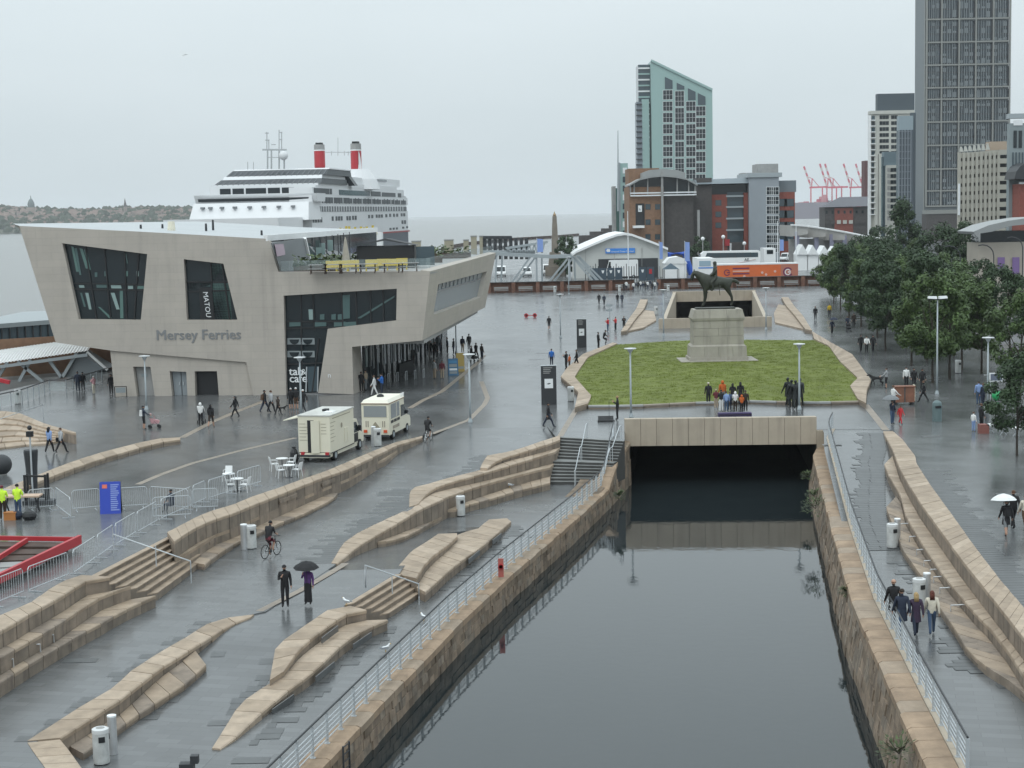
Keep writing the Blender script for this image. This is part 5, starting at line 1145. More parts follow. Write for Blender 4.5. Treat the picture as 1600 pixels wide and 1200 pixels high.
for y in (305, 322, 340, 358): blk(rd, 'spandrel', M_STEEL, 1134.5, 1163, y, y+2.6, Y-.1, 1, pz(y+2.6,Y,1150))
blk(rd, 'door_panel', M_WHITE2, 1140, 1143, 380, 398, Y+.2, .2, pz(398,Y,1141)); blk(rd, 'red_panel', M_RED, 1133, 1140, 374, 384, Y-.2, .2, pz(384,Y,1136))

# tall dark residential tower
Y = 690; tt = bld('residential_tower', 'very tall dark grey residential tower with gridded bays rising out of the picture', 1500, 340, Y, 'tower')
M_TWR = flat('tower_grey', (.17,.19,.20), .5); M_TWG = mat('tower_glass', (.035,.05,.06), .12, .5, .35, spec=.6); M_TWB = flat('tower_bronze', (.26,.265,.25), .45, .1)
blk(tt, 'core', M_TWR, 1446, 1577, -14, 400, Y, 17, 0); zt_ = pz(-14,Y,1500)
[blk(tt, 'corner_strip', M_TWB, 1445.9, 1446.6, -14, 330, Y+k, 1.2, pz(332,Y,1440)) for k in (0,5,10)]
# floors in groups of three between the horizontal bands
ybands = [-14, 30, 66, 101.5, 137, 155, 190.5, 227, 264, 298, 322]
xb = [1447, 1470, 1497, 1523, 1550, 1576]
Mx = {}
for j in range(len(ybands)-1):
    y0, y1 = ybands[j]+1.6, ybands[j+1]-.6
    for i in range(5):
        x0, x1 = xb[i]+1.6, xb[i+1]-1.2
        p, q = D(x0,y1,Y), D(x1,y0,Y); w_, h = q.x-p.x, q.z-p.z
        key = (i, round(h))
        mb = MB(); r_ = max(1, round(h/3.1))
        # glass bay with floor spandrels and fins, random blinds
        mb.box(0,w_,-.1,0,0,h,0)
        for f in range(5): x = w_*(f+1)/6; mb.box(x-.16,x+.16,-.45 if f % 2 else -.25,-.1,0,h,1)
        mb.box(-.25,.15,-.5,-.1,0,h,2); mb.box(w_-.15,w_+.25,-.5,-.1,0,h,2)
        for f in range(r_):
            z = h*f/r_; mb.box(0,w_,-.16,-.1,z,z+.55,2)
            for c in range(3):
                if random.random() < .45: xx = w_*c/3+.35; mb.box(xx,xx+w_/3-.8,-.14,-.1,z+.6,z+random.uniform(1.2,h/r_),3)
        ob = mb.build('window_bay', [M_TWG, M_TWR, M_DARK, flat('pale_blind', (.20,.225,.235), .6)], None, fix=False); ob.parent = tt; ob.location = p-WOFF[tt.name]+Vector((0,-.02,0))
    a, b = D(1446,ybands[j+1]-.8,Y-.9), D(1577,ybands[j+1]-.8,Y-.9); mb = MB(); mb.box(a.x,b.x,Y-.9,Y-.1,(a.z+b.z)/2-.3,(a.z+b.z)/2+.3); mb.build('floor_band', M_TWB, tt)
for x in xb: mb = MB(); a, b = D(x,322,Y-1), D(x,-14,Y-1); mb.box(a.x-.3,a.x+.3,Y-1,Y-.1,a.z,zt_); mb.build('fin', M_TWB, tt)
blk(tt, 'podium', M_BRICKD, 1446, 1500, 334, 372, Y-6, 6, 0); blk(tt, 'podium_fascia', M_TWB, 1447, 1500, 328, 334, Y-6.3, 6, pz(334,Y,1470))

# white apartments, dark glass block behind them
Y = 560; wh = bld('white_apartments', 'white banded apartment block left of the tall dark tower', 1390, 340, Y, 'apartments')
M_PALE = mat('pale_render', (.50,.50,.46), .7, .06, .2); M_SLATEC = flat('slate_cladding', (.075,.095,.11), .5)
blk(wh, 'wall', M_PALE, 1361, 1428, 176, 360, Y, 4, 0); blk(wh, 'attic', M_SLATEC, 1371, 1429, 146, 176, Y+1, 3, pz(177,Y,1400)); blk(wh, 'parapet', M_PALE, 1360, 1429, 172.5, 177, Y-.5, 4, pz(178,Y,1390))
blk(wh, 'corner_wall', M_WHITE, 1357.5, 1361, 180, 360, Y-.8, 1.5, 0)
for k in range(17):
    y = 181+k*9.2; blk(wh, 'balcony', M_DARK if k % 2 else M_GLASSB, 1362, 1367, y, y+6, Y-.3, .3, pz(y+6,Y,1365)); blk(wh, 'balcony_slab', M_WHITE, 1361, 1368, y+6, y+7.6, Y-1.2, 1.2, pz(y+7.6,Y,1365))
wc_ = win_mesh(3.1, 1.25, 3, 1, M_GLASS, M_PALE, .05, .05); wd_ = win_mesh(2.2, 1.25, 2, 1, M_GLASS, M_PALE, .05, .05)
for k in range(7):
    put(wc_, 'window', wh, D(1381.5, 186+k*9.3, Y-.02)); put(wd_, 'window', wh, D(1397.5, 186+k*9.3, Y-.02))
put(wc_, 'window', wh, D(1379, 250, Y-.02))
for x in (1366.5, 1373): blk(wh, 'pilaster', M_PALE, x, x+5.5, 240, 360, Y-.9, .9, 0)
mb = MB(); q = D(1371,355,Y-2); mb.lathe([(.1,0),(1.6,1),(1.4,5),(.1,8)], 7, q) if False else mb.box(q.x-1,q.x+1,Y-2,Y-1,0,3); mb.build('porch', M_GREY, wh)
Y = 600; lb = bld('stepped_white_block', 'lower white stepped block with dark windows in front of the glass offices', 1394, 340, Y-55, 'apartments')
Yb = Y-55
blk(lb, 'wall', M_PALE, 1385, 1404, 258, 360, Yb, 4, 0); blk(lb, 'upper_wall', flat('blue_grey_panel', (.14,.19,.215), .5), 1381, 1404, 237, 258, Yb+1, 3, pz(259,Yb,1392)); blk(lb, 'corner', M_GLASSB, 1379, 1385, 245, 360, Yb+1.5, 2, 0)
for k in range(9): put(wd_, 'window', lb, D(1396.5, 268.5+k*9.5, Yb-.02)); blk(lb, 'small_window', M_GREY, 1386.5, 1390.5, 262+k*9.5, 268+k*9.5, Yb-.1, .1, pz(268+k*9.5,Yb,1388))
Y = 640; gl = bld('glass_offices', 'narrow dark glass office block with a fine white grid', 1415, 340, Y-60, 'offices')
Yg = Y-108; blk(gl, 'glazing', flat('violet_glass', (.085,.105,.125), .15), 1404, 1427, 203, 360, Yg, 3, 0); blk(gl, 'top_screen', flat('pale_blue_screen', (.26,.32,.35), .4), 1404, 1427, 181, 203, Yg+.5, 2.5, pz(204,Yg,1415)); blk(gl, 'dark_side', M_SLATEC, 1424, 1431, 176, 360, Yg+2, 2, 0)
for k in range(13): blk(gl, 'grid_bar', flat('grid_grey', (.22,.25,.28), .4), 1404, 1424, 205+k*10.5, 206+k*10.5, Yg-.25, .25, pz(206+k*10.5,Yg,1412))
for k in range(5): mb = MB(); a = D(1405+k*4.6,200,Yg-.3); mb.box(a.x-.12,a.x+.12,Yg-.4,Yg,2,pz(203,Yg,1412)); mb.build('grid_post', flat('grid_grey', (0,0,0)), gl)
# multi storey car park
Y = 420; cp = bld('multi_storey_car_park', 'pale concrete multi storey car park with rows of small square openings', 1535, 340, Y, 'car park')
M_CP = mat('car_park_concrete', (.40,.385,.335), .8, .08, .3); blk(cp, 'dark_core', M_BLACK, 1501, 1576, 243, 400, Y+.6, 3, 0)
for k in range(10):
    mb = MB(); sl_ = -.09
    a, b = D(1499,239.5+k*13.2,Y), D(1562,234+k*13.6,Y); h = 1.25
    mb.hexa([a+Vector((0,0,-h)), b+Vector((0,0,-h)), b+Vector((0,.6,-h)), a+Vector((0,.6,-h))],[a, b, b+Vector((0,.6,0)), a+Vector((0,.6,0))]); mb.build('floor_slab', M_CP, cp)
    a, b = D(1561,234+k*13.6,Y-.3), D(1577,234+k*13.6,Y-.3); mb = MB(); mb.box(a.x,b.x,Y-.3,Y+.3,a.z-1.25,a.z); mb.build('spandrel', M_CP, cp)
for i in range(10):
    x = 1499.5+i*6.8; a = D(x,238,Y-.2); mb = MB(); mb.box(a.x-.32,a.x+.32,Y-.25,Y+.6,0,a.z); mb.build('column', M_CP, cp)
for i in range(7): x = 1502.5+i*6.9; a, b = D(x,237-i*.5,Y+.3), D(x,229-i*.8,Y+.3); mb = MB(); mb.ext([(a.x-.5,Y+.3,a.z),(a.x+.5,Y+.3,a.z),(a.x+.05,Y+.3,b.z),(a.x-.35,Y+.3,b.z)], (0,.3,0)); mb.build('crenel', M_PALE, cp)
blk(cp, 'lift_house', mat('tan_panel', (.42,.33,.25), .7, .05, .3), 1547, 1576, 221, 237, Y+2, 4, pz(238,Y,1560)); mb = MB(); a, b = D(1497.5,300,Y-.6), D(1500,336,Y-.6); mb.box(a.x,b.x,Y-.6,Y,b.z,pz(287,Y,1498)); mb.build('white_sign', M_WHITE2, cp)
# right edge building, low hall
Y = 400; eb = bld('arched_building', 'grey panelled building with dark arched roof cut by the right edge', 1590, 340, Y)
blk(eb, 'wall', mat('blue_grey_panels', (.24,.28,.29), .6, .06, .3), 1577.5, 1640, 192, 372, Y, 2, 0); blk(eb, 'roof_edge', M_STEEL, 1577, 1640, 177, 184, Y-.3, 2.4, pz(185,Y,1590)); blk(eb, 'sky_window', M_WHITE2, 1584, 1598, 188, 196, Y-.2, .2, pz(196,Y,1590))
for x in (1584, 1592): blk(eb, 'window', M_GLASS, x, x+5, 204, 231, Y-.2, .2, pz(231,Y,x))
for k in range(5): blk(eb, 'slit_window', M_GLASSB, 1582+k*5, 1584+k*5, 238, 262, Y-.2, .2, pz(262,Y,1590))
mb = MB(); q = [D(x,y,Y-8) for x,y in [(1585,280),(1588,268),(1595,259),(1604,254),(1640,252),(1640,280)]]; mb.ext(q, (0,8,0)); mb.build('arched_roof', M_DARK, eb); blk(eb, 'red_wall', M_BRICKR, 1594, 1640, 287, 380, Y-6, 6, 0); blk(eb, 'white_band', M_WHITE2, 1593, 1640, 284, 288, Y-6.3, .5, pz(288,Y,1600))
Y = 250; hl = bld('low_hall', 'low stone hall with grey curved roof behind the trees on the right', 1570, 420, Y, 'hall')
blk(hl, 'wall', mat('hall_stone', (.40,.36,.31), .75, .08, .3), 1528, 1660, 378, 470, Y, 6, 0); blk(hl, 'clerestory', M_GLASS, 1532, 1660, 360, 379, Y+1, 5, pz(379,Y,1560))
mb = MB(); q = [D(x,y,Y-2.5) for x,y in [(1521,362),(1545,352),(1575,345),(1610,340),(1660,338),(1660,352),(1610,350),(1580,353),(1550,362),(1523,366)]]; mb.ext(q, (0,9,0)); mb.build('curved_roof', M_CURV, hl)
M_PURP = flat('purple_banner', (.20,.13,.30), .7)
for x in (1559, 1582): blk(hl, 'banner', M_PURP, x, x+11, 402, 428, Y-.3, .1, pz(428,Y,x))
# brick warehouse
Y = 760; wr_ = bld('dock_warehouse', 'long low brick warehouse with grey hipped roof', 1320, 345, Y, 'warehouse')
blk(wr_, 'wall', M_BRICKD, 1289, 1358, 323, 360, Y, 14, 0); blk(wr_, 'brick_bay', M_BRICKR, 1304, 1333, 325, 360, Y-.4, 4, 0)
a, b = D(1283,323,Y-1.5), D(1362,322,Y-1.5); c_, e_ = D(1312,308,Y+12), D(1362,307,Y+12); mb = MB(); mb.add([a,b,e_,c_,a+Vector((6,26,0)),b+Vector((0,26,0))],[(0,1,2,3),(0,3,4),(3,2,5,4)]); mb.build('roof', flat('slate_roof', (.10,.10,.115), .6), wr_)
for k in range(7): blk(wr_, 'window', M_GLASS, 1290+k*9.4, 1293+k*9.4, 329, 334, Y-.6, .15, pz(334,Y,1300)); blk(wr_, 'arch', M_PALE if 1<k<5 else M_BRICKD, 1289+k*9.4, 1295+k*9.4, 344, 350, Y-.8, .2, pz(350,Y,1300))
Y = 900; ch = bld('brick_chimney_block', 'thin dark red brick slab tower beside the white apartments', 1354, 320, Y, 'tower'); blk(ch, 'shaft', flat('dark_red_brick', (.12,.055,.055), .8), 1351, 1357, 251, 340, Y, 8, 0)
# far docks
struct('dock_land', MB().box(560, 1900, 3050, 3800, -6.4, -1.0), mat('dock_ground', (.12,.12,.11), .9, .2, .02))
M_CRANE = flat('crane_red', (.55,.06,.10), .6); Y = 3400
for i, (x0, lab) in enumerate([(1268,'leftmost red dock crane with raised boom beyond the docks'),(1293,'second red dock crane from the left beyond the docks'),(1301,'middle red dock crane close behind its neighbour'),(1330,'fourth red dock crane from the left beyond the docks'),(1349,'rightmost red dock crane half hidden by the slab tower')]):
    q = D(x0, 306, Y+i*25); r = thing('dock_crane', lab, 'crane', (q.x, Y+i*25, -1), world=True, group='dock cranes on the horizon'); yy = Y+i*25; g = lambda x, y, dy=0: D(x, y, yy+dy)
    for dx in (-1, 17 if i in (0,3) else 14):
        for dy in (0, 16): mb = MB(); t_ = g(x0+dx,292,dy); mb.bar((t_.x,yy+dy,-1), t_, 2.2, 2.2); mb.build('leg', M_CRANE, r)
    mb = MB(); mb.bar(g(x0-3,293,8), g(x0+24,292,8), 3.2, 3.5); mb.build('girder', M_CRANE, r)
    top = 256 if i in (1,2,3,4) else 260
    for s in range(6):
        k0, k1 = s/6, (s+1)/6; a = g(x0-1-(11)*k0, 291-(291-top)*k0, 8); b = g(x0-1-11*k1, 291-(291-top)*k1, 8); mb = MB(); mb.bar(a, b, 2.8, 3.4); mb.build('boom_section', M_CRANE if s % 2 else flat('crane_white', (.6,.5,.5), .6), r)
    mb = MB(); mb.bar(g(x0,292,8), g(x0+1,279,8), 2, 2); mb.bar(g(x0+1,279,8), g(x0+12,292,8), 1.2, 1.2); mb.bar(g(x0+3,280,8), g(x0-6,276,8), 1, 1); mb.build('a_frame', M_CRANE, r)
q = D(1290, 318, 3350); cs = thing('container_stack', 'long stacks of reddish containers on the far quay', 'containers', (q.x,3350,-1), world=True)
for k in range(26):
    x = 1246+k*4.1; a = D(x,318,3350); mb = MB(); h = (13+8*math.sin(k*.7)+random.uniform(-3,5))*(1 if k > 3 else .5); mb.box(a.x,a.x+4.9,3350+random.uniform(0,40),3400,-1,-1+max(4,h)+14); mb.build('container', random.choice([flat('container_red', (.48,.07,.12), .6), flat('container_pink', (.5,.2,.22), .6), flat('container_grey', (.3,.28,.32), .6)]), cs)
q = D(1262,322,2600); sh_ = thing('quay_shed', 'long grey shed on the far quay below the cranes', 'shed', (q.x,2600,-6), world=True); blk(sh_, 'wall', flat('shed_grey', (.26,.24,.28), .7), 1238, 1330, 316, 326, 2600, 60, -6.3)
# dock basin water, sea lock and far quays right of the offices
struct('dock_basin', MB().poly([D(1180,336,900)*1.0-Vector((0,0,D(1180,336,900).z-.35)), Vector((D(1300,336,900).x,900,.35)), Vector((D(1330,336,2050).x,2050,.35)), Vector((D(1150,336,2050).x,2050,.35))]), M_RIVER)
gq = thing('glazed_link_roof', 'long pale curved roof of the terminal building beyond the offices', 'terminal', (D(1330,370,430).x,430,0), world=True)
Y = 430
a = [(1236,352),(1262,354),(1290,358),(1320,363),(1350,369),(1392,376)]
for i in range(5):
    mb = MB(); p0, p1 = D(*a[i],Y), D(*a[i+1],Y-8); mb.hexa([p0+Vector((0,0,-2.9)),p1+Vector((0,0,-1.9)),p1+Vector((0,18,-1.9)),p0+Vector((0,18,-2.9))],[p0,p1,p1+Vector((0,18,0)),p0+Vector((0,18,0))]); mb.build('roof_bay', mat('pale_grey_roof', (.42,.41,.39), .6, .06, .2), gq)
for i in range(5): p0, p1 = D(*a[i],Y-.6), D(*a[i+1],Y-8.6); mb = MB(); mb.bar(p0+Vector((0,0,.1)), p1+Vector((0,0,.1)), .4, .35); mb.build('roof_trim', M_WHITE, gq)
mb = MB(); p0, p1 = D(1236,374,Y), D(1392,386,Y); mb.box(p0.x,p1.x,Y+3,Y+4,0,p0.z); mb.build('wall', M_GREY, gq)
for i, x in enumerate((1246,1276,1300,1320)): mb = MB(); p0 = D(x,362+i*2,Y-3); mb.box(p0.x-.5,p0.x+.5,Y-3,Y-2,0,p0.z); mb.build('pillar', flat('lilac_pillar', (.27,.27,.36), .6), gq)
Y = 395; ms = thing('marina_shelter', 'white tented shelter beside the pale curved roof', 'shelter', (D(1290,400,Y).x,Y,0), world=True)
for i, x in enumerate((1246, 1262, 1280, 1297)):
    p0, p1, pk = D(x,398,Y), D(x+17,398,Y), D(x+8,382+i,Y); mb = MB(); mb.ext([p0,p1,pk], (0,6,0)); mb.build('canopy', M_SAIL, ms); mb = MB(); mb.box(p0.x,p1.x,Y+.5,Y+5.5,0,p0.z-.01); mb.build('wall', M_WHITE, ms)

# ------------------------------------------------------------------ brick boundary wall with bench bays
bw0, bw1 = P(764,458,0), P(1300,446,0)
bwd = (bw1-bw0); bwl = bwd.length; bwd.normalize(); bwn = Vector((bwd.y,-bwd.x,0))
gate0 = (P(1012,453,0)-bw0).dot(bwd); gate1 = (P(1030,453,0)-bw0).dot(bwd)
bwall = thing('boundary_wall', 'long weathered red brick wall with bench bays closing the plaza', 'wall', bw0.to_tuple(), world=True)
bay = 4.6; t = 0
while t < bwl-1:
    a, b = t, min(bwl, t+bay)
    if not (a < gate1 and b > gate0):
        p, q = bw0+bwd*(a+.02), bw0+bwd*(b-.02); mb = MB(); mb.bar(p+Vector((0,.3,.95))-bwn*.3, q+Vector((0,.3,.95))-bwn*.3, .5, 1.9); mb.build('brick_panel', M_WALLB, bwall)
        mb = MB(); mb.bar(p+Vector((0,0,1.95)), q+Vector((0,0,1.95)), .75, .12); mb.build('coping', M_BRICKD, bwall)
        mb = MB(); mb.obox(p+Vector((0,0,.95))+bwn*.15, bwd*.35, bwn*.3, (0,0,.95)); mb.build('pier', M_WALLB, bwall)
    t += bay
k = 0; t = bay/2
BL = [(772,'first'),(0,'')]
bench_n = 0
while t < bwl-2:
    if not (gate0-2.5 < t < gate1+2.5):
        p = bw0+bwd*t+bwn*.55; side = 'left' if t < gate0 else 'right'
        r = thing('wall_bench', ORD[bench_n]+' slatted grey bench from the left along the brick wall', 'bench', p.to_tuple(), world=True, group='benches along the brick wall'); bench_n += 1
        for s in range(2): mb = MB(); mb.obox(p+Vector((0,0,.45))+bwn*(.1+.22*s), bwd*1.35, bwn*.09, (0,0,.04)); mb.build('seat_slat', M_GREY, r)
        for s in range(2): mb = MB(); mb.obox(p+Vector((0,0,.75+.28*s))-bwn*.08, bwd*1.35, bwn*.03, (0,0,.1)); mb.build('back_slat', M_GREY, r)
        for s in (-1.1,1.1): mb = MB(); mb.obox(p+bwd*s+Vector((0,0,.22)), bwd*.05, bwn*.22, (0,0,.22)); mb.build('leg', M_DARK, r)
    t += bay
pq = thing('stone_plaque', 'pale beige stone panel set in the brick wall at the left', 'plaque', (P(820,456,0)).to_tuple(), world=True)
q = P(820,452,0)+bwn*.9; mb = MB(); mb.obox(P(819,456,0)+Vector((0,0,1.1))+bwn*.62, bwd*1.45, bwn*.03, (0,0,.55)); mb.build('panel', M_SAND2, pq)

# ------------------------------------------------------------------ marquee, fence, lorry, tents, coaches behind the wall
Y = 375; mq = thing('marquee', 'large white marquee with blue cruise terminal sign', 'marquee', (D(970,420,Y).x,Y,0), world=True)
ol = [(894,398),(900,393.5),(925,382.5),(950,372),(963,367.5),(975,365.5),(987,367),(1005,373.5),(1025,381),(1043,389)]
tops = [D(x,y,Y) for x,y in ol]
mb = MB(); mb.ext(tops+[Vector((tops[-1].x,Y,0)), Vector((tops[0].x,Y,0))], (0,.3,0)); mb.build('gable', mat('grey_canvas', (.50,.51,.49), .8, .05, .3), mq)
for a, b in zip(tops, tops[1:]):
    mb = MB(); mb.hexa([a+Vector((0,-1.2,-.25)),b+Vector((0,-1.2,-.25)),b+Vector((0,30,-.25)),a+Vector((0,30,-.25))],[a+Vector((0,-1.2,.25)),b+Vector((0,-1.2,.25)),b+Vector((0,30,.25)),a+Vector((0,30,.25))]); mb.build('roof_panel', M_WHITE, mq)
blk(mq, 'opening', M_DARK, 935, 1028, 404, 430, Y-.15, .1, 0)
blk(mq, 'sign', M_SIGNB, 946, 992, 388, 395.5, Y-.35, .2, pz(395.5,Y,969))
text_part('lettering', 'Liverpool Cruise Terminal', .47, M_WHITE2, mq, D(955,394.2,Y-.38), (1,0,0), (0,0,1), .02)
mb = MB(); q = D(950.5,391.6,Y-.42); mb.lathe([(.35,-.3),(.45,.1),(.3,.35)], 6, q, sy=.1); mb.build('sign_emblem', M_WHITE2, mq)
for x in (915,960,1003): mb = MB(); mb.bar(D(x,387,Y-.2), D(x,430,Y-.2), .08, .06); mb.build('seam', M_GREY, mq)
Yf = 345; fn = thing('palisade_fence', 'dark palisade fence with blue panels in front of the marquee', 'fence', (D(960,437,Yf).x,Yf,0), world=True)
for k in range(30):
    x = 915+k*4; a = D(x,436,Yf); mb = MB(); mb.box(a.x-.07,a.x+.07,Yf,Yf+.1,0,(D(x,412 if k % 4 == 0 else 416,Yf)).z); mb.build('pale', M_DARK, fn)
for k in range(8):
    a, b = D(924+k*12.4,436,Yf-.1), D(935.5+k*12.4,436,Yf-.1)
    if k not in (4,5): mb = MB(); mb.box(a.x,b.x,Yf-.12,Yf-.02,.5,D(930,419,Yf).z); pn = mb.build('panel', flat('navy_panel', (.05,.075,.10), .5), fn)
    c = (a+b)/2; zc = D(930,425,Yf).z
    if k in (1,2,3,6): mb = MB(); mb.ext([(c.x-.3,Yf-.15,zc+.3),(c.x+.3,Yf-.15,zc+.3),(c.x+.12,Yf-.15,zc-.3),(c.x-.12,Yf-.15,zc-.3)], (0,.02,0)); mb.build('crest', M_WHITE2, fn)
    if k == 7: mb = MB(); mb.box(c.x-.3,c.x+.3,Yf-.2,Yf-.14,zc-.6,zc+.4); mb.build('red_notice', M_RED, fn)
def wheel(mbt, mbr, c, r, w_, ax):
    ax = Vector(ax); mbt.tube([c-ax*w_/2, c+ax*w_/2], r, 14); mbr.tube([c-ax*(w_/2+.01), c+ax*(w_/2+.01)], r*.58, 12)
def add_wheels(root, pts, r, w_, ax):
    for p in pts:
        t_, m_ = MB(), MB(); wheel(t_, m_, Vector(p), r, w_, ax); o = t_.build('wheel', M_TYRE, root); m_.build('rim', M_STEEL if r > .3 else M_DARK, o)
def van(label, x, y, rz, m, L_=5.4, Wd=2.0, H=2.4, group=None, cat='van', box=False, loc=None):
    p = loc or P(x, y, 0); r = thing('parked_van', label, cat, (p.x,p.y,p.z), rz, group)
    h = .35
    prof = [(-L_/2,h),(L_/2-.1,h),(L_/2,.75),(L_/2-.15,1.1),(L_/2-.95,1.25),(L_/2-1.7,H-.15),(L_/2-2.0,H),(-L_/2+.1,H),(-L_/2,H-.2)]
    mb = MB(); mb.ext([(-Wd/2,y_,z_) for y_, z_ in prof], (Wd,0,0)); mb.build('body', m, r)
    mb = MB(); mb.ext([(-Wd/2+.1,L_/2-.93,1.28),(Wd/2-.1,L_/2-.93,1.28),(Wd/2-.18,L_/2-1.66,H-.22),(-Wd/2+.18,L_/2-1.66,H-.22)], (0,.03,.03)); mb.build('windscreen', M_GLASS, r)
    for s in (-1,1):
        mb = MB(); mb.ext([(s*Wd/2,L_/2-1.15,1.3),(s*Wd/2,L_/2-2.1,1.3),(s*Wd/2,L_/2-2.1,H-.35),(s*Wd/2,L_/2-1.75,H-.35)], (s*.015,0,0)); mb.build('side_window', M_GLASS, r)
        mb = MB(); mb.box(s*Wd*.38-.16,s*Wd*.38+.16,L_/2-.06,L_/2+.02,.78,.98); mb.build('headlight', M_WHITE2, r)
        mb = MB(); mb.box(s*Wd*.42-.1,s*Wd*.42+.1,-L_/2-.02,-L_/2+.05,.8,1.3); mb.build('tail_light', M_RED, r)
    mb = MB(); mb.box(-Wd/2+.05,Wd/2-.05,-L_/2-.06,L_/2+.03,.3,.52); mb.build('bumper', M_DARK, r)
    add_wheels(r, [(s*(Wd/2-.08),y_,.34) for s in (-1,1) for y_ in (-L_/2+1.0,L_/2-.95)], .34, .22, (1,0,0))
    return r
van('white van parked facing the wall at far left', 783, 432, PI, M_WHITE, 5.4, 2.2, 2.5)
van('white van with its bonnet towards the wall beside the lattice gangway', 822, 432, PI+.15, M_WHITE, 5.0, 2.0, 2.2)
van('white minibus parked behind the lattice gangway', 856, 430, PI, M_WHITE, 5.2, 2.2, 2.6)
van('large white high roofed van in the marquee opening', 968, 434, PI/2, M_WHITE, 8.2, 2.6, 4.0)
# gazebo and small tents
Y = 335; gz_ = thing('gazebo', 'dark open gazebo with pointed roof beside the gate', 'gazebo', (D(1048,440,Y).x,Y,0), world=True)
c = D(1048,418,Y); w_ = D(1060,418,Y).x-c.x; mb = MB(); zt_ = D(1048,411,Y).z
mb.add([(c.x-w_,Y-w_,c.z-.3),(c.x+w_,Y-w_,c.z-.3),(c.x+w_,Y+w_,c.z-.3),(c.x-w_,Y+w_,c.z-.3),(c.x,Y,zt_)],[(0,1,4),(1,2,4),(2,3,4),(3,0,4)]); mb.build('roof', flat('navy_canvas', (.055,.085,.11), .7), gz_)
for sx in (-1,1):
    for sy in (-1,1): mb = MB(); mb.box(c.x+sx*w_*.95-.06,c.x+sx*w_*.95+.06,Y+sy*w_*.95-.06,Y+sy*w_*.95+.06,0,c.z-.3); mb.build('post', M_DARK, gz_)
Y = 362; wt_ = thing('white_tent', 'small white tent between the two blue flags', 'tent', (D(1056,425,Y).x,Y,0), world=True)
tp = [D(x,y,Y) for x,y in [(1038,412),(1046,403),(1060,401),(1070,404),(1074,412)]]; mb = MB(); mb.ext(tp, (0,6,0)); mb.build('canopy', M_SAIL, wt_); mb = MB(); mb.box(tp[0].x+.2,tp[-1].x-.2,Y+.2,Y+5.8,0,tp[0].z); mb.build('wall', M_WHITE, wt_)
q = D(1055,396,385); ib = thing('blue_inflatable', 'deep blue inflatable arch behind the white tent', 'inflatable', (q.x,385,0), world=True)
M_BLUE2 = flat('deep_blue_vinyl', (.02,.09,.45), .4); mb = MB(); a, b = D(1045,396,385), D(1070,396,385); mb.tube([(a.x,385,0),(a.x,385,a.z),(b.x,385,a.z),(b.x+1.5,385,0)], .75, 10); mb.build('tube', M_BLUE2, ib)
def feather(label, x, y0, y1, Y, w_px, m=M_BANNER, cat='flag'):
    a = D(x, y1, Y); r = thing('banner_flag', label, cat, (a.x, Y, 0), world=True); w_ = D(x+w_px, y1, Y).x-a.x; zt_ = D(x,y0,Y).z
    mb = MB(); mb.tube([(a.x,Y,0),(a.x,Y,zt_+.2)], .07, 6); mb.build('pole', M_GALV, r)
    z1 = a.z; mb = MB(); n = 6; f = []
    for i in range(n+1):
        u = i/n; f.append((a.x+.1+w_*u, Y-.12*math.sin(u*5), zt_-.1*u)); 
    g_ = [(p[0], p[1]+.1*math.sin(i), z1) for i, p in enumerate(f)]
    for i in range(n): mb.poly([f[i], f[i+1], g_[i+1], g_[i]])
    mb.build('banner', m, r); return r
feather('tall pale blue banner left of the obelisk', 839, 373, 394, 340, 9)
feather('tall pale blue banner in front of the marquee', 1030, 378, 405, 340, 5)
feather('tall pale blue banner right of the white tent', 1070, 378, 408, 340, 7)
feather('pale blue banner beside the grey stair tower', 1218, 374, 392, 380, 6)
for i, (x, y0, lab) in enumerate([(982,330,'tall white flagpole in front of the marquee'),(1215,345,'white flagpole before the grey stair tower'),(1244,352,'white flagpole at the corner of the red offices')]):
    Y = 350; a = D(x,430,Y); r = thing('flagpole', lab, 'flagpole', (a.x,Y,0), world=True); mb = MB(); mb.tube([(a.x,Y,0),(a.x,Y,D(x,y0,Y).z)], [.14,.07], 8); mb.build('pole', M_WHITE2, r); mb = MB(); mb.lathe([(.3,0),(.3,.25),(.14,.3)], 8, (a.x,Y,0)); mb.build('base', M_GREY, r)
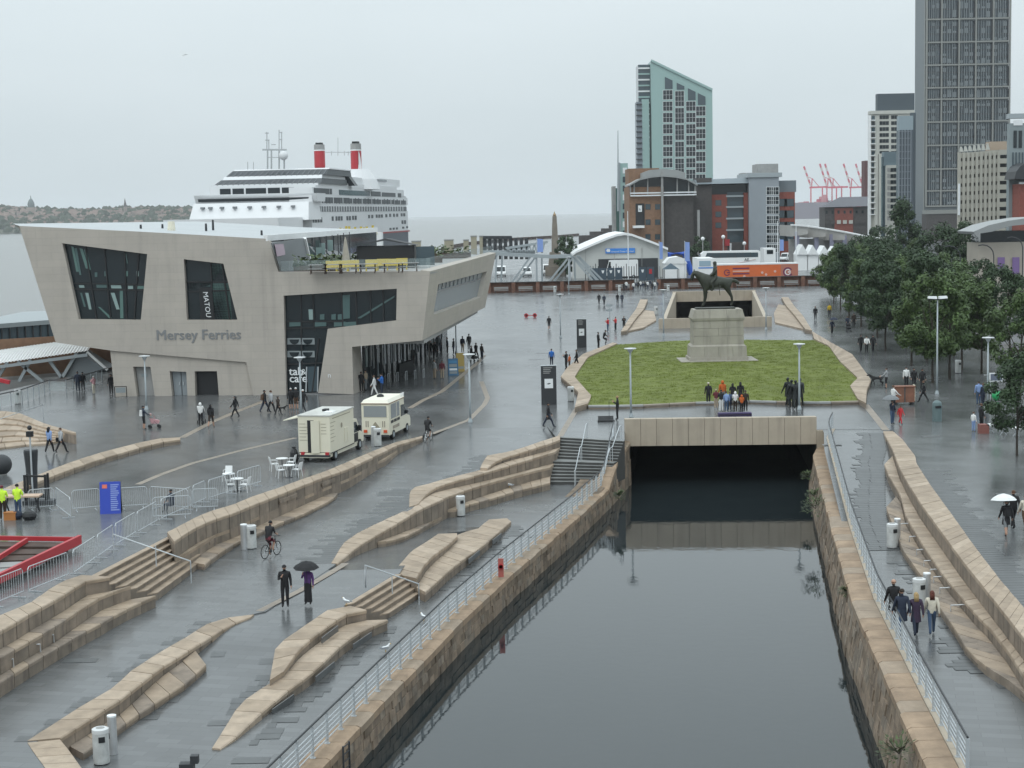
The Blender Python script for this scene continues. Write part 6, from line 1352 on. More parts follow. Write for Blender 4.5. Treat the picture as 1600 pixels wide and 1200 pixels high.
def coach(label, x0, x1, yt, Y, m, name='coach', H=None):
    a, b = D(x0,yt,Y), D(x1,yt,Y); r = thing(name, label, 'coach', ((a.x+b.x)/2,Y,0), world=True); H = a.z
    zb = max(.4, H-3.4)
    prof = [(a.x,zb),(b.x,zb),(b.x,H-.2),(b.x-.3,H),(a.x+.9,H),(a.x+.25,H-.5),(a.x,H-1.6)]
    mb = MB(); mb.ext([(x,Y,z) for x,z in prof], (0,2.5,0)); mb.build('body', m, r)
    mb = MB(); mb.ext([(a.x+1.0,Y,H-1.45),(b.x-.5,Y,H-1.45),(b.x-.5,Y,H-.45),(a.x+1.5,Y,H-.35)], (0,-.03,0)); w__ = mb.build('window', M_GLASSB, r)
    for k in range(1,7): xx = a.x+1.0+(b.x-a.x-1.5)*k/7; mb = MB(); mb.box(xx-.05,xx+.05,Y-.05,Y-.03,H-1.45,H-.4); mb.build('pillar', M_DARK, w__)
    mb = MB(); mb.box(a.x-.03,a.x+.02,Y+.2,Y+2.3,H-1.7,H-.6); mb.build('windscreen', M_GLASS, r)
    mb = MB(); mb.tube([(a.x+(b.x-a.x)*.45,Y-.02,zb+.5),(a.x+(b.x-a.x)*.65,Y-.02,zb+.75),(b.x-1,Y-.02,zb+1.5)], .1, 5); mb.build('stripe', flat('pale_stripe', (.6,.5,.48), .4), r)
    add_wheels(r, [(xx,Y+.2,zb) for xx in (a.x+2.6,b.x-2.6,b.x-3.8)], .5, .3, (0,1,0)); return r
c_ = coach('long white coach with dark windows parked behind the orange trailer', 1094, 1188, 393, 365, M_WHITE); mb = MB()
text_part('lettering', 'AE', .9, M_DARK, c_, D(1163,408,364.9), (1,0,0), (0,0,1), .02)
r = thing('parked_bus', 'white and blue bus seen end on beside the white tent', 'bus', (D(1103,420,350).x,350,0), world=True); a, b = D(1091,404,350), D(1117,404,350); zt_ = a.z
mb = MB(); mb.box(a.x,b.x,350,361,.4,zt_); mb.build('body', M_WHITE, r); mb = MB(); mb.box(a.x+.2,b.x-.9,349.93,350.05,zt_-1.6,zt_-.5); mb.build('windscreen', flat('sky_glass', (.30,.42,.50), .15), r); mb = MB(); mb.box(a.x,b.x,349.95,350.1,zt_-2.1,zt_-1.85); mb.build('blue_band', M_SIGNB, r); mb = MB(); mb.box(a.x+.3,b.x-.3,349.95,350.1,.6,1.1); mb.build('grille', M_DARK, r)
for s, xx in enumerate((a.x+.5, b.x-.5)): mb = MB(); mb.box(xx-.2,xx+.2,349.93,350.02,1.3,1.55); mb.build('headlight', M_WHITE2, r)
add_wheels(r, [(xx,yy,.45) for xx in (a.x+.15,b.x-.15) for yy in (352,358)], .45, .3, (1,0,0))
r = thing('white_truck', 'small white box truck parked right of the coach', 'truck', (D(1203,405,380).x,380,0), world=True); a, b = D(1194,388,380), D(1212,388,380)
mb = MB(); mb.box(a.x,b.x,380,386,1.0,a.z); mb.build('box', M_WHITE, r); mb = MB(); mb.box(a.x+.6,b.x-.6,379.93,380,a.z-1.3,a.z-.4); mb.build('rear_window', M_GLASS, r); mb = MB(); mb.box(a.x,b.x,379.9,386,.6,1.0); mb.build('chassis', M_DARK, r); add_wheels(r, [(xx,yy,.5) for xx in (a.x+.2,b.x-.2) for yy in (381,385)], .5, .3, (1,0,0))
van('small white van parked beyond the orange trailer', 1228, 408, 2.6, M_WHITE, 5, 2, 2.3)
# orange trailer
Y = 328; tr = thing('orange_trailer', 'long orange exhibition trailer with round letter G logos', 'trailer', (D(1180,432,Y).x,Y,0), world=True)
a, b = D(1121,416,Y), D(1247,412,Y); zt_ = D(1185,413.5,Y).z; zb = D(1185,439,Y).z
mb = MB(); mb.box(a.x,b.x,Y,Y+2.6,zb,zt_); mb.build('body', M_ORANGE, tr); mb = MB(); mb.box(a.x-.05,b.x+.05,Y-.05,Y+2.65,zt_,zt_+.28); mb.build('roof_edge', M_WHITE, tr)
mb = MB(); mb.box(D(1220,420,Y).x,b.x-.03,Y-.03,Y,zb+.05,zt_-.1); mb.build('pale_panel', flat('faded_orange', (.42,.16,.11), .5), tr)
M_MAR = flat('maroon_print', (.14,.02,.08), .5)
for x, R_, m in [(1136,.62,M_MAR),(1231,.95,M_MAR),(1231,.6,M_WHITE2)]:
    c = D(x,426 if x < 1200 else 425,Y-.06); mb = MB(); n = 20
    for i in range(n-3):
        t0, t1 = .5+2*PI*i/n, .5+2*PI*(i+1)/n; mb.ext([(c.x+R_*math.cos(t0),c.y,c.z+R_*math.sin(t0)),(c.x+R_*math.cos(t1),c.y,c.z+R_*math.sin(t1)),(c.x+R_*.72*math.cos(t1),c.y,c.z+R_*.72*math.sin(t1)),(c.x+R_*.72*math.cos(t0),c.y,c.z+R_*.72*math.sin(t0))], (0,.03,0))
    if R_ < .9: mb.box(c.x,c.x+R_,c.y,c.y+.03,c.z-.1,c.z+.1)
    mb.build('logo_ring', m, tr)
text_part('lettering', 'GAMMARUS', .55, M_MAR, tr, D(1146,421.5,Y-.05), (1,0,0), (0,0,1), .01) if False else None
for y0, m in [(419.5,M_MAR),(424,flat('faded_lettering', (.65,.42,.36), .5)),(428,M_MAR)]: mb = MB(); p0, p1 = D(1145,y0,Y-.04), D(1171,y0,Y-.04); mb.box(p0.x,p1.x,Y-.04,Y,p0.z-.12,p0.z+.12); mb.build('printed_line', m, tr)
for x, y in [(1163,432),(1191,426),(1197,429),(1211,424)]: c = D(x,y,Y-.03); mb = MB(); mb.ball(c, .25, 8, sy=.08); mb.build('printed_splash', flat('faded_lettering', (0,0,0)), tr)
add_wheels(tr, [(b.x-4-k*1.2,Y+.2,.5) for k in range(3)]+[(a.x+3,Y+.2,.5)], .5, .3, (0,1,0))
mb = MB(); mb.box(a.x+1,b.x-1,Y+.4,Y+2.2,.4,zb); mb.build('chassis', M_DARK, tr)

# obelisk
q = P(868,430,0); ob = thing('obelisk', 'weathered stone memorial obelisk topped by a small gilt flame', 'obelisk', (q.x,q.y,0))
u = q.y/2600; M_OB = mat('memorial_granite', (.20,.175,.145), .8, .2, .5, .2)
mb = MB(); mb.box(-16*u,16*u,-16*u,16*u,0,14*u); mb.build('plinth', M_OB, ob)
for i, (w0, w1, z0, z1) in enumerate([(11,8.5,14,36),(5.4,5,36,62),(4.4,3.9,62,80),(3.6,3.2,80,92)]): mb = MB(); mb.hexa([(-w0*u,-w0*u,z0*u),(w0*u,-w0*u,z0*u),(w0*u,w0*u,z0*u),(-w0*u,w0*u,z0*u)],[(-w1*u,-w1*u,z1*u),(w1*u,-w1*u,z1*u),(w1*u,w1*u,z1*u),(-w1*u,w1*u,z1*u)]); mb.build('stone_stage', M_OB, ob)
mb = MB(); mb.lathe([(2.2*u,92*u),(2.6*u,94*u),(1.2*u,96*u),(.3*u,99*u)], 8); mb.build('flame', flat('gilt', (.30,.22,.13), .5, .4), ob)
# lattice gangways to the landing stage
def truss(label, pts, Y, legs, wd=.35):
    r = thing('lattice_gangway', label, 'gangway', D(*pts[0],Y).to_tuple(), world=True); P3 = [D(x,y,Y) for x,y in pts]
    for a, b in zip(P3, P3[1:]):
        mb = MB(); mb.bar(a, b, .7, .7); mb.build('top_chord', M_STEEL, r)
    for (x0,y0),(x1,y1) in legs:
        mb = MB(); a, b = D(x0,y0,Y), D(x1,y1,Y); mb.bar(a, b, wd, wd); mb.build('strut', M_STEEL, r)
        mb = MB(); mb.bar(a+Vector((1.1,2.5,0)), b+Vector((1.1,2.5,0)), wd, wd); mb.build('strut', M_STEEL, r)
    return r
truss('grey steel lattice gangway frame rising behind the brick wall', [(772,396),(800,398),(860,401),(893,400)], 324, [((776,397),(774,445)),((829,401),(797,445)),((886,405),(854,445)),((838,401),(839,445)),((889,402),(891,445)),((896,401),(938,443)),((893,400),(930,443))])
q0 = D(700,390,420); lg = thing('linkspan_bridge', 'long lattice linkspan bridge with dark bays by the river', 'bridge', (q0.x,420,-2), world=True)
for k in range(9):
    x = 757+k*8.2; a, b = D(x,372,430), D(x,393,430); mb = MB(); mb.box(a.x-.45,a.x+.45,430,431,b.z-2,a.z); mb.build('portal_post', M_DARK, lg)
    if k < 4: mb = MB(); a, b = D(x+3,374,431), D(x+6.5,380,431); mb.box(a.x,b.x,431,431.2,b.z,a.z); mb.build('white_board', M_WHITE, lg)
    if k < 5: mb = MB(); a, b = D(x+2,384,431), D(x+6,390,431); mb.box(a.x,b.x,431,431.2,b.z,a.z); mb.build('white_board', M_WHITE, lg)
mb = MB(); mb.bar(D(755,371,430), D(800,371,430), .8, .8); mb.build('top_beam', M_DARK, lg); mb = MB(); mb.bar(D(755,394,430), D(836,394,430), 1.2, 1.0); mb.build('deck_beam', M_STEEL, lg); mb = MB(); mb.bar(D(790,388,429), D(856,378,429), .6, .6); mb.build('top_chord', M_STEEL, lg)
for k in range(7): mb = MB(); mb.bar(D(795+k*8,388-k*1.2,429), D(799+k*8,395,429), .4, .4); mb.bar(D(799+k*8,395,429), D(803+k*8,386.5-k*1.2,429), .4, .4); mb.build('lattice_bar', M_STEEL, lg)
pr = thing('promenade_fence', 'dark riverside fence and hedge along the far promenade', 'fence', P(760,385).to_tuple(), world=True)
pp = [P(690,392),P(730,384),P(800,376.5),P(860,373),P(905,369)]
for a, b in zip(pp, pp[1:]):
    n = 6
    for i in range(n): p, q = a.lerp(b,i/n), a.lerp(b,(i+.94)/n); mb = MB(); mb.bar(p+Vector((0,0,.9)), q+Vector((0,0,.9)), .3, 1.6); mb.build('panel', M_WOOD, pr)
rw = thing('river_wall', 'dark stepped river wall and railings below the glass lift tower', 'wall', P(930,362).to_tuple(), world=True)
for i, (x0,x1,y) in enumerate([(905,925,368),(922,945,362),(940,962,357),(952,985,352)]): a, b = D(x0,y,640+i*60), D(x1,y,640+i*60); mb = MB(); mb.box(a.x,b.x,640+i*60,646+i*60,-1,a.z); mb.build('wall_section', M_BRICKD, rw)
for i, (x, y) in enumerate([(650,397),(667,388),(703,378),(712,376),(728,372),(740,368),(747,368),(755,370)]):
    pass
ts = [(650,378,14,420,'squat beige mooring tower right of the ship'),(701,376,14,430,'pair of beige dolphins on the landing stage'),(728,376,8,430,'slim beige dolphin on the landing stage'),(740,370,9,430,'tall beige pile beside the linkspan'),(752,370,6,430,'second tall beige pile beside the linkspan')]
for x, y, w_, Y, lab in ts:
    a, b = D(x-w_/2,y,Y), D(x+w_/2,y,Y); r = thing('mooring_dolphin', lab, 'mooring post', ((a.x+b.x)/2,Y,-6), world=True); mb = MB(); mb.box(a.x,b.x,Y,Y+2.5,-6.6,a.z); mb.build('pile', mat('beige_pile', (.34,.31,.23), .7, .1, .4), r); mb = MB(); mb.box(a.x-.1,b.x+.1,Y-.1,Y+2.6,a.z,a.z+.3); mb.build('cap', M_GREY, r)
st = thing('landing_stage', 'floating concrete landing stage below the ship', 'pontoon', (-10,430,-6), world=True); mb = MB(); mb.hexa([(-60,395,-6.6),(10,395,-6.6),(14,470,-6.6),(-40,470,-6.6)],[(-60,395,-3.5),(10,395,-3.5),(14,470,-3.5),(-40,470,-3.5)]); mb.build('deck', M_GREY, st)

# ------------------------------------------------------------------ people and animals: one skinned body per pose, shared
TMPN = [0]
def skin_mesh(name, J, bones, root, sub=1):
    """J: joint -> (x,y,z,rx,ry); bones: (a,b,slot)"""
    keys = list(J); me = bpy.data.meshes.new('tmp'); me.from_pydata([J[k][:3] for k in keys], [(keys.index(a), keys.index(b)) for a, b, _ in bones], [])
    o = bpy.data.objects.new('tmp', me); col.objects.link(o); md = o.modifiers.new('s', 'SKIN'); md.use_smooth_shade = True
    for i, k in enumerate(keys):
        v = me.skin_vertices[0].data[i]; v.radius = (J[k][3], J[k][4]); v.use_root = (k == root)
    o.modifiers.new('u', 'SUBSURF').levels = sub
    bpy.context.view_layer.update(); out = bpy.data.meshes.new_from_object(o.evaluated_get(bpy.context.evaluated_depsgraph_get())); out.name = name
    bpy.data.objects.remove(o); n = max(s for *_, s in bones)+1
    out.materials.clear()
    for _ in range(n): out.materials.append(M_GREY)
    segs = [(Vector(J[a][:3]), Vector(J[b][:3]), s, (J[a][3]+J[b][3])/2) for a, b, s in bones]
    for p in out.polygons:
        best = (9, 0); c = p.center
        for a, b, s, r in segs:
            ab = b-a; t = max(0, min(1, (c-a).dot(ab)/max(1e-9, ab.length_squared))); d = (c-(a+ab*t)).length-r*.7
            if d < best[0]: best = (d, s)
        p.material_index = best[1]; p.use_smooth = True
    return out
SK, TOP, ARM, LEG, SHIN, SHOE = range(6)
def body(kind):
    J = {'pel': (0,0,.95,.165,.125), 'wai': (0,0,1.13,.16,.12), 'che': (0,.0,1.34,.195,.135), 'nb': (0,-.01,1.475,.075,.065), 'nk': (0,0,1.53,.05,.05), 'hd': (0,.015,1.625,.078,.092), 'ht': (0,.01,1.70,.06,.072)}
    if kind == 'heavy': J['pel'] = (0,0,.95,.165,.13); J['wai'] = (0,.02,1.13,.165,.14)
    st = {'walk': (.26,-.3,.0), 'stride': (.36,-.38,.04)}.get(kind, (.02,-.02,0))
    sit = kind in ('sit', 'cycle')
    for s, n in ((1,'r'), (-1,'l')):
        f = st[0] if s == 1 else st[1]
        J['sh'+n] = (s*.195,-.01,1.415,.078,.075); J['hp'+n] = (s*.09,0,.87,.108,.105)
        lift = .06 if (f < -.1) else 0
        if kind == 'sit': J['kn'+n] = (s*.12,.43,.90,.062,.062); J['an'+n] = (s*.12,.47,.50,.042,.042); J['to'+n] = (s*.13,.6,.45,.036,.034)
        elif kind == 'cycle': J['kn'+n] = (s*.1,.36,.74 if s == 1 else .56,.062,.062); J['an'+n] = (s*.1,.22,.34 if s == 1 else .12,.042,.042); J['to'+n] = (s*.1,.36,.31 if s == 1 else .08,.036,.034)
        else:
            J['kn'+n] = (s*.095, f*.55+.03, .49+lift*.3, .075,.075); J['an'+n] = (s*.1, f, .09+lift, .055,.055); J['to'+n] = (s*.115, f+.15, .035+lift*.4, .04,.032)
        sw = -f*.6 if st[0] > .1 else .02
        e = (s*.24, sw*.45-.02, 1.14, .06,.06); w_ = (s*.26, sw+.05, .90, .042,.042); h_ = (s*.265, sw+.08, .82, .03,.036)
        if (kind == 'phone' and s == 1) or kind == 'hold': e = (s*.25,.05,1.15,.045,.045); w_ = (s*.12,.27,1.28,.033,.033); h_ = (s*.09,.31,1.35,.03,.034)
        if kind == 'umbrella' and s == 1: e = (s*.26,.06,1.2,.045,.045); w_ = (s*.17,.22,1.4,.033,.033); h_ = (s*.16,.24,1.48,.03,.034)
        if kind in ('push', 'cycle'): e = (s*.25,.2,1.17,.045,.045); w_ = (s*.22,.42,1.04,.033,.033); h_ = (s*.21,.5,1.02,.03,.034)
        if kind == 'point' and s == -1: e = (s*.42,.08,1.42,.045,.045); w_ = (s*.5,.3,1.46,.033,.033); h_ = (s*.46,.38,1.5,.03,.034)
        if kind == 'sit': e = (s*.24,.12,1.16,.045,.045); w_ = (s*.15,.32,1.02,.033,.033); h_ = (s*.12,.4,1.02,.03,.034)
        J['el'+n], J['wr'+n], J['ha'+n] = e, w_, h_
    if kind == 'cycle':                                # lean the trunk over the handlebar
        for k in ('wai','che','nb','nk','hd','ht','shr','shl'): x,y,z,a,b = J[k]; J[k] = (x, y+(z-.95)*.38, z-(z-.95)*.06, a, b)
    B = [('pel','wai',TOP),('wai','che',TOP),('che','nb',TOP),('nb','nk',SK),('nk','hd',SK),('hd','ht',SK)]
    for n in 'rl': B += [('che','sh'+n,TOP),('sh'+n,'el'+n,TOP),('el'+n,'wr'+n,ARM),('wr'+n,'ha'+n,SK),('pel','hp'+n,LEG),('hp'+n,'kn'+n,LEG),('kn'+n,'an'+n,SHIN),('an'+n,'to'+n,SHOE)]
    me = skin_mesh('body_'+kind, J, B, 'pel')
    # fingers, nose, ears and eyes grown from the same mesh
    mb = MB(); mb.smooth = True
    for n, s in (('r',1),('l',-1)):
        h_, w_ = Vector(J['ha'+n][:3]), Vector(J['wr'+n][:3]); d = (h_-w_).normalized(); sd_ = d.cross(Vector((s,0,.2))).normalized()
        for i, ln in enumerate((.07,.085,.08,.06)): a = h_+sd_*(.024*(i-1.5)); mb.tube([a, a+d*ln*.55+Vector((-s*.006,0,0)), a+d*ln+Vector((-s*.022,0,0))], [.010,.009,.006], 5)
        a = h_-d*.03+sd_*-.03; mb.tube([a, a+sd_*-.03+d*.035, a+sd_*-.035+d*.06], [.012,.010,.007], 5)
    hd = Vector(J['hd'][:3]); mb.hexa([hd+Vector(v) for v in [(-.014,.08,-.02),(.014,.08,-.02),(.012,.12,-.018),(-.012,.12,-.018)]],[hd+Vector(v) for v in [(-.01,.08,.035),(.01,.08,.035),(.006,.092,.035),(-.006,.092,.035)]])
    for s in (-1,1): mb.ball(hd+Vector((s*.082,0,0)), .03, 6, sx=.35, k=4); mb.ball(hd+Vector((s*.032,.083,.025)), .013, 6, k=4, mi=1)
    b = bmesh.new(); b.from_mesh(me); t_ = bpy.data.meshes.new('t'); t_.from_pydata(mb.v, [], mb.f); t_.polygons.foreach_set('material_index', [SHOE if m else SK for m in mb.m]); b.from_mesh(t_); b.to_mesh(me); b.free(); bpy.data.meshes.remove(t_)
    return me, J
BODY = {}
CLR = {'skin':(.42,.25,.18),'dskin':(.11,.06,.04),'black':(.014,.014,.016),'navy':(.02,.028,.05),'grey':(.17,.18,.19),'lgrey':(.36,.37,.38),'white':(.68,.68,.67),'denim':(.05,.085,.15),'pale':(.22,.32,.55),'purple':(.10,.04,.17),'red':(.5,.03,.035),
       'orange':(.5,.11,.02),'yellow':(.6,.42,.04),'hivis':(.62,.9,.06),'green':(.03,.25,.09),'brown':(.09,.05,.03),'dbrown':(.03,.02,.014),'blond':(.36,.25,.12),'beige':(.38,.30,.22),'pink':(.55,.30,.32),'maroon':(.12,.02,.03),'blue':(.02,.13,.45),'plum':(.04,.025,.05),'auburn':(.10,.03,.02),'cream':(.58,.54,.45),'silver':(.45,.45,.45)}
def cm(c): return mat('cloth_'+c, CLR[c], .75, .12, 9) if c not in ('skin','dskin') else flat('skin_'+c, CLR[c], .55)
HAIRM = {}
def hair_mesh(kind):
    if kind not in HAIRM:
        mb = MB(); mb.smooth = True; c = (0,.0,1.655)
        mb.ball((0,-.012,1.66), .098, 12, sx=.93, sy=1.08, sz=1.0, lo=-.15, k=5)
        if kind == 'long': mb.hexa([(-.09,-.11,1.40),(.09,-.11,1.40),(.09,-.04,1.40),(-.09,-.04,1.40)],[(-.085,-.11,1.68),(.085,-.11,1.68),(.085,-.0,1.68),(-.085,-.0,1.68)])
        if kind == 'cap': mb.box(-.07,.07,.07,.19,1.665,1.68)
        if kind == 'hat': mb.lathe([(.17,0),(.17,.015),(.1,.03)], 12, (0,0,1.675))
        if kind == 'hood': mb.ball((0,-.03,1.6), .125, 10, sx=.95, lo=-1.2, k=6)
        o = mb.build('hair', M_BLACK); HAIRM[kind] = o.data; bpy.data.objects.remove(o)
    return HAIRM[kind]
EXM = {}
def shared(name, fn, m):
    if name not in EXM: mb = MB(); fn(mb); o = mb.build(name, m); EXM[name] = o.data; bpy.data.objects.remove(o)
    return EXM[name]
def add_mat(o, ms):
    for i, m in enumerate(ms):
        if i < len(o.material_slots): o.material_slots[i].link = 'OBJECT'; o.material_slots[i].material = m
def person(label, x, y, rz=0.0, pose='stand', top='black', leg='black', h=1.74, hair='dbrown', hk='short', arm=None, shin=None, shoe='black', skin='skin', fn=g0, pos=None, coat=False, pack=None, group=None, name='person', cat='person', allm=None):
    p = pos or PS(x, y, fn)
    if pose not in BODY: BODY[pose] = body(pose)
    me, J = BODY[pose]; r = thing(name, label, cat, p, rz, group); r.scale = (h/1.74,)*3
    o = link('body', me, r); add_mat(o, [allm]*6 if allm else [cm(skin), cm(top), cm(arm or top), cm(leg), cm(shin or leg), cm(shoe)])
    if hk:
        k = link('hair' if hk in ('short','long') else 'headwear', hair_mesh(hk), r); add_mat(k, [allm or cm(hair)])
        d = Vector(J['hd'][:3])-Vector((0,.015,1.625)); k.location = d
    if coat:
        k = link('coat_skirt', shared('coat_skirt', lambda mb: mb.lathe([(.21,.58),(.19,.8),(.16,1.0)], 12, sy=.8), M_BLACK), r); add_mat(k, [allm or cm(top)])
    if pack:
        k = link('backpack', shared('backpack', lambda mb: mb.hexa([(-.15,-.28,1.0),(.15,-.28,1.0),(.15,-.1,1.0),(-.15,-.1,1.0)],[(-.12,-.24,1.42),(.12,-.24,1.42),(.12,-.1,1.42),(-.12,-.1,1.42)]), M_BLACK), r); add_mat(k, [cm(pack)])
    return r
def umbrella(label, p, m, r=.55, tilt=0.0):
    u = thing('umbrella', label, 'umbrella', p); u.rotation_euler = (tilt,0,0)
    mb = MB(); mb.tube([(0,0,-.75),(0,0,.22)], .012, 6); mb.build('shaft', M_DARK, u); mb = MB(); n = 8; rings = [(.0,.2),(.45,.13),(.8,.02),(1,-.1)]
    vs = [(rr*r*math.cos(2*PI*k/n), rr*r*math.sin(2*PI*k/n), z) for rr, z in rings for k in range(n)]; mb.add(vs, [(i*n+k, i*n+(k+1)%n, (i+1)*n+(k+1)%n, (i+1)*n+k) for i in range(3) for k in range(n)]); mb.build('canopy', m, u, fix=False)
    return u
BK, NV = 'black', 'navy'
# couple in the foreground
a = person('man in black jacket and black cap holding one hand to his face', 446,948, PI+.1, 'phone', BK, BK, 1.8, BK, 'cap', fn=g1)
b = person('woman in purple top and black skirt under a black umbrella', 482,944, PI-.15, 'umbrella', 'purple', BK, 1.64, BK, 'long', fn=g1, coat=False)
k = link('long_skirt', shared('long_skirt', lambda mb: mb.lathe([(.19,.12),(.17,.6),(.15,1.0)], 12, sy=.85), M_BLACK), b); add_mat(k, [cm(BK)])
q = PS(482,944,g1); umbrella('black umbrella held by the woman in purple', q+Vector((-.02,-.2,1.72)), cm(BK), .56, .08)
# four walkers on the right bank
person('bald man in dark coat at the back left of the four walkers', 1396,976, .1, 'walk', BK, BK, 1.78, 'skin', 'short', fn=gD, coat=True)
person('tall man in long navy coat and jeans among the four walkers', 1409,994, .05, 'stride', NV, 'denim', 1.82, 'dbrown', fn=gD, coat=True)
person('fair haired woman in dark purple coat among the four walkers', 1431,994, 0, 'walk', 'plum', 'navy', 1.68, 'blond', 'long', fn=gD, coat=True, shoe='white')
person('red haired woman in white jacket and jeans at right of the four walkers', 1456,992, -.1, 'walk', 'cream', 'denim', 1.70, 'auburn', 'long', fn=gD, shoe='white')
# pair under the white umbrella
person('person in dark skirt and bare legs under the white umbrella with a backpack', 1572,838, .1, 'walk', BK, 'grey', 1.66, BK, 'short', shin='skin', coat=True, pack=BK)
person('man in black suit beside the white umbrella', 1583,826, .1, 'stride', BK, BK, 1.8, 'brown')
q = P(1572,838); umbrella('white umbrella over the pair at the right edge', q+Vector((-.1,.1,1.75)), M_SAIL, .6, -.1)
person('person in beige coat cut off by the right edge of the picture', 1602,830, .1, 'walk', 'cream', 'brown', 1.7, 'brown')
# around the lawn and the monument
person('person in black walking past the tall information pillar', 857,668, -1.4, 'stride', BK, NV, 1.74, BK, 'cap', coat=True)
person('singer in dark jacket standing at the microphone stand', 965,656, 1.5, 'hold', BK, BK, 1.74, 'blond')
GP = [('tall man in black with pale cap at the left of the crowd on the bridge',1107,633,0,BK,BK,1.76,'cream','cap'),('child in maroon top and beige trousers in the crowd on the bridge',1119,639,0,'maroon','beige',1.5,'beige','cap'),
 ('person with orange hood behind the crowd on the bridge',1129,632,0,'orange','grey',1.86,'orange','hood'),('person in black gilet and white trousers in the crowd on the bridge',1127,643,0,BK,'white',1.62,BK,'cap'),
 ('person in pale blue top and jeans in the crowd on the bridge',1135,643,0,'pale','denim',1.5,'dbrown','short'),('woman in dark coat at the back of the crowd on the bridge',1145,633,0,BK,BK,1.68,BK,'long'),
 ('child in blue denim jacket in the middle of the crowd on the bridge',1140,641,0,'denim','navy',1.4,'brown','short'),('woman in white hijab in the crowd on the bridge',1149,643,0,'white','dbrown',1.5,'white','hood'),
 ('tall long haired person in black at the back right of the bridge crowd',1157,633,0,BK,BK,1.78,BK,'long'),('child in bright orange coat at the right of the crowd on the bridge',1159,644,0,'orange','black',1.3,'orange','hood'),('person in dark coat at the far right of the crowd on the bridge',1165,643,0,'dbrown',BK,1.58,BK,'short')]
for i, (l_, x, y, rz, t_, g_, h, hc, hk) in enumerate(GP): person(l_, x, y, rz+random.uniform(-.3,.3), ['stand','hold'][i % 2], t_, g_, h, hc, hk, coat=t_ == BK and hk == 'long')
for l_, x, y, rz, ps in [('first dark bronze statue of a walking man from the left beside the lawn',1231,634,.5,'walk'),('second dark bronze statue of a walking man in long coat beside the lawn',1237,638,.2,'stand'),('third dark bronze statue of a walking man beside the lawn and next to the second',1243,639,0,'walk'),('rightmost dark bronze statue of a walking man beside the lamp post',1250,635,-.4,'walk')]:
    person(l_, x, y, rz, ps, h=2.15, hk='short', allm=flat('dark_bronze', (.03,.034,.034), .4, .5), coat=True, name='bronze_statue', cat='statue', group='group of bronze men at the lawn edge')
q = P(1148,650); bx = thing('purple_mat', 'dark purple case lying at the feet of the crowd on the bridge', 'case', q); mb = MB(); mb.box(-1.2,1.2,-.3,.3,0,.25); mb.build('case', flat('dark_purple', (.05,.035,.10), .6), bx); mb = MB(); mb.box(-1.2,1.2,-.32,-.3,.1,.15); mb.build('strap', M_BLACK, bx)
ms_ = thing('microphone_stand', 'slim microphone stand in front of the singer', 'microphone stand', P(952,659)); mb = MB(); mb.tube([(0,0,0),(0,0,1.5),(.25,0,1.62)], .015, 6); mb.build('stand', M_DARK, ms_); mb = MB(); mb.lathe([(.2,0),(.2,.03)], 10); mb.build('base', M_BLACK, ms_)
gc = thing('guitar_case', 'open black guitar case on the paving before the singer', 'case', P(947,659)); mb = MB(); mb.hexa([(-.6,-.18,0),(.6,-.25,0),(.6,.25,0),(-.6,.18,0)],[(-.6,-.18,.12),(.6,-.25,.12),(.6,.25,.12),(-.6,.18,.12)]); mb.build('case', M_BLACK, gc); mb = MB(); mb.obox((0,.35,.2),(.55,0,0),(0,.12,.15),(0,.02,-.02)); mb.build('lid', M_BLACK, gc)
# left plaza
person('person with pale blue shirt and dark trousers walking away on the left plaza', 78,708,-.5,'walk','pale',BK,1.72,BK,'long',shoe='white')
w_ = person('person in grey coat with dark shoulder bag on the left plaza', 96,708,-.8,'stride','lgrey',BK,1.66,'brown')
k = link('shoulder_bag', shared('shoulder_bag', lambda mb: mb.box(-.34,-.22,-.2,.2,.78,1.05), M_BLACK), w_); add_mat(k, [cm(BK)])
person('person with white backpack and bare legs pushing the pink pram', 225,671,-1.2,'push','navy',BK,1.72,BK,'short',shin='skin',pack='white')
person('person in white hooded top pushing the striped pram', 314,665,0,'push','white',BK,1.7,'white','hood')
person('woman in black top and bare legs walking by the striped pram', 330,668,-.2,'walk',BK,'dbrown',1.7,BK,'long',shin='skin')
person('lone woman in black striding across the left plaza', 368,653,1.3,'stride',BK,BK,1.66,BK,'long')
person('man in dark jacket walking before the cafe windows', 414,645,-.9,'stride',BK,NV,1.76,BK,pack='brown')
person('man in black and white striped top walking before the cafe windows', 424,645,-.8,'walk','lgrey',BK,1.74,'brown')
person('boy in dark clothes with the small black dog', 435,649,-.8,'walk','dbrown',BK,1.45,BK)
person('woman in dark top with bare legs standing left of the cafe lamp post', 455,640,.3,'stand',BK,BK,1.7,'silver','short',shin='skin',shoe='white')
person('man in shorts standing behind the cafe lamp post', 463,640,0,'stand',BK,'brown',1.74,'white','cap',shin='skin',shoe='white')
person('man in black walking right of the cafe lamp post', 474,644,.8,'stride',BK,BK,1.76,'white','cap',shoe='white')
person('taller of two dark figures leaning on the river railing', 122,612,.2,'stand',NV,NV,1.8,BK)
person('shorter of two dark figures leaning on the river railing', 130,611,0,'stand',BK,BK,1.7,BK)
person('person in pink and white leaning over the river railing', 147,616,1,'hold','pink','cream',1.6,'white')
person('person half hidden behind the corner of the ferry terminal', 174,616,.5,'stand',BK,BK,1.75,BK)
person('worker in yellow vest and blue jeans at the trestle table', 29,810,-.2,'hold','hivis','denim',1.78,BK)
person('worker in maroon top and yellow vest at the left edge', 5,812,.1,'hold','hivis','dbrown',1.76,'maroon','cap')
person('person in dark clothes crouching behind the crowd barriers', 268,800,1,'sit',NV,NV,1.6,BK,pos=P(268,800)+Vector((0,0,-.42)))
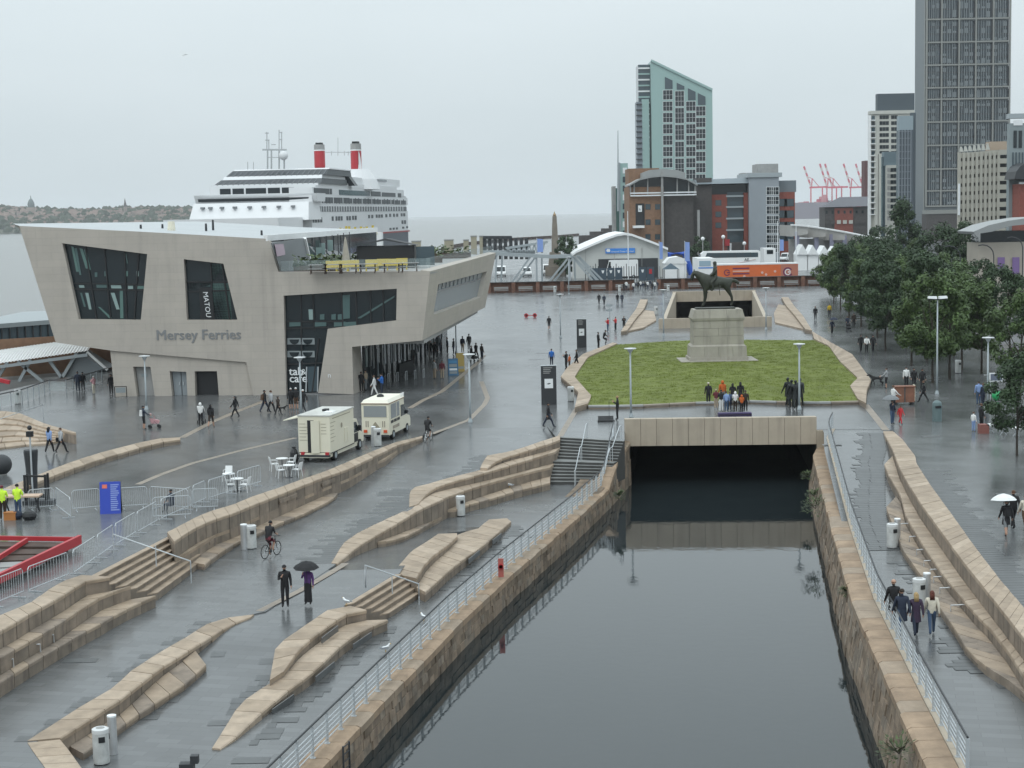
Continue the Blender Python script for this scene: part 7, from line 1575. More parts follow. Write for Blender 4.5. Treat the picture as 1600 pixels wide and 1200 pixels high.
# under the terminal and in the queue
UT = [(565,612,'dark figure nearest the pier under the terminal',BK,BK),(572,610,'person in beige jacket under the terminal by the pier','beige','grey'),(585,618,'person in white with black bag standing under the terminal','white','white'),(597,617,'person in bright blue coat standing under the terminal','blue','navy'),
 (679,592,'person in grey jacket before the blue menu board','lgrey','beige'),(691,592,'person in maroon jacket before the blue menu board','maroon','beige'),(645,570,'person in black seated beneath the terminal canopy',BK,'dbrown'),
 (673,557,'dark figure by the column at the head of the queue',BK,BK),(686,550,'slim figure in grey jacket in the queue','grey','navy'),(709,554,'tall figure in black coat in the queue near the lamp',BK,NV),(723,551,'person with raised arms and pale legs in the queue','navy','beige'),(733,547,'man in black with hands on hips in the queue',BK,BK),(744,562,'person in dark coat near the end of the queue',BK,BK),(753,563,'last tall figure in brown coat in the queue','dbrown',NV),(737,566,'person with pushchair at the end of the queue',BK,BK),(699,553,'person in navy stooping in the queue behind the boards','navy',BK),(680,560,'person in black behind the grey jacketed one',BK,BK)]
for i, (x, y, l_, t_, g_) in enumerate(UT): person(l_, x, y, random.uniform(-1.5,1.5), random.choice(['stand','hold','walk','heavy']), t_, g_, random.uniform(1.66,1.82), random.choice(['dbrown',BK,'brown']), shoe=random.choice([BK,'white']))
# mid plaza
MP = [(858,515,'lone man in dark jacket and shorts on the mid plaza',BK,BK,'walk',PI),(936,476,'left of a couple in black walking away on the mid plaza',BK,BK,'walk',.2),(944,477,'right of a couple in navy walking away on the mid plaza',NV,BK,'walk',.1),(965,475,'left of two dark figures nearer the gate',BK,BK,'stand',0),(972,475,'right of two dark figures nearer the gate',NV,NV,'walk',0),
 (950,518,'person in white and red near the small signpost','red','denim','hold',1),(962,517,'person in red jacket near the small signpost','red',BK,'hold',2),(975,515,'man in black standing at the end of the far left bench',BK,BK,'hold',PI),(935,544,'man in black beside the second information pillar',BK,BK,'stand',-1.2),(943,540,'person bending beside the man by the second information pillar',BK,BK,'cycle',-1.3),
 (862,572,'person in blue anorak behind the near information pillar','blue',NV,'stand',0),(885,577,'person in black seated by the lawn wall',BK,'black','hold',1),(890,575,'child in orange coat by the lawn wall','orange','brown','stand',1),(901,574,'man in black with bare legs standing by the lawn wall',BK,BK,'walk',1.5),
 (1274,500,'lone dark figure on the right promenade beyond the lawn',BK,BK,'stand',0),(1300,522,'person in navy with umbrella on the right promenade',NV,BK,'walk',PI),(1296,495,'small person in yellow under the far trees','yellow',BK,'stand',0),(1324,516,'person with pushchair under the far trees',NV,BK,'push',PI),(1334,512,'second person under the far trees','dbrown',BK,'stand',PI),
 (1345,550,'left of three figures walking beside the trees',BK,BK,'walk',PI),(1354,552,'middle of three figures with pale jacket beside the trees','white',BK,'push',PI),(1364,550,'right of three figures walking beside the trees',BK,BK,'walk',PI),(1385,607,'man in grey jacket and shorts with the black dog','lgrey',BK,'push',1.2),
 (1396,640,'man in pale jacket leaning on the wooden cart','white',BK,'push',-1.2),(1416,606,'person in white top behind the wooden cart','white',BK,'stand',PI),(1428,607,'dark figure behind the wooden cart',BK,BK,'stand',PI),(1441,609,'broad dark figure at the right behind the wooden cart',BK,BK,'heavy',PI),(1443,629,'man in black with yellow bag beside the wooden cart',BK,BK,'stride',1.4),
 (1394,663,'person in navy under the dark umbrella near the cart',NV,'denim','umbrella',-2.6),(1407,663,'child in bright red coat near the cart','red','red','walk',-2.6),(1529,632,'person in pale blue coat behind the pavement stall','pale','denim','stand',0),(1536,634,'person in dark clothes behind the pavement stall',NV,NV,'stand',.5),
 (1521,674,'child in white and pink top beside the pavement stall','white','pale','stand',-1),(1533,671,'tall dark figure at the pavement stall',BK,BK,'stand',-1.3),(1541,668,'person in grey hooded top at the pavement stall','lgrey','grey','hold',-1.2)]
for x, y, l_, t_, g_, ps, rz in MP: person(l_, x, y, rz, ps, t_, g_, 1.3 if 'child' in l_ else random.uniform(1.66,1.82), random.choice(['dbrown',BK,'brown']), 'hood' if 'hooded' in l_ else 'short', shin='skin' if ('shorts' in l_ or 'bare legs' in l_) else None)
umbrella('dark umbrella beside the wooden cart', P(1394,663)+Vector((-.1,0,1.85)), cm('grey'), .6); umbrella('small dark umbrella on the right promenade', P(1300,522)+Vector((.2,0,1.8)), cm(NV), .55)
CR = [(975+i*3.7, 455.5-(i % 4)*1.3) for i in range(16)]
for i, (x, y) in enumerate(CR): person(ORD[i]+' figure from the left in the crowd at the wall gate, '+['in black','in a pale jacket','in navy'][i % 3], x, y, random.uniform(-.5,.5), random.choice(['walk','stand']), [BK,'white',NV][i % 3], [BK,NV,'grey'][i*7 % 3], random.uniform(1.62,1.82), BK, group='crowd passing through the wall gate')
# cyclists
def bicycle(label, p, rz, m):
    r = thing('bicycle', label, 'bicycle', p, rz)
    for y_ in (-.52,.52):
        mb = MB(); n = 20; pts = [(0,y_+.33*math.cos(2*PI*i/n),.34+.33*math.sin(2*PI*i/n)) for i in range(n+1)]; mb.tube(pts, .022, 6, caps=False); wh = mb.build('wheel', M_TYRE, r)
        mb = MB()
        for i in range(6): a = PI*i/6; mb.bar((0,y_-.32*math.cos(a),.34-.32*math.sin(a)),(0,y_+.32*math.cos(a),.34+.32*math.sin(a)),.006)
        mb.build('spokes', M_GALV, wh)
    mb = MB()
    for a, b in [((0,-.52,.34),(0,-.08,.3)),((0,-.08,.3),(0,-.2,.82)),((0,-.52,.34),(0,-.18,.74)),((0,-.18,.74),(0,.36,.8)),((0,-.08,.3),(0,.38,.68)),((0,.36,.88),(0,.52,.34))]: mb.tube([a,b], .018, 6)
    mb.build('frame', m, r); mb = MB(); mb.tube([(-.28,.42,.98),(0,.36,.95),(.28,.42,.98)], .015, 6); mb.tube([(0,.36,.95),(0,.36,.86)], .015, 6); mb.build('handlebar', M_BLACK, r); mb = MB(); mb.hexa([(-.07,-.34,.84),(.07,-.34,.84),(.03,-.08,.84),(-.03,-.08,.84)],[(-.07,-.34,.89),(.07,-.34,.89),(.03,-.08,.88),(-.03,-.08,.88)]); mb.build('saddle', M_BLACK, r)
    mb = MB(); mb.lathe([(.09,-.01),(.09,.01)], 12); mb.v = [(z_+.04, y_-.08, x_+.3) for x_, y_, z_ in mb.v]; mb.bar((-.12,.0,.42),(.0,-.05,.3),.02); mb.build('crank', M_DARK, r)
    return r
q = PS(424,870,g1); bicycle('black bicycle ridden along the ramp', q, -.45, M_BLACK); person('cyclist in black riding up the ramp past the twin bins', 0,0,-.45,'cycle',BK,'maroon',1.78,BK,arm='skin',shin='skin',pos=q+Vector((0,0,.0))+Vector((-.1,-.2,.02)))
q = PS(669,690,g1); bicycle('white framed bicycle beyond the food vans', q, -.35, M_WHITE); person('cyclist in black with bare legs beyond the food vans', 0,0,-.35,'cycle',BK,BK,1.72,BK,shin='skin',arm='skin',pos=q+Vector((-.05,-.2,.02)))
# dogs
def dog(label, p, rz, s=1.0):
    J = {'p': (0,-.3,.5,.1,.11), 'm': (0,0,.48,.1,.1), 'c': (0,.26,.5,.12,.14), 'n': (0,.42,.64,.075,.08), 'h': (0,.55,.72,.075,.075), 'z': (0,.72,.67,.035,.035), 't': (0,-.42,.52,.03,.03), 'u': (0,-.68,.62,.015,.015)}
    B = [('p','m',0),('m','c',0),('c','n',0),('n','h',0),('h','z',0),('p','t',0),('t','u',0)]
    for k, sx in (('r',.09),('l',-.09)):
        d = .06 if k == 'r' else -.06
        J.update({'a'+k: (sx,.26,.38,.05,.05), 'b'+k: (sx,.28+d,.2,.03,.03), 'c'+k: (sx,.28+d*1.6,.03,.03,.03), 'd'+k: (sx,-.3,.4,.07,.07), 'e'+k: (sx,-.24-d,.27,.045,.045), 'f'+k: (sx,-.42-d,.17,.026,.026), 'g'+k: (sx,-.38-d,.03,.03,.03)})
        B += [('c','a'+k,0),('a'+k,'b'+k,0),('b'+k,'c'+k,0),('p','d'+k,0),('d'+k,'e'+k,0),('e'+k,'f'+k,0),('f'+k,'g'+k,0)]
    me = skin_mesh('dog_body', J, B, 'm'); r = thing('dog', label, 'dog', p, rz); r.scale = (s,)*3; o = link('body', me, r); add_mat(o, [mat('black_fur', (.02,.02,.021), .8, .2, 8)])
    for sx in (-.05,.05): mb = MB(); mb.add([(sx-.025,.52,.77),(sx+.025,.52,.77),(sx*1.3,.5,.87)],[(0,1,2)]); mb.build('ear', cm(BK), r)
dog('large black dog on a lead beside the lawn wall', P(1370,602), 1.7, 1.25); dog('small black dog with the boy before the cafe', P(441,644), -1.2, .7)
# prams
def pram(label, p, rz, m):
    r = thing('pushchair', label, 'pushchair', p, rz); mb = MB(); mb.hexa([(-.2,-.2,.35),(.2,-.2,.35),(.2,.3,.35),(-.2,.3,.35)],[(-.22,-.3,.75),(.22,-.3,.75),(.22,.4,.55),(-.22,.4,.55)]); mb.build('seat', m, r)
    mb = MB(); n = 6; mb.add([(sx,-.28+.34*math.sin(PI*.5*i/n)*1.0,.72+.36*math.cos(PI*.5*i/n)) for sx in (-.22,.22) for i in range(n+1)], [(i,i+1,n+2+i,n+1+i) for i in range(n)]); mb.build('hood', m, r)
    mb = MB(); mb.tube([(-.2,-.5,1.0),(.2,-.5,1.0)], .02, 6); mb.tube([(-.2,-.5,1.0),(-.2,.35,.15)], .015, 6); mb.tube([(.2,-.5,1.0),(.2,.35,.15)], .015, 6); mb.tube([(-.2,-.3,.15),(-.2,.1,.6)], .015, 6); mb.tube([(.2,-.3,.15),(.2,.1,.6)], .015, 6); mb.build('frame', M_DARK, r)
    add_wheels(r, [(sx,sy,.12) for sx in (-.22,.22) for sy in (-.3,.36)], .12, .05, (1,0,0))
pram('pink pram pushed across the left plaza', P(241,669), -1.2, cm('pink')); pram('black and white striped pram on the left plaza', P(315,661), 0, cm('grey')); pram('dark pushchair under the far trees', P(1326,519), PI, cm(BK)); pram('dark pushchair at the end of the queue', P(741,566), -.6, cm(BK))
# gulls
def gull(label, p, rz):
    J = {'a': (0,-.16,.17,.03,.02), 'b': (0,-.04,.17,.075,.07), 'c': (0,.1,.2,.065,.065), 'd': (0,.16,.28,.042,.045), 'e': (0,.18,.32,.04,.042), 'f': (0,.25,.31,.012,.012)}
    me = skin_mesh('gull_body', J, [('a','b',0),('b','c',0),('c','d',0),('d','e',0),('e','f',1)], 'b'); r = thing('gull', label, 'gull', p, rz); o = link('body', me, r); add_mat(o, [M_WHITE2, flat('beak_yellow', (.6,.35,.03))])
    for s in (-1,1): mb = MB(); mb.hexa([(s*.07,-.25,.16),(s*.085,.1,.14),(s*.09,.1,.24),(s*.075,-.2,.22)],[(s*.085,-.25,.16),(s*.1,.1,.14),(s*.1,.1,.24),(s*.09,-.2,.22)]); mb.build('wing', flat('gull_grey', (.3,.32,.34)), r); mb = MB(); mb.tube([(s*.03,.02,.12),(s*.03,.02,0)], .008, 5); mb.build('leg', flat('beak_yellow', (0,0,0)), r)
q = P(663,970,CZ); gull('white gull perched on the railing of the left canal edge', Vector((q.x,q.y,CZ+1.13)) if False else P(663,970,CZ), .8); gull('white gull standing on the canal walk', P(602,1019,CZ), -1.2); gull('white gull at the corner of the short steps', P(542,946,-1.3), 1); gull('white gull on the lower bench near the stairs', P(797,762,-1.83), 1.2)

# ------------------------------------------------------------------ equestrian monument
pd = thing('monument_pedestal', 'large pale granite pedestal on the lawn', 'pedestal', P(1120,562,.28)); YP = P(1120,562,.28).y; u = YP/2600
M_GRAN = mat('pale_granite', (.36,.335,.29), .75, .12, .7, .15, stain=.3); ry = 2.4
def tier(name, w0, w1, z0, z1, n=1, d=.62):
    for i in range(n):
        a, b = -1+2*i/n+.004, -1+2*(i+1)/n-.004
        mb = MB(); mb.hexa([(w0*u*a,-w0*u*d,z0*u),(w0*u*b,-w0*u*d,z0*u),(w0*u*b,w0*u*d,z0*u),(w0*u*a,w0*u*d,z0*u)],[(w1*u*a,-w1*u*d,z1*u),(w1*u*b,-w1*u*d,z1*u),(w1*u*b,w1*u*d,z1*u),(w1*u*a,w1*u*d,z1*u)]); mb.build(name, M_GRAN, pd)
tier('plinth_stone', 60, 60, -5, 1.2); tier('step_stone', 46, 46, 1.2, 6, 3); tier('base_stone', 44, 43, 6, 23, 4); tier('base_moulding', 43, 40, 23, 25.5); tier('shaft_stone', 39.5, 39.3, 25.5, 39, 3); tier('shaft_stone', 39.2, 39, 39.3, 51, 2); tier('shaft_stone', 38.9, 38.6, 51.3, 63, 3)
tier('cornice', 40, 41.5, 63, 67, 1); tier('cornice', 41, 37.5, 67, 80, 3); zt_ = 80*u
hs = thing('horse_statue', 'green bronze statue of a rider on a standing horse', 'statue', P(1120,562,.28)+Vector((-.1,0,zt_))); k = 1/94.8
def hx(x, y, dy, rx, ry_=None): return ((x-450)*k, dy, (497-y)*k+.12, rx*1.3, (ry_ or rx)*1.3)
mb = MB(); mb.box(-1.95,1.85,-.75,.75,0,.14); mb.build('bronze_base', M_BRONZE, hs)
J = {'rump': hx(560,262,0,.42,.47), 'mid': hx(470,275,0,.43,.46), 'chest': hx(370,272,0,.42,.47), 'n1': hx(325,215,0,.30,.36), 'n2': hx(275,178,0,.20,.28), 'poll': hx(250,172,0,.16,.2), 'face': hx(238,205,0,.14,.17), 'muz': hx(236,245,0,.10,.11), 't1': hx(615,245,0,.12,.12), 't2': hx(650,262,0,.15,.16), 't3': hx(672,282,0,.07,.08)}
B = [('rump','mid',0),('mid','chest',0),('chest','n1',0),('n1','n2',0),('n2','poll',0),('poll','face',0),('face','muz',0),('rump','t1',0),('t1','t2',0),('t2','t3',0)]
for n, s in (('r',1),('l',-1)):
    o_ = 0 if s < 0 else 14
    J.update({'fs'+n: hx(355+o_*.3,318,s*.22,.2), 'fk'+n: hx(352+o_*.9,400,s*.22,.11), 'ff'+n: hx(340+o_*.7,455,s*.22,.075), 'fh'+n: hx(322+o_*.6,483,s*.22,.11), 'hs'+n: hx(555+o_*.2,318,s*.23,.25), 'hk'+n: hx(575+o_*.4,352,s*.23,.17), 'hh'+n: hx(600+o_*.2,400,s*.23,.105), 'hf'+n: hx(603+o_*.5,455,s*.23,.075), 'hg'+n: hx(592+o_*.4,483,s*.23,.11)})
    B += [('chest','fs'+n,0),('fs'+n,'fk'+n,0),('fk'+n,'ff'+n,0),('ff'+n,'fh'+n,0),('rump','hs'+n,0),('hs'+n,'hk'+n,0),('hk'+n,'hh'+n,0),('hh'+n,'hf'+n,0),('hf'+n,'hg'+n,0)]
o = link('horse', skin_mesh('horse', J, B, 'mid'), hs); add_mat(o, [M_BRONZE])
for s in (-.09,.09): mb = MB(); q = hx(256,160,s,0); mb.lathe([(.06,0),(.05,.1),(.01,.24)], 6, (q[0],q[1],q[2])); mb.build('ear', M_BRONZE, hs)
J = {'pel': hx(455,222,0,.27,.24), 'wai': hx(450,185,0,.22,.2), 'che': hx(452,145,0,.28,.22), 'nb': hx(450,112,0,.12,.12), 'hd': hx(447,85,0,.14,.16), 'ht': hx(446,68,0,.12,.14)}; B = [('pel','wai',0),('wai','che',0),('che','nb',0),('nb','hd',0),('hd','ht',0)]
for n, s in (('r',1),('l',-1)):
    J.update({'sh'+n: hx(452,132,s*.36,.13), 'el'+n: hx(440,175,s*.45,.1), 'wr'+n: hx(400,205,s*.25,.075), 'ha'+n: hx(388,210,s*.16,.07), 'hp'+n: hx(445,235,s*.32,.18), 'kn'+n: hx(405,262,s*.55,.15), 'an'+n: hx(425,325,s*.58,.09), 'to'+n: hx(405,338,s*.58,.08)})
    B += [('che','sh'+n,0),('sh'+n,'el'+n,0),('el'+n,'wr'+n,0),('wr'+n,'ha'+n,0),('pel','hp'+n,0),('hp'+n,'kn'+n,0),('kn'+n,'an'+n,0),('an'+n,'to'+n,0)]
o = link('rider', skin_mesh('rider', J, B, 'pel'), hs); add_mat(o, [M_BRONZE])
mb = MB(); mb.hexa([((430-450)*k,-.5,2.0),((500-450)*k,-.5,2.0),((500-450)*k,.5,2.0),((430-450)*k,.5,2.0)],[((425-450)*k,-.3,2.95),((490-450)*k,-.3,2.95),((490-450)*k,.3,2.95),((425-450)*k,.3,2.95)]); mb.build('saddle_cloth', M_BRONZE, hs)
mb = MB(); mb.tube([hx(478,262,-.6,0)[:3], hx(482,340,-.62,0)[:3], hx(486,382,-.6,0)[:3]], .03, 6); mb.build('sword', M_BRONZE, hs)

# ------------------------------------------------------------------ street furniture
def lamp(label, x, y, ytop, fn=g0, disc=.44, twin=False):
    p = PS(x, y, fn); h = (y-ytop)*p.y/2600; r = thing('street_lamp', label, 'street lamp', p)
    mb = MB(); mb.tube([(0,0,0),(0,0,h*.3),(0,0,h)], [.085,.075,.055], 10); mb.smooth = True; mb.build('column', M_STEEL, r); mb = MB(); mb.lathe([(.17,0),(.17,.05),(.1,.3)], 10); mb.build('base', M_STEEL, r)
    if twin:
        for s in (-1,1): mb = MB(); mb.hexa([(s*.1,-.25,h),(s*.75,-.25,h+.05),(s*.75,.25,h+.05),(s*.1,.25,h)],[(s*.1,-.2,h+.2),(s*.7,-.2,h+.22),(s*.7,.2,h+.22),(s*.1,.2,h+.2)]); mb.build('floodlight', M_WHITE2, r)
        mb = MB(); mb.box(-.8,.8,-.06,.06,h-.08,h); mb.build('bracket', M_DARK, r)
    else:
        mb = MB(); mb.lathe([(.06,-.32),(.2,-.1),(disc*.5,-.02)], 12, (0,0,h)); mb.build('diffuser', M_GALV, r); mb = MB(); mb.lathe([(disc,0),(disc,.05),(.05,.09)], 16, (0,0,h)); mb.build('cap', flat('lamp_cap', (.58,.60,.61), .5), r)
for a in [('lamp post on the plaza right of the ice cream van',735,660,553),('lamp post in front of the ferry terminal side door',229,640,556),('lamp post in front of the cafe doors behind the food truck',471,652,558),('lamp post left of the tunnel parapet before the lawn',986,652,544),('lamp post beside the bronze group on the right of the parapet',1249,640,537),
          ('lamp post on the open mid plaza left of the tall pillars',876,528,460),('lamp post behind the lawn left of the monument',1037,525,453),('lamp post behind the lawn right of the monument',1197,515,450),('lamp post at the queue beyond the terminal canopy',713,552,500),('pale lamp post under the trees beside the pavement stall',1543,636,527),('dark lamp post at the brick wall left of centre',889,460,402)]: lamp(*a)
lamp('tall lamp post with two white floodlights among the trees', 1464, 616, 466, twin=True)
for i, (x, y, yt, lab) in enumerate([(1500,470,384,'arched street lamp beyond the trees nearest the low hall'),(1552,480,382,'second arched street lamp beyond the trees at right'),(1597,470,370,'arched street lamp at the right edge beyond the trees')]):
    Y = 205+i*3; p = D(x, y, Y); zt_ = D(x, yt, Y).z; r = thing('arched_lamp', lab, 'street lamp', (p.x,Y,0), world=True); mb = MB(); mb.tube([(p.x,Y,0),(p.x,Y,zt_-1.4)]+[(p.x-1.4*(1-math.cos(t*PI/8)),Y,zt_-1.4+1.4*math.sin(t*PI/8)) for t in range(1,6)], .07, 6); mb.build('column', M_DARK, r)
for i, (x, y0, Y, lab) in enumerate([(1098,375,420,'globe lamp by the dark hotel wing'),(1130,372,430,'lamp with square head before the red offices'),(1163,382,440,'low lamp before the glazed bay of the offices')]):
    p = D(x,y0,Y); r = thing('car_park_lamp', lab, 'street lamp', (p.x,Y,0), world=True); mb = MB(); mb.tube([(p.x,Y,0),(p.x,Y,p.z)], .12, 6); mb.build('column', M_GREY, r); mb = MB(); mb.ball((p.x,Y,p.z+.3), .5, 8); mb.build('lantern', M_WHITE, r)
def bin_(label, x, y, fn=g0, h=1.15, m=None, r_=.26):
    r = thing('litter_bin', label, 'bin', PS(x, y, fn)); mb = MB(); mb.lathe([(r_*.98,.04),(r_,.1),(r_,h-.12)], 18); mb.smooth = False; mb.build('drum', m or M_BIN, r)
    mb = MB(); mb.lathe([(r_*1.03,h-.12),(r_*1.03,h),(r_*.8,h+.03)], 18); mb.build('rim', flat('bin_rim', (.60,.61,.61), .45), r); mb = MB(); mb.lathe([(r_*.55,h+.03),(r_*.55,h+.035)], 14); mb.build('lid_ring', M_GREY, r)
    for a in (-1.2, .9): mb = MB(); c = Vector((r_*math.cos(a), r_*math.sin(a), h-.3)); mb.obox(c, (-.1*math.sin(a),.1*math.cos(a),0), (.02*math.cos(a),.02*math.sin(a),0), (0,0,.09)); mb.build('slot', M_BLACK, r)
    mb = MB(); mb.lathe([(r_*.9,0),(r_*.9,.05)], 14); mb.build('base', M_DARK, r)
M_BIN = mat('pale_bin_paint', (.50,.51,.50), .5, .18, 3, stain=.3)
def spost(label, x, y, fn=g0, h=1.25, r_=.15):
    r = thing('steel_bollard', label, 'bollard', PS(x, y, fn)); mb = MB(); mb.lathe([(r_,.0),(r_,h)], 16); mb.build('post', M_BRUSH, r); mb = MB(); mb.lathe([(r_*1.02,h),(r_*1.02,h+.05),(r_*.5,h+.07)], 16); mb.build('cap', M_WHITE2, r)
bin_('large pale litter bin in the near left foreground', 159,1193, g2); spost('brushed steel post right behind the near left bin', 177,1178, g2)
bin_('pale litter bin beside the steel post below the left terrace', 393,857, g1); spost('steel post left of the bin below the left terrace', 382,858, g1, 1.2, .17)
bin_('pale litter bin against the middle terrace by the stairs', 720,806, gC); bin_('pale litter bin behind the ice cream van beside the terrace', 590,697); spost('steel post right of the bin behind the ice cream van', 584,697); bin_('pale litter bin on the right bank nearer the tunnel', 1394,856, gD); spost('steel post beside the bin on the right bank nearer the tunnel', 1402,852, gD)
bin_('pale litter bin on the right bank behind the four walkers', 1436,948, gD); spost('steel post beside the bin behind the four walkers', 1448,944, gD); bin_('pale litter bin at the far left river railing', 28,631); bin_('pale litter bin by the left lawn wall', 892,627); bin_('pale litter bin under the trees on the right', 1497,583)
for x, y, l_ in [(867,457,'pale litter bin at the brick wall below the obelisk'),(968,456,'pale litter bin at the brick wall left of the gate'),(1044,455,'pale litter bin at the brick wall right of the gate'),(1025,492,'pale litter bin beside the far left bench steps')]: bin_(l_, x, y)
r = thing('pillar_bin', 'tall teal grey rounded bin in the middle of the right promenade', 'bin', P(1464,658)); mb = MB(); mb.lathe([(.33,0),(.33,1.15),(.3,1.3),(.18,1.42),(.02,1.46)], 16); mb.build('drum', flat('teal_grey_paint', (.12,.17,.175), .5), r); mb = MB(); mb.box(-.2,.2,-.36,-.3,.95,1.1); mb.build('slot', M_BLACK, r)
def totem(label, x, y, ytop, wpx):
    p = P(x, y); h = (y-ytop)*p.y/2600; w_ = wpx*p.y/2600/2; r = thing('information_pillar', label, 'information pillar', p); mb = MB(); mb.box(-w_,w_,-.14,.14,0,h); mb.build('slab', M_DARK, r)
    mb = MB(); mb.box(-w_*.55,w_*.55,-.16,-.14,h*.42,h*.66); pn = mb.build('map_panel', M_WHITE2, r); mb = MB(); mb.ext([(-w_*.3,-.165,h*.53),(-w_*.05,-.165,h*.515),(w_*.3,-.165,h*.54),(w_*.05,-.165,h*.555)], (0,.005,0)); mb.build('map_print', M_DARK, pn)
    for k in range(4): mb = MB(); mb.box(-w_*.7,-w_*.7+w_*random.uniform(.7,1.2),-.15,-.14,h*(.93-.045*k),h*(.95-.045*k)); mb.build('printed_line', M_GREY, r)
    mb = MB(); mb.box(-w_*1.02,w_*1.02,-.15,.15,h*.985,h*1.0+.01); mb.build('top_edge', M_GALV, r)
totem('nearer tall dark information pillar with white map panel', 858,632,570,24); totem('farther tall dark information pillar with white map panel', 909,543,498,15)
fp = thing('finger_post', 'small grey signpost on the mid plaza', 'signpost', P(953,516)); mb = MB(); mb.tube([(0,0,0),(0,0,3.3)], .05, 6); mb.build('post', M_STEEL, fp)
for z in (2.4, 3.0): mb = MB(); mb.box(-.45,.35,-.05,.05,z,z+.28); mb.build('finger', M_STEEL, fp)
rb = thing('red_roller', 'low red bar with a round wheel at each end lying on the plaza', 'roller', P(829,496)); rb.scale = (.72,.72,.72); mb = MB(); mb.box(-.7,.7,-.06,.06,.35,.48); mb.build('bar', M_RED, rb)
for s in (-.85,.85): mb = MB(); mb.tube([(s,-.12,.42),(s,.12,.42)], .42, 14); o = mb.build('wheel', M_RED, rb); mb = MB(); mb.tube([(s,-.14,.42),(s,.14,.42)], .2, 12); mb.build('hub', M_BLACK, o)
# folding signs
def aboard(label, x, y, w_, h, rz, m, lines, p=None):
    r = thing('folding_sign', label, 'sign', p or P(x,y), rz)
    for s in (-1,1): mb = MB(); mb.hexa([(-w_/2,s*.34-.02,0),(w_/2,s*.34-.02,0),(w_/2,s*.34+.02,0),(-w_/2,s*.34+.02,0)],[(-w_/2,s*.03-.02,h),(w_/2,s*.03-.02,h),(w_/2,s*.03+.02,h),(-w_/2,s*.03+.02,h)]); pn = mb.build('panel', m if s < 0 else M_BLACK, r)
    for k, (x0, x1, z0, z1, mm) in enumerate(lines):
        f = lambda z: -.34+(.31)*z/h-.03; mb = MB(); mb.hexa([(x0*w_,f(z0*h),z0*h),(x1*w_,f(z0*h),z0*h),(x1*w_,f(z0*h)+.012,z0*h),(x0*w_,f(z0*h)+.012,z0*h)],[(x0*w_,f(z1*h),z1*h),(x1*w_,f(z1*h),z1*h),(x1*w_,f(z1*h)+.012,z1*h),(x0*w_,f(z1*h)+.012,z1*h)]); mb.build('printed_line', mm, r)
    return r
M_LBL = flat('pale_blue_print', (.25,.32,.62), .5)
sg_ = aboard('tall blue folding sign inside the crowd barriers', 174,801,1.05,1.62,.12,M_BLUE,[(-.38,-.14,.80,.92,flat('sign_orange', (.7,.17,.12), .5))]+[(.02,.02+random.uniform(.28,.42),.92-.065*k-.035,.92-.065*k,M_LBL) for k in range(13)])
aboard('blue menu board outside the terminal', 708,586,.95,1.55,.15,flat('menu_blue', (.04,.14,.26), .5),[(-.38,.38,.3,.42,M_WHITE2),(-.38,.38,.5,.68,M_POST),(-.38,.38,.74,.88,flat('menu_mid', (.06,.22,.4), .5)),(-.38,.38,.1,.25,M_POST)])
aboard('mustard yellow board beside the blue menu board', 719,580,.75,1.75,.25,flat('mustard', (.38,.27,.07), .5),[(-.4,.4,.15,.28,M_POST)])
for x, y, l_ in [(606,598,'pale folding chairs stacked under the terminal canopy')]:
    r = thing('bike_rack', 'row of steel cycle hoops under the terminal canopy', 'cycle rack', P(x,y))
    for k in range(5): mb = MB(); mb.tube([(k*.75,0+k*.9,0),(k*.75,k*.9,.8),(k*.75+.1,k*.9+.6,.8),(k*.75+.1,k*.9+.6,0)], .03, 6); mb.build('hoop', M_GALV, r)
r = thing('pushcart', 'dark covered handcart under the terminal canopy', 'cart', P(634,588), .4); mb = MB(); mb.hexa([(-.8,-.5,.3),(.8,-.5,.3),(.8,.5,.3),(-.8,.5,.3)],[(-.7,-.4,1.2),(.6,-.4,1.5),(.6,.4,1.5),(-.7,.4,1.2)]); mb.build('cover', M_BLACK, r); add_wheels(r, [(sx,sy,.25) for sx in (-.6,.6) for sy in (-.5,.5)], .25, .06, (0,1,0))
# crowd barriers
def barrier(label, a, b):
    d = b-a; L_ = d.length; r = thing('crowd_barrier', label, 'barrier', (a+b)/2, math.atan2(d.y,d.x), 'steel crowd barriers'); h = L_/2-.05
    mb = MB(); mb.tube([(-h,0,.18),(-h,0,1.02),(-h+.1,0,1.12),(h-.1,0,1.12),(h,0,1.02),(h,0,.18),(-h,0,.18)], .021, 6); mb.build('frame', M_GALV, r); mb = MB(); n = 14
    for k in range(1,n): mb.bar((-h+2*h*k/n,0,.18),(-h+2*h*k/n,0,1.1),.013)
    stuff(mb.build('bars', M_GALV, r))
    for s in (-.7,.7): mb = MB(); mb.bar((s*h,-.32,.02),(s*h,.32,.02),.035); mb.bar((s*h,0,.02),(s*h,0,.2),.03); mb.build('foot', M_GALV, r)
BR = [((-15,952),(38,930)),((44,929),(108,903)),((115,901),(151,876)),((153,875),(178,857)),((181,856),(213,836)),((215,836),(246,818)),((252,815),(300,793)),((302,792),(322,783)),((326,783),(368,769)),((371,768),(408,757)),
      ((-10,797),(40,800)),((44,799),(86,795)),((88,794),(111,812)),((112,800),(158,796)),((186,796),(232,793)),((234,793),(296,798)),((300,798),(342,796)),((238,812),(300,808))]
where = ['at the bottom left edge','next along the red platform','below the red platform tip','beside the left steps','at the top of the left steps','uphill of the left steps','beside the crouching person','by the terrace slope','short of the cafe tables','touching the cafe tables','at the left edge behind the workers','behind the trestle table','turned end on left of the blue sign','left of the blue sign','right of the blue sign','next right of the blue sign','nearest the terrace at the end of the row','in front of the crouching person']
for (a, b), w_ in zip(BR, where): barrier('galvanised crowd barrier '+w_, P(*a), P(*b))
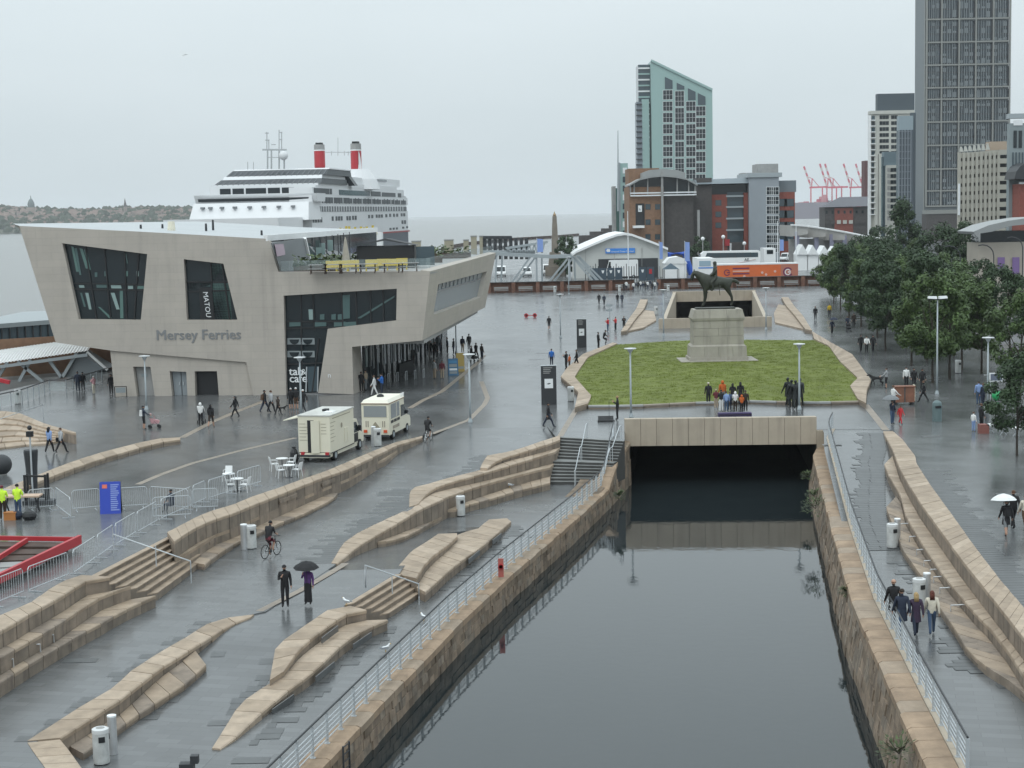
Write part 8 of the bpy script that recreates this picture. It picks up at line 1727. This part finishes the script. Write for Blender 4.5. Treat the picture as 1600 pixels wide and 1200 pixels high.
# cafe tables and chairs
def table(label, x, y):
    r = thing('cafe_table', label, 'table', P(x,y)); mb = MB(); mb.lathe([(.36,.71),(.36,.74)], 18); mb.build('top', M_WHITE, r); mb = MB(); mb.lathe([(.03,.02),(.03,.71)], 8); mb.build('column', M_DARK, r); mb = MB(); mb.lathe([(.24,0),(.22,.03)], 12); mb.build('base', M_DARK, r)
def chair(label, x, y, rz):
    r = thing('cafe_chair', label, 'chair', P(x,y), rz, 'white cafe chairs'); mb = MB(); mb.box(-.22,.22,-.22,.22,.43,.46); mb.build('seat', M_WHITE, r); mb = MB(); mb.hexa([(-.22,-.22,.46),(.22,-.22,.46),(.22,-.2,.46),(-.22,-.2,.46)],[(-.2,-.32,.86),(.2,-.32,.86),(.2,-.29,.86),(-.2,-.29,.86)]); mb.build('backrest', M_WHITE, r)
    for sx in (-.2,.2):
        for sy in (-.2,.2): mb = MB(); mb.tube([(sx,sy,.43),(sx*1.25,sy*1.25,0)], .016, 5); mb.build('leg', M_WHITE, r)
        mb = MB(); mb.tube([(sx,-.24,.66),(sx,.15,.66),(sx,.18,.45)], .014, 5); mb.build('arm', M_WHITE, r)
table('round cafe table behind, of the pair by the food truck', 441,735); table('round cafe table in front, of the pair by the food truck', 452,746); table('round cafe table behind, of the pair by the barriers', 358,760); table('round cafe table in front, of the pair by the barriers', 371,768)
for x, y, rz, l_ in [(429,736,-1.2,'white chair at the left of the rear food truck table'),(455,733,1.4,'white chair right of the rear food truck table'),(439,746,-1.1,'white chair left of the front food truck table'),(464,745,1.2,'white chair right of the front food truck table'),(356,752,3.0,'white chair behind the rear table by the barriers'),(361,769,-1.3,'white chair left of the front table by the barriers'),(383,769,1.3,'white chair right of the front table by the barriers')]: chair(l_, x, y, rz)
r = thing('waste_sack', 'black sack beside the food truck and tables', 'sack', P(460,722)); mb = MB(); mb.lathe([(.2,0),(.28,.2),(.24,.6),(.1,.85),(.14,.95)], 9); mb.build('sack', M_BLACK, r)

# ------------------------------------------------------------------ food truck and ice cream van
A, B_, C = P(467,722), P(517,723), P(574,697); d = (C-B_).normalized(); M_PRINT = flat('faded_print', (.30,.27,.20), .5); rz = math.atan2(d.y,d.x)-PI/2; Wt = 2.05; Lb = 4.6; org = B_-Vector((math.cos(rz),math.sin(rz),0))*Wt/2
ft_ = thing('food_truck', 'cream box bodied food truck with open rear door and serving awning', 'food truck', org, rz)
mb = MB(); mb.box(-Wt/2,Wt/2,0,Lb,.55,2.85); mb.build('box_body', M_CREAM, ft_); mb = MB(); mb.box(-Wt/2-.04,Wt/2+.04,-.04,Lb+.04,2.85,2.92); mb.build('roof', mat('dirty_roof', (.50,.50,.47), .6, .2, 1.2), ft_)
mb = MB(); mb.box(-Wt/2+.1,Wt/2-.1,-.1,Lb+1.8,.3,.55); mb.build('chassis', M_CREAM, ft_); mb = MB(); mb.box(-.42,.0,-.025,-.005,.6,2.6); mb.build('door_opening', M_BLACK, ft_); mb = MB(); mb.obox((.13,-.2,1.6),(.22,.12,0),(.02,-.03,0),(0,0,1.0)); mb.build('rear_door', M_CREAM, ft_)
mb = MB(); mb.box(-.15,.15,2.0,2.5,2.92,3.05); mb.build('roof_vent', M_BLACK, ft_); mb = MB(); mb.box(.2,.8,1.2,1.9,2.92,2.98); mb.build('roof_hatch', M_WHITE, ft_)
mb = MB(); mb.hexa([(-Wt/2,.4,2.72),(-Wt/2,3.9,2.72),(-Wt/2-1.1,3.9,2.5),(-Wt/2-1.1,.4,2.5)],[(-Wt/2,.4,2.78),(-Wt/2,3.9,2.78),(-Wt/2-1.1,3.9,2.56),(-Wt/2-1.1,.4,2.56)]); mb.build('awning', M_CREAM, ft_); mb = MB(); mb.box(-Wt/2-.02,-Wt/2,.5,3.8,1.2,2.6); mb.build('serving_hatch', M_DARK, ft_)
for k in range(6):
    mb = MB(); mb.box(-Wt/2+.08,-Wt/2+.08+random.uniform(.3,.58),-.012,0,2.36-.2*k,2.39-.2*k); mb.build('printed_line', M_PRINT, ft_)
    if k < 4: mb = MB(); mb.box(.45,.45+random.uniform(.25,.5),-.012,0,2.36-.2*k,2.39-.2*k); mb.build('printed_line', M_PRINT, ft_)
    mb = MB(); mb.box(Wt/2,Wt/2+.012,.1,.1+random.uniform(.5,1.1),2.41-.23*k,2.44-.23*k); mb.build('printed_line', M_PRINT, ft_)
mb = MB(); mb.box(Wt/2,Wt/2+.012,.5,3.9,2.64,2.69); mb.build('printed_line', M_PRINT, ft_); mb = MB(); mb.box(Wt/2,Wt/2+.012,0,Lb,.55,.6); mb.box(-Wt/2,Wt/2,-.012,0,.6,.63); mb.build('trim', M_DARK, ft_); mb = MB(); mb.lathe([(.16,-.006),(.16,.006)], 12); mb.v = [(Wt/2+.01+z_, 2.2+x_, 2.05+y_) for x_, y_, z_ in mb.v]; mb.build('printed_emblem', M_PRINT, ft_)
for k in range(2): mb = MB(); mb.box(Wt/2,Wt/2+.03,2.7+.5*k,3.1+.5*k,.9,1.8); mb.build('locker_door', M_CREAM, ft_)
for s in (-.85,.72): mb = MB(); mb.box(s,s+.22,-.12,-.02,.45,.65); mb.build('tail_light', M_RED, ft_)
mb = MB(); mb.box(-Wt/2,Wt/2,-.14,-.02,.36,.48); mb.build('bumper', M_DARK, ft_)
cab = [(Lb,.45),(Lb+2.15,.45),(Lb+2.2,.95),(Lb+1.45,1.2),(Lb+.8,2.05),(Lb,2.1)]; mb = MB(); mb.ext([(-.95,y_,z_) for y_, z_ in cab], (1.9,0,0)); mb.build('cab', M_CREAM, ft_)
for s in (-.95,.95): mb = MB(); mb.ext([(s,Lb+.15,1.2),(s,Lb+1.2,1.2),(s,Lb+.72,1.85),(s,Lb+.15,1.9)], (.02*(1 if s > 0 else -1),0,0)); mb.build('cab_window', M_GLASS, ft_); mb = MB(); mb.box(s*1.02,s*1.22,Lb+1.0,Lb+1.1,1.25,1.6); mb.build('mirror', M_BLACK, ft_)
mb = MB(); mb.box(.96,1.0,Lb+.1,Lb+.9,.6,1.15); mb.build('open_door_gap', M_BLACK, ft_)
mb = MB(); mb.ext([(-.85,Lb+1.37,1.17),(.85,Lb+1.37,1.17),(.8,Lb+.80,1.92),(-.8,Lb+.80,1.92)], (0,.03,.02)); mb.build('windscreen', M_GLASS, ft_)
add_wheels(ft_, [(s,y_,.34) for s in (-.9,.9) for y_ in (1.0,Lb+1.2)], .34, .24, (1,0,0))
B_, C = P(611,689), P(646,671); d = (C-B_).normalized(); rz = math.atan2(d.y,d.x)-PI/2; org = B_-Vector((math.cos(rz),math.sin(rz),0))*1.05
iv = thing('ice_cream_van', 'cream ice cream van with high roof and big serving window', 'ice cream van', org, rz); Lv = 5.2; Wv = 2.05; iv.scale = (.92,1.06,.92)
pf = [(0,.4),(Lv,.4),(Lv,.95),(Lv-.2,1.2),(Lv-.85,1.35),(Lv-1.5,2.25),(Lv-1.6,2.75),(0,2.75)]
mb = MB(); mb.ext([(-Wv/2,y_,z_) for y_, z_ in pf], (Wv,0,0)); mb.build('body', M_CREAM, iv); mb = MB(); mb.hexa([(-Wv/2-.02,-.04,2.75),(Wv/2+.02,-.04,2.75),(Wv/2+.02,Lv-1.5,2.75),(-Wv/2-.02,Lv-1.5,2.75)],[(-Wv/2+.15,.1,2.98),(Wv/2-.15,.1,2.98),(Wv/2-.15,Lv-1.5,3.0),(-Wv/2+.15,Lv-1.5,3.0)]); mb.build('roof', flat('cream_roof', (.78,.75,.64), .45), iv)
for z in (2.72,): mb = MB(); mb.box(-Wv/2-.03,Wv/2+.03,-.05,Lv-1.48,2.69,2.75); mb.build('roof_rim', M_BRICK, iv)
for k in range(5): mb = MB(); mb.bar((Wv/2-.05,Lv-2.1+.18*k,2.78),(Wv/2-.05,Lv-2.1+.18*k,3.1),.04); mb.build('roof_rail', M_WHITE, iv)
mb = MB(); mb.lathe([(.28,2.98),(.24,3.12),(.1,3.2)], 12, (-.2,1.9,0)); mb.build('roof_lamp', M_BLACK, iv)
mb = MB(); mb.box(-.85,.85,-.03,0,1.75,2.55); mb.build('rear_window', flat('grey_window', (.24,.26,.27), .2), iv)
for s in (-1,1):
    mb = MB(); mb.box(s*Wv/2-.02,s*Wv/2+.02,.5,2.5,1.55,2.6); mb.build('serving_window', flat('grey_window', (0,0,0)), iv); mb = MB(); mb.box(s*Wv/2-.025,s*Wv/2+.03,1.75,1.82,1.55,2.6); mb.build('window_bar', M_CREAM, iv)
    for k in range(3): mb = MB(); mb.box(s*Wv/2-.02,s*Wv/2+.02,.45+.75*k,1.05+.75*k,1.22,1.42); mb.build('price_board', M_BLACK, iv)
    mb = MB(); mb.ext([(s*Wv/2,Lv-2.35,1.4),(s*Wv/2,Lv-.95,1.4),(s*Wv/2,Lv-1.5,2.2),(s*Wv/2,Lv-2.35,2.25)], (s*.02,0,0)); mb.build('cab_window', M_GLASS, iv); mb = MB(); mb.box(s*1.04,s*1.18,Lv-1.15,Lv-1.07,1.45,1.7); mb.build('mirror', M_BLACK, iv)
    mb = MB(); mb.box(s*.75-.13,s*.75+.13,-.06,0,.6,.8); mb.build('tail_light', flat('amber_red', (.6,.09,.03), .4), iv)
    for k in range(2): mb = MB(); mb.box(s*(.55+.15*k)-.03,s*(.55+.15*k)+.03,-.012,0,1.0,1.45); mb.build('printed_cone', M_STRIP, iv)
    for k in range(5): mb = MB(); mb.box(s*Wv/2-.012,s*Wv/2+.012,.9+.32*k,1.12+.32*k,.75,.98); mb.build('printed_cone', M_STRIP, iv)
mb = MB(); mb.ext([(-.35,-.012,.95),(.35,-.012,.95),(0,-.012,1.4)], (0,.01,0)); mb.build('printed_emblem', M_PRINT, iv)
mb = MB(); mb.ext([(-.9,Lv-.88,1.36),(.9,Lv-.88,1.36),(.85,Lv-1.48,2.22),(-.85,Lv-1.48,2.22)], (0,.04,.02)); mb.build('windscreen', M_GLASS, iv); mb = MB(); mb.box(-Wv/2,Wv/2,-.12,-.0,.3,.45); mb.build('bumper', M_DARK, iv)
add_wheels(iv, [(s,y_,.34) for s in (-.93,.93) for y_ in (1.0,Lv-.9)], .34, .24, (1,0,0))

# ------------------------------------------------------------------ bottom left: red platform, workers' table, pillar, buoy; right: stall and cart
rp = thing('red_platform', 'red steel framed platform of dark planks at the left edge', 'platform', P(60,870), world=True)
a, b, c, e = P(-60,838,.5), P(125,841,.5), P(-10,906,.5), P(-90,925,.5); m_ = P(42,842,.5)
for p, q, w_, h in [(a,b,.12,.25),(b,c,.16,.5),(m_,e,.13,.25)]: mb = MB(); mb.bar(p+Vector((0,0,-.05)), q+Vector((0,0,-.05)), w_, h*.8); mb.build('beam', M_RED, rp)
for k in range(7):
    p, q = a.lerp(e,(k+.1)/7), b.lerp(c,(k+.1)/7); p2, q2 = a.lerp(e,(k+.86)/7), b.lerp(c,(k+.86)/7); z = Vector((0,0,-.35 if k else -.3)); mb = MB(); mb.hexa([p+z,q+z,q2+z,p2+z],[v+z+Vector((0,0,.12)) for v in (p,q,q2,p2)]); mb.build('plank', M_WOOD if k not in (3,4) else M_GREY, rp)
tb = thing('trestle_table', 'pale topped trestle table between the two workers', 'table', P(35,800)); mb = MB(); mb.box(-1.1,1.0,-.4,.4,.82,.9); mb.build('top', mat('pale_timber', (.55,.40,.30), .6, .1, 2), tb)
for s in (-.8,.8): mb = MB(); mb.bar((s,-.35,0),(s,.35,.82),.06); mb.bar((s,.35,0),(s,-.35,.82),.06); mb.build('trestle', M_DARK, tb)
r = thing('orange_crate', 'orange crate on the ground between the workers', 'crate', P(17,812)); mb = MB(); mb.box(-.3,.3,-.2,.2,0,.4); mb.build('crate', flat('dull_orange', (.42,.17,.05), .6), r); mb = MB(); mb.box(-.32,.32,-.22,.22,.36,.41); mb.build('rim', flat('dull_orange', (0,0,0)), r)
r = thing('equipment_bags', 'heap of dark bags under the trestle table', 'bags', P(40,812)); mb = MB(); mb.ball((.2,0,.2), .38, 10, sz=.7); mb.build('bag', M_BLACK, r); mb = MB(); mb.ball((-.5,.2,.2), .33, 10, sz=.75); mb.build('bag', cm('navy'), r)
pl = thing('dark_pillar', 'dark tapering pillar with a thin pipe and signal lamp on top', 'pillar', P(51,766)); hh = 2.2
mb = MB(); mb.lathe([(.28,0),(.33,hh*.6),(.4,hh*1.0),(.38,hh*1.05)], 14); mb.build('shaft', M_DARK, pl); mb = MB(); mb.tube([(.12,-.42,0),(.12,-.42,3.2)], .05, 8); mb.build('pipe', M_GALV, pl); mb = MB(); mb.box(-.06,.3,-.55,-.3,3.1,3.4); mb.ball((.12,-.42,3.6), .14, 8); mb.build('signal', M_BLACK, pl)
fr = thing('metal_rack', 'black metal frame with cables beside the dark pillar', 'frame', P(58,788)); 
for s in (-.6,.5): mb = MB(); mb.bar((s,0,0),(s,0,1.6),.12); mb.bar((s,.5,0),(s,.5,1.6),.1); mb.build('post', M_BLACK, fr)
mb = MB(); mb.bar((-.6,0,1.55),(.5,0,1.5),.1); mb.bar((-.6,0,.5),(.5,0,.45),.2); mb.build('crossbar', M_BLACK, fr); mb = MB(); mb.box(-.7,.9,-.3,.5,0,.22); mb.build('plinth', M_DARK, fr)
by = thing('mooring_buoy', 'dark round buoy cut off by the left edge', 'buoy', P(3,742)); mb = MB(); mb.smooth = True; mb.ball((0,0,.62), .62, 16, k=10); mb.build('ball', M_DARK, by); mb = MB(); mb.lathe([(.3,0),(.3,.1)], 12); mb.build('base', M_GREY, by)
an = thing('red_anchor_arm', 'bright red angled steel arm at the left edge by the railing', 'sculpture', P(-2,640)); mb = MB(); mb.bar((-.6,0,2.6),(1.0,0,2.2),.35,.3); mb.bar((-.1,0,2.4),(-.5,0,.0),.3,.3); mb.build('arm', M_RED, an)
nb = thing('notice_frame', 'low black framed notice in front of the terminal corner', 'notice', P(189,621)); mb = MB(); mb.bar((-.5,0,0),(-.5,0,.95),.06); mb.bar((.5,0,0),(.5,0,.95),.06); mb.bar((-.5,0,.93),(.5,0,.93),.06); mb.build('frame', M_BLACK, nb); mb = MB(); mb.box(-.42,.42,-.01,.01,.4,.85); mb.build('panel', M_POST, nb)
wc = thing('wooden_cart', 'brown wooden upright cart surrounded by people on the right promenade', 'cart', P(1412,632)); mb = MB(); mb.box(-.75,.75,-.35,.35,.2,1.35); mb.build('cabinet', mat('red_brown_wood', (.21,.095,.06), .6, .2, 3), wc); mb = MB(); mb.box(-.8,.8,-.42,.4,1.35,1.42); mb.build('lid', mat('red_brown_wood', (0,0,0)), wc); mb = MB(); mb.box(.76,.8,-.3,.3,.3,1.5); mb.build('side_panel', M_CREAM, wc); mb = MB(); mb.box(-.05,.05,-.37,-.35,.2,1.35); mb.build('stile', M_BRICKD, wc); add_wheels(wc, [(sx,sy,.1) for sx in (-.6,.6) for sy in (-.3,.3)], .1, .06, (0,1,0))
sl_ = thing('pavement_stall', 'pavement stall of small black and white striped seats', 'stall', P(1562,676)); 
for k in range(4): mb = MB(); x_, y_ = -.6+k*.55, -.1-k*.9; mb.hexa([(x_-.3,y_-.3,.5),(x_+.3,y_-.3,.5),(x_+.3,y_+.3,.5),(x_-.3,y_+.3,.5)],[(x_-.3,y_-.3,.6),(x_+.3,y_-.3,.6),(x_+.3,y_+.3,.6),(x_-.3,y_+.3,.6)]); mb.build('seat', M_WHITE if k % 2 == 0 else M_BLACK, sl_); mb = MB(); mb.bar((x_-.2,y_,0),(x_+.2,y_,.5),.05); mb.bar((x_+.2,y_,0),(x_-.2,y_,.5),.05); mb.build('legs', M_GALV, sl_)
mb = MB(); mb.box(-1.4,-.8,-.4,.2,0,.6); mb.build('box', flat('faded_red_box', (.22,.085,.07), .6), sl_)
bl = thing('green_balloon', 'green round balloon floating above the pavement stall', 'balloon', P(1555,664)+Vector((.1,0,2.0))); mb = MB(); mb.smooth = True; mb.ball((0,0,0), .36, 14, k=8); mb.build('balloon', flat('balloon_green', (.02,.30,.10), .35), bl); mb = MB(); mb.ball((0,0,-.7), .2, 10, sz=1.3); mb.build('lower_balloon', flat('balloon_green', (0,0,0)), bl); mb = MB(); mb.tube([(0,0,-.3),(0,0,-1.9)], .01, 4); mb.build('string', M_WHITE2, bl)
hs_ = thing('hanging_sign', 'small grey sign with white edge fixed at the pale lamp under the trees', 'sign', P(1556,636)+Vector((0,0,1.9))); mb = MB(); mb.box(-.5,.5,-.03,.03,0,.65); mb.build('frame', M_WHITE2, hs_); mb = MB(); mb.box(-.42,.42,-.045,-.03,.08,.57); mb.build('face', flat('slate_blue', (.13,.15,.20), .5), hs_); mb = MB(); mb.bar((-.55,0,.5),(-.9,0,.5),.04); mb.bar((-.42,0,0),(-.42,0,-1.9),.05); mb.build('bracket', M_GALV, hs_)

# ------------------------------------------------------------------ trees
M_LEAF = mat('leaf_green', (.062,.10,.032), .5, .55, .7, spec=.3); M_LEAFD = mat('leaf_dark', (.036,.062,.028), .55, .4, .9, spec=.3); M_BARK = mat('bark', (.05,.042,.034), .85, .3, 4, .3)
def crown_mesh(seed, R_, H, n, leaf, cone=0.0):
    rnd = random.Random(seed); mb = MB(); cl = []
    for i in range(34):
        a = rnd.uniform(0,2*PI); z = rnd.uniform(0,1); prof = (math.sin(PI*(z*.82+.14))**.7)*(1-cone*z); rr = R_*prof*math.sqrt(rnd.uniform(.15,1))*rnd.uniform(.75,1.12); cl.append((rr*math.cos(a), rr*math.sin(a), z*H, rnd.uniform(.45,.95)*R_*.36))
    for i in range(n):
        cx, cy, cz, cr = rnd.choice(cl); v = Vector((rnd.gauss(0,1),rnd.gauss(0,1),rnd.gauss(0,.75))); v = v.normalized()*cr*(rnd.uniform(.2,1)**.45); p = Vector((cx,cy,cz))+v
        nn = (v.normalized()+Vector((rnd.uniform(-.8,.8),rnd.uniform(-.8,.8),rnd.uniform(-.1,1)))).normalized(); t_ = nn.cross(Vector((rnd.gauss(0,1),rnd.gauss(0,1),rnd.gauss(0,1)))).normalized(); b = nn.cross(t_); s = leaf*rnd.uniform(.6,1.3)
        mb.add([p-t_*s, p+b*s*.5, p+t_*s, p-b*s*.5+nn*s*.15], [(0,1,2,3)])
    return mb, cl
def make_tree(label, p, trunk, R_, H, seed, n=4600, leaf=.17, m=None, cone=0.0, group=None):
    r = thing('plane_tree', label, 'tree', p, 0, group); mb, cl = crown_mesh(seed, R_, H, n, leaf, cone); mb.v = [(x,y,z+trunk) for x,y,z in mb.v]; mb.build('crown', m or M_LEAF, r, fix=False)
    t_ = MB(); t_.tube([(0,0,0),(.05,.02,trunk*.5),(0,0,trunk),(.1,.05,trunk+H*.55)], [.13,.10,.085,.03], 8)
    for cx, cy, cz, cr in cl[::4]: t_.tube([(0,0,trunk*.85+cz*.3),(cx*.5,cy*.5,trunk+cz*.6),(cx*.9,cy*.9,trunk+cz*.95)], [.05,.035,.012], 5)
    t_.build('trunk', M_BARK, r); return r
protos = [make_tree('proto', (0,0,0), 2.6, 2.9, 6.4, 11, 6800), make_tree('proto', (0,0,0), 2.7, 3.2, 6.9, 23, 7200, m=M_LEAFD), make_tree('proto', (0,0,0), 2.4, 2.8, 6.0, 37, 6800)]
used = [False]*3
rowsT = [(P(1300,475),P(1455,600),8,'first row from the lawn'),(P(1318,470),P(1486,594),8,'second row from the lawn'),(P(1345,470),P(1505,577),7,'third row from the lawn'),(P(1365,463),P(1590,622),9,'fourth row from the lawn'),(P(1420,462),P(1640,600),7,'outermost row by the road')]
ordw = ['farthest','second farthest','third farthest','fourth farthest','fifth farthest','sixth farthest','seventh farthest','eighth farthest','nearest']
for a, b, n, l_ in rowsT:
    for i in range(n):
        p = a.lerp(b, i/(n-1))+Vector((random.uniform(-.5,.5), random.uniform(-.8,.8), 0)); k = random.choice((0,1,1,0,2)); lab = '%s slim plane tree in the %s' % (ordw[i] if i < n-1 else 'nearest', l_); s = random.uniform(.86,1.04)
        if not used[k]: o = protos[k]; used[k] = True; o.location = p; o['label'] = lab; o['group'] = 'plane trees lining the right promenade'; o.rotation_euler = (0,0,random.uniform(0,6)); o.scale = (s,s,s)
        else: dup(protos[k], p, random.uniform(0,6), lab, 'plane trees lining the right promenade', s)
dup(protos[1], P(1589,712), 1.3, 'nearest tree of all at the right edge by the pavement stall', 'plane trees lining the right promenade', .62)
make_tree('tall dense dark tree rising behind the rows', P(1412,452), 2.0, 4.2, 13.5, 51, 6000, .26, M_LEAFD, .45); make_tree('broad dark tree behind the rows left of the low hall', P(1470,462), 2.0, 5.0, 9, 53, 6000, .26, M_LEAFD)
make_tree('second broad dark tree behind the rows beside the low hall', P(1512,468), 2.0, 4.6, 9.5, 59, 6000, .26, M_LEAFD, .2); make_tree('rounded tree at the far left end of the rows', P(1306,462), 1.5, 3.4, 5.6, 61, 5000, .24); make_tree('small dark tree beside the obelisk', P(884,432), 1.0, 3.2, 8, 67, 3000, .3, M_LEAFD); make_tree('small tree before the dark hotel wing', P(1094,416), 1.0, 3.2, 6.5, 71, 3000, .3, M_LEAFD)
make_tree('tree at the foot of the white apartments', P(1378,402), 1.0, 4.5, 8, 73, 3000, .4, M_LEAFD)
# shrubs growing out of the dock wall
def shrub(label, p, R_, seed, n=260):
    r = thing('wall_shrub', label, 'plant', p); rnd = random.Random(seed); mb = MB()
    for i in range(n):
        a = rnd.uniform(0,2*PI); L_ = R_*rnd.uniform(.3,1); d = Vector((math.cos(a)*.8-.35, math.sin(a)*.8, rnd.uniform(-.3,.9))).normalized(); q = d*L_; s = rnd.uniform(.04,.09); t_ = d.cross(Vector((0,0,1))).normalized(); mb.add([q-t_*s*.5, q+d*s*1.6, q+t_*s*.5, q-d*s*.6],[(0,1,2,3)])
    mb.build('leaves', M_LEAF2, r, fix=False); mb = MB()
    for k in range(6): a = k; mb.tube([(0,0,0),(R_*.5*math.cos(a)-.1,R_*.5*math.sin(a),R_*.5)], .012, 4)
    mb.build('stems', M_BARK, r)
for x, y, z, R_, l_ in [(1262,745,-1.5,.45,'small plant on the right dock wall close to the tunnel'),(1274,795,-1.5,.85,'largest leafy plant growing from the right dock wall'),(1272,775,-1.3,.5,'upper leafy plant on the right dock wall'),(1325,925,-1.6,.4,'green tuft on the right dock wall halfway along'),(1405,1178,-1.6,.7,'dry plant on the near right dock wall'),(968,775,-2.0,.4,'grass tuft at the bend of the left dock wall')]: shrub(l_, P(x,y,z), R_, int(x))
for x, y in [(500,760)]: pass

# ------------------------------------------------------------------ cars along the far road
CARC = [flat('car_silver', (.4,.41,.42), .3, .3), M_WHITE, flat('car_dark', (.04,.045,.05), .3), flat('car_red', (.35,.03,.03), .3), flat('car_blue', (.05,.09,.2), .3)]; CN = ['silver','white','dark','red','blue']
for i, (x, Y) in enumerate([(1360,470),(1369,474),(1378,478),(1388,470),(1396,478),(1405,475),(1414,470),(1424,476),(1434,470),(1445,460),(1500,440),(1508,445),(1517,440),(1447,330),(1460,335)]):
    p = D(x,380,Y); k = (i*3) % 5; r = thing('parked_car', '%s car, number %d from the left along the far road' % (CN[k], i+1) if False else '%s car on the far road %s' % (CN[k], ['below the white apartments','left of the dark tower foot','near the tree at the apartments','between two others below the apartments','before the stepped block','under the glass offices','beside the glass offices','near the tower podium','at the tower podium corner','in front of the podium','left below the car park','below the car park','right below the car park','behind the tall dark tree','right of the tall dark tree'][i]), 'car', (p.x,Y,0), random.choice([PI/2,PI/2+.2]))
    mb = MB(); pf = [(-2.1,.3),(2.1,.3),(2.1,.75),(1.2,.9),(.5,1.42),(-1.3,1.42),(-2.05,.95)]; mb.ext([(-.88,y_,z_) for y_, z_ in pf], (1.76,0,0)); mb.build('body', CARC[k], r)
    mb = MB(); mb.ext([(-.9,y_,z_) for y_, z_ in [(1.05,.95),(.45,1.36),(-1.2,1.36),(-1.7,.98)]], (1.8,0,0)); mb.build('window', M_GLASS, r); add_wheels(r, [(s,y_,.32) for s in (-.85,.85) for y_ in (-1.3,1.3)], .32, .2, (1,0,0))
q = D(297,1186,49.5); r = thing('black_post', 'top of a black post with a square head at the bottom edge', 'post', (q.x,q.y,CZ)); mb = MB(); mb.lathe([(.12,0),(.1,q.z-CZ-.25)], 10); mb.build('shaft', M_DARK, r); mb = MB(); mb.box(-.32,.12,-.15,.15,q.z-CZ-.45,q.z-CZ-.12); mb.box(.02,.26,-.12,.12,q.z-CZ-.12,q.z-CZ+.12); mb.build('head', M_DARK, r)
# bird in the sky
q = D(286,87,240); bd = thing('flying_gull', 'tiny pale gull gliding high in the sky at upper left', 'gull', q); mb = MB(); mb.hexa([(-.1,-.25,0),(.1,-.25,0),(.05,.3,0),(-.05,.3,0)],[(-.06,-.2,.12),(.06,-.2,.12),(.03,.25,.1),(-.03,.25,.1)]); mb.build('body', M_WHITE, bd)
for s in (-1,1): mb = MB(); mb.ext([(0,.1,.05),(s*.45,.15,.25),(s*.8,-.1,.15),(s*.4,-.08,.2),(0,-.1,.05)], (0,0,.02)); mb.build('wing', M_WHITE, bd)

# ------------------------------------------------------------------ haze
hm = bpy.data.materials.new('haze_air'); hm.use_nodes = True; hn = hm.node_tree.nodes; hl_ = hm.node_tree.links
hn.remove(hn['Principled BSDF']); pv_ = hn.new('ShaderNodeVolumePrincipled'); pv_.inputs['Color'].default_value = (.93,.96,1,1); pv_.inputs['Density'].default_value = .000075; pv_.inputs['Anisotropy'].default_value = .1
hl_.new(pv_.outputs[0], hn['Material Output'].inputs['Volume'])
hz = MB().box(-5500,5500,-200,14100,-8.2,122).build('haze', hm); hz['kind'] = 'stuff'
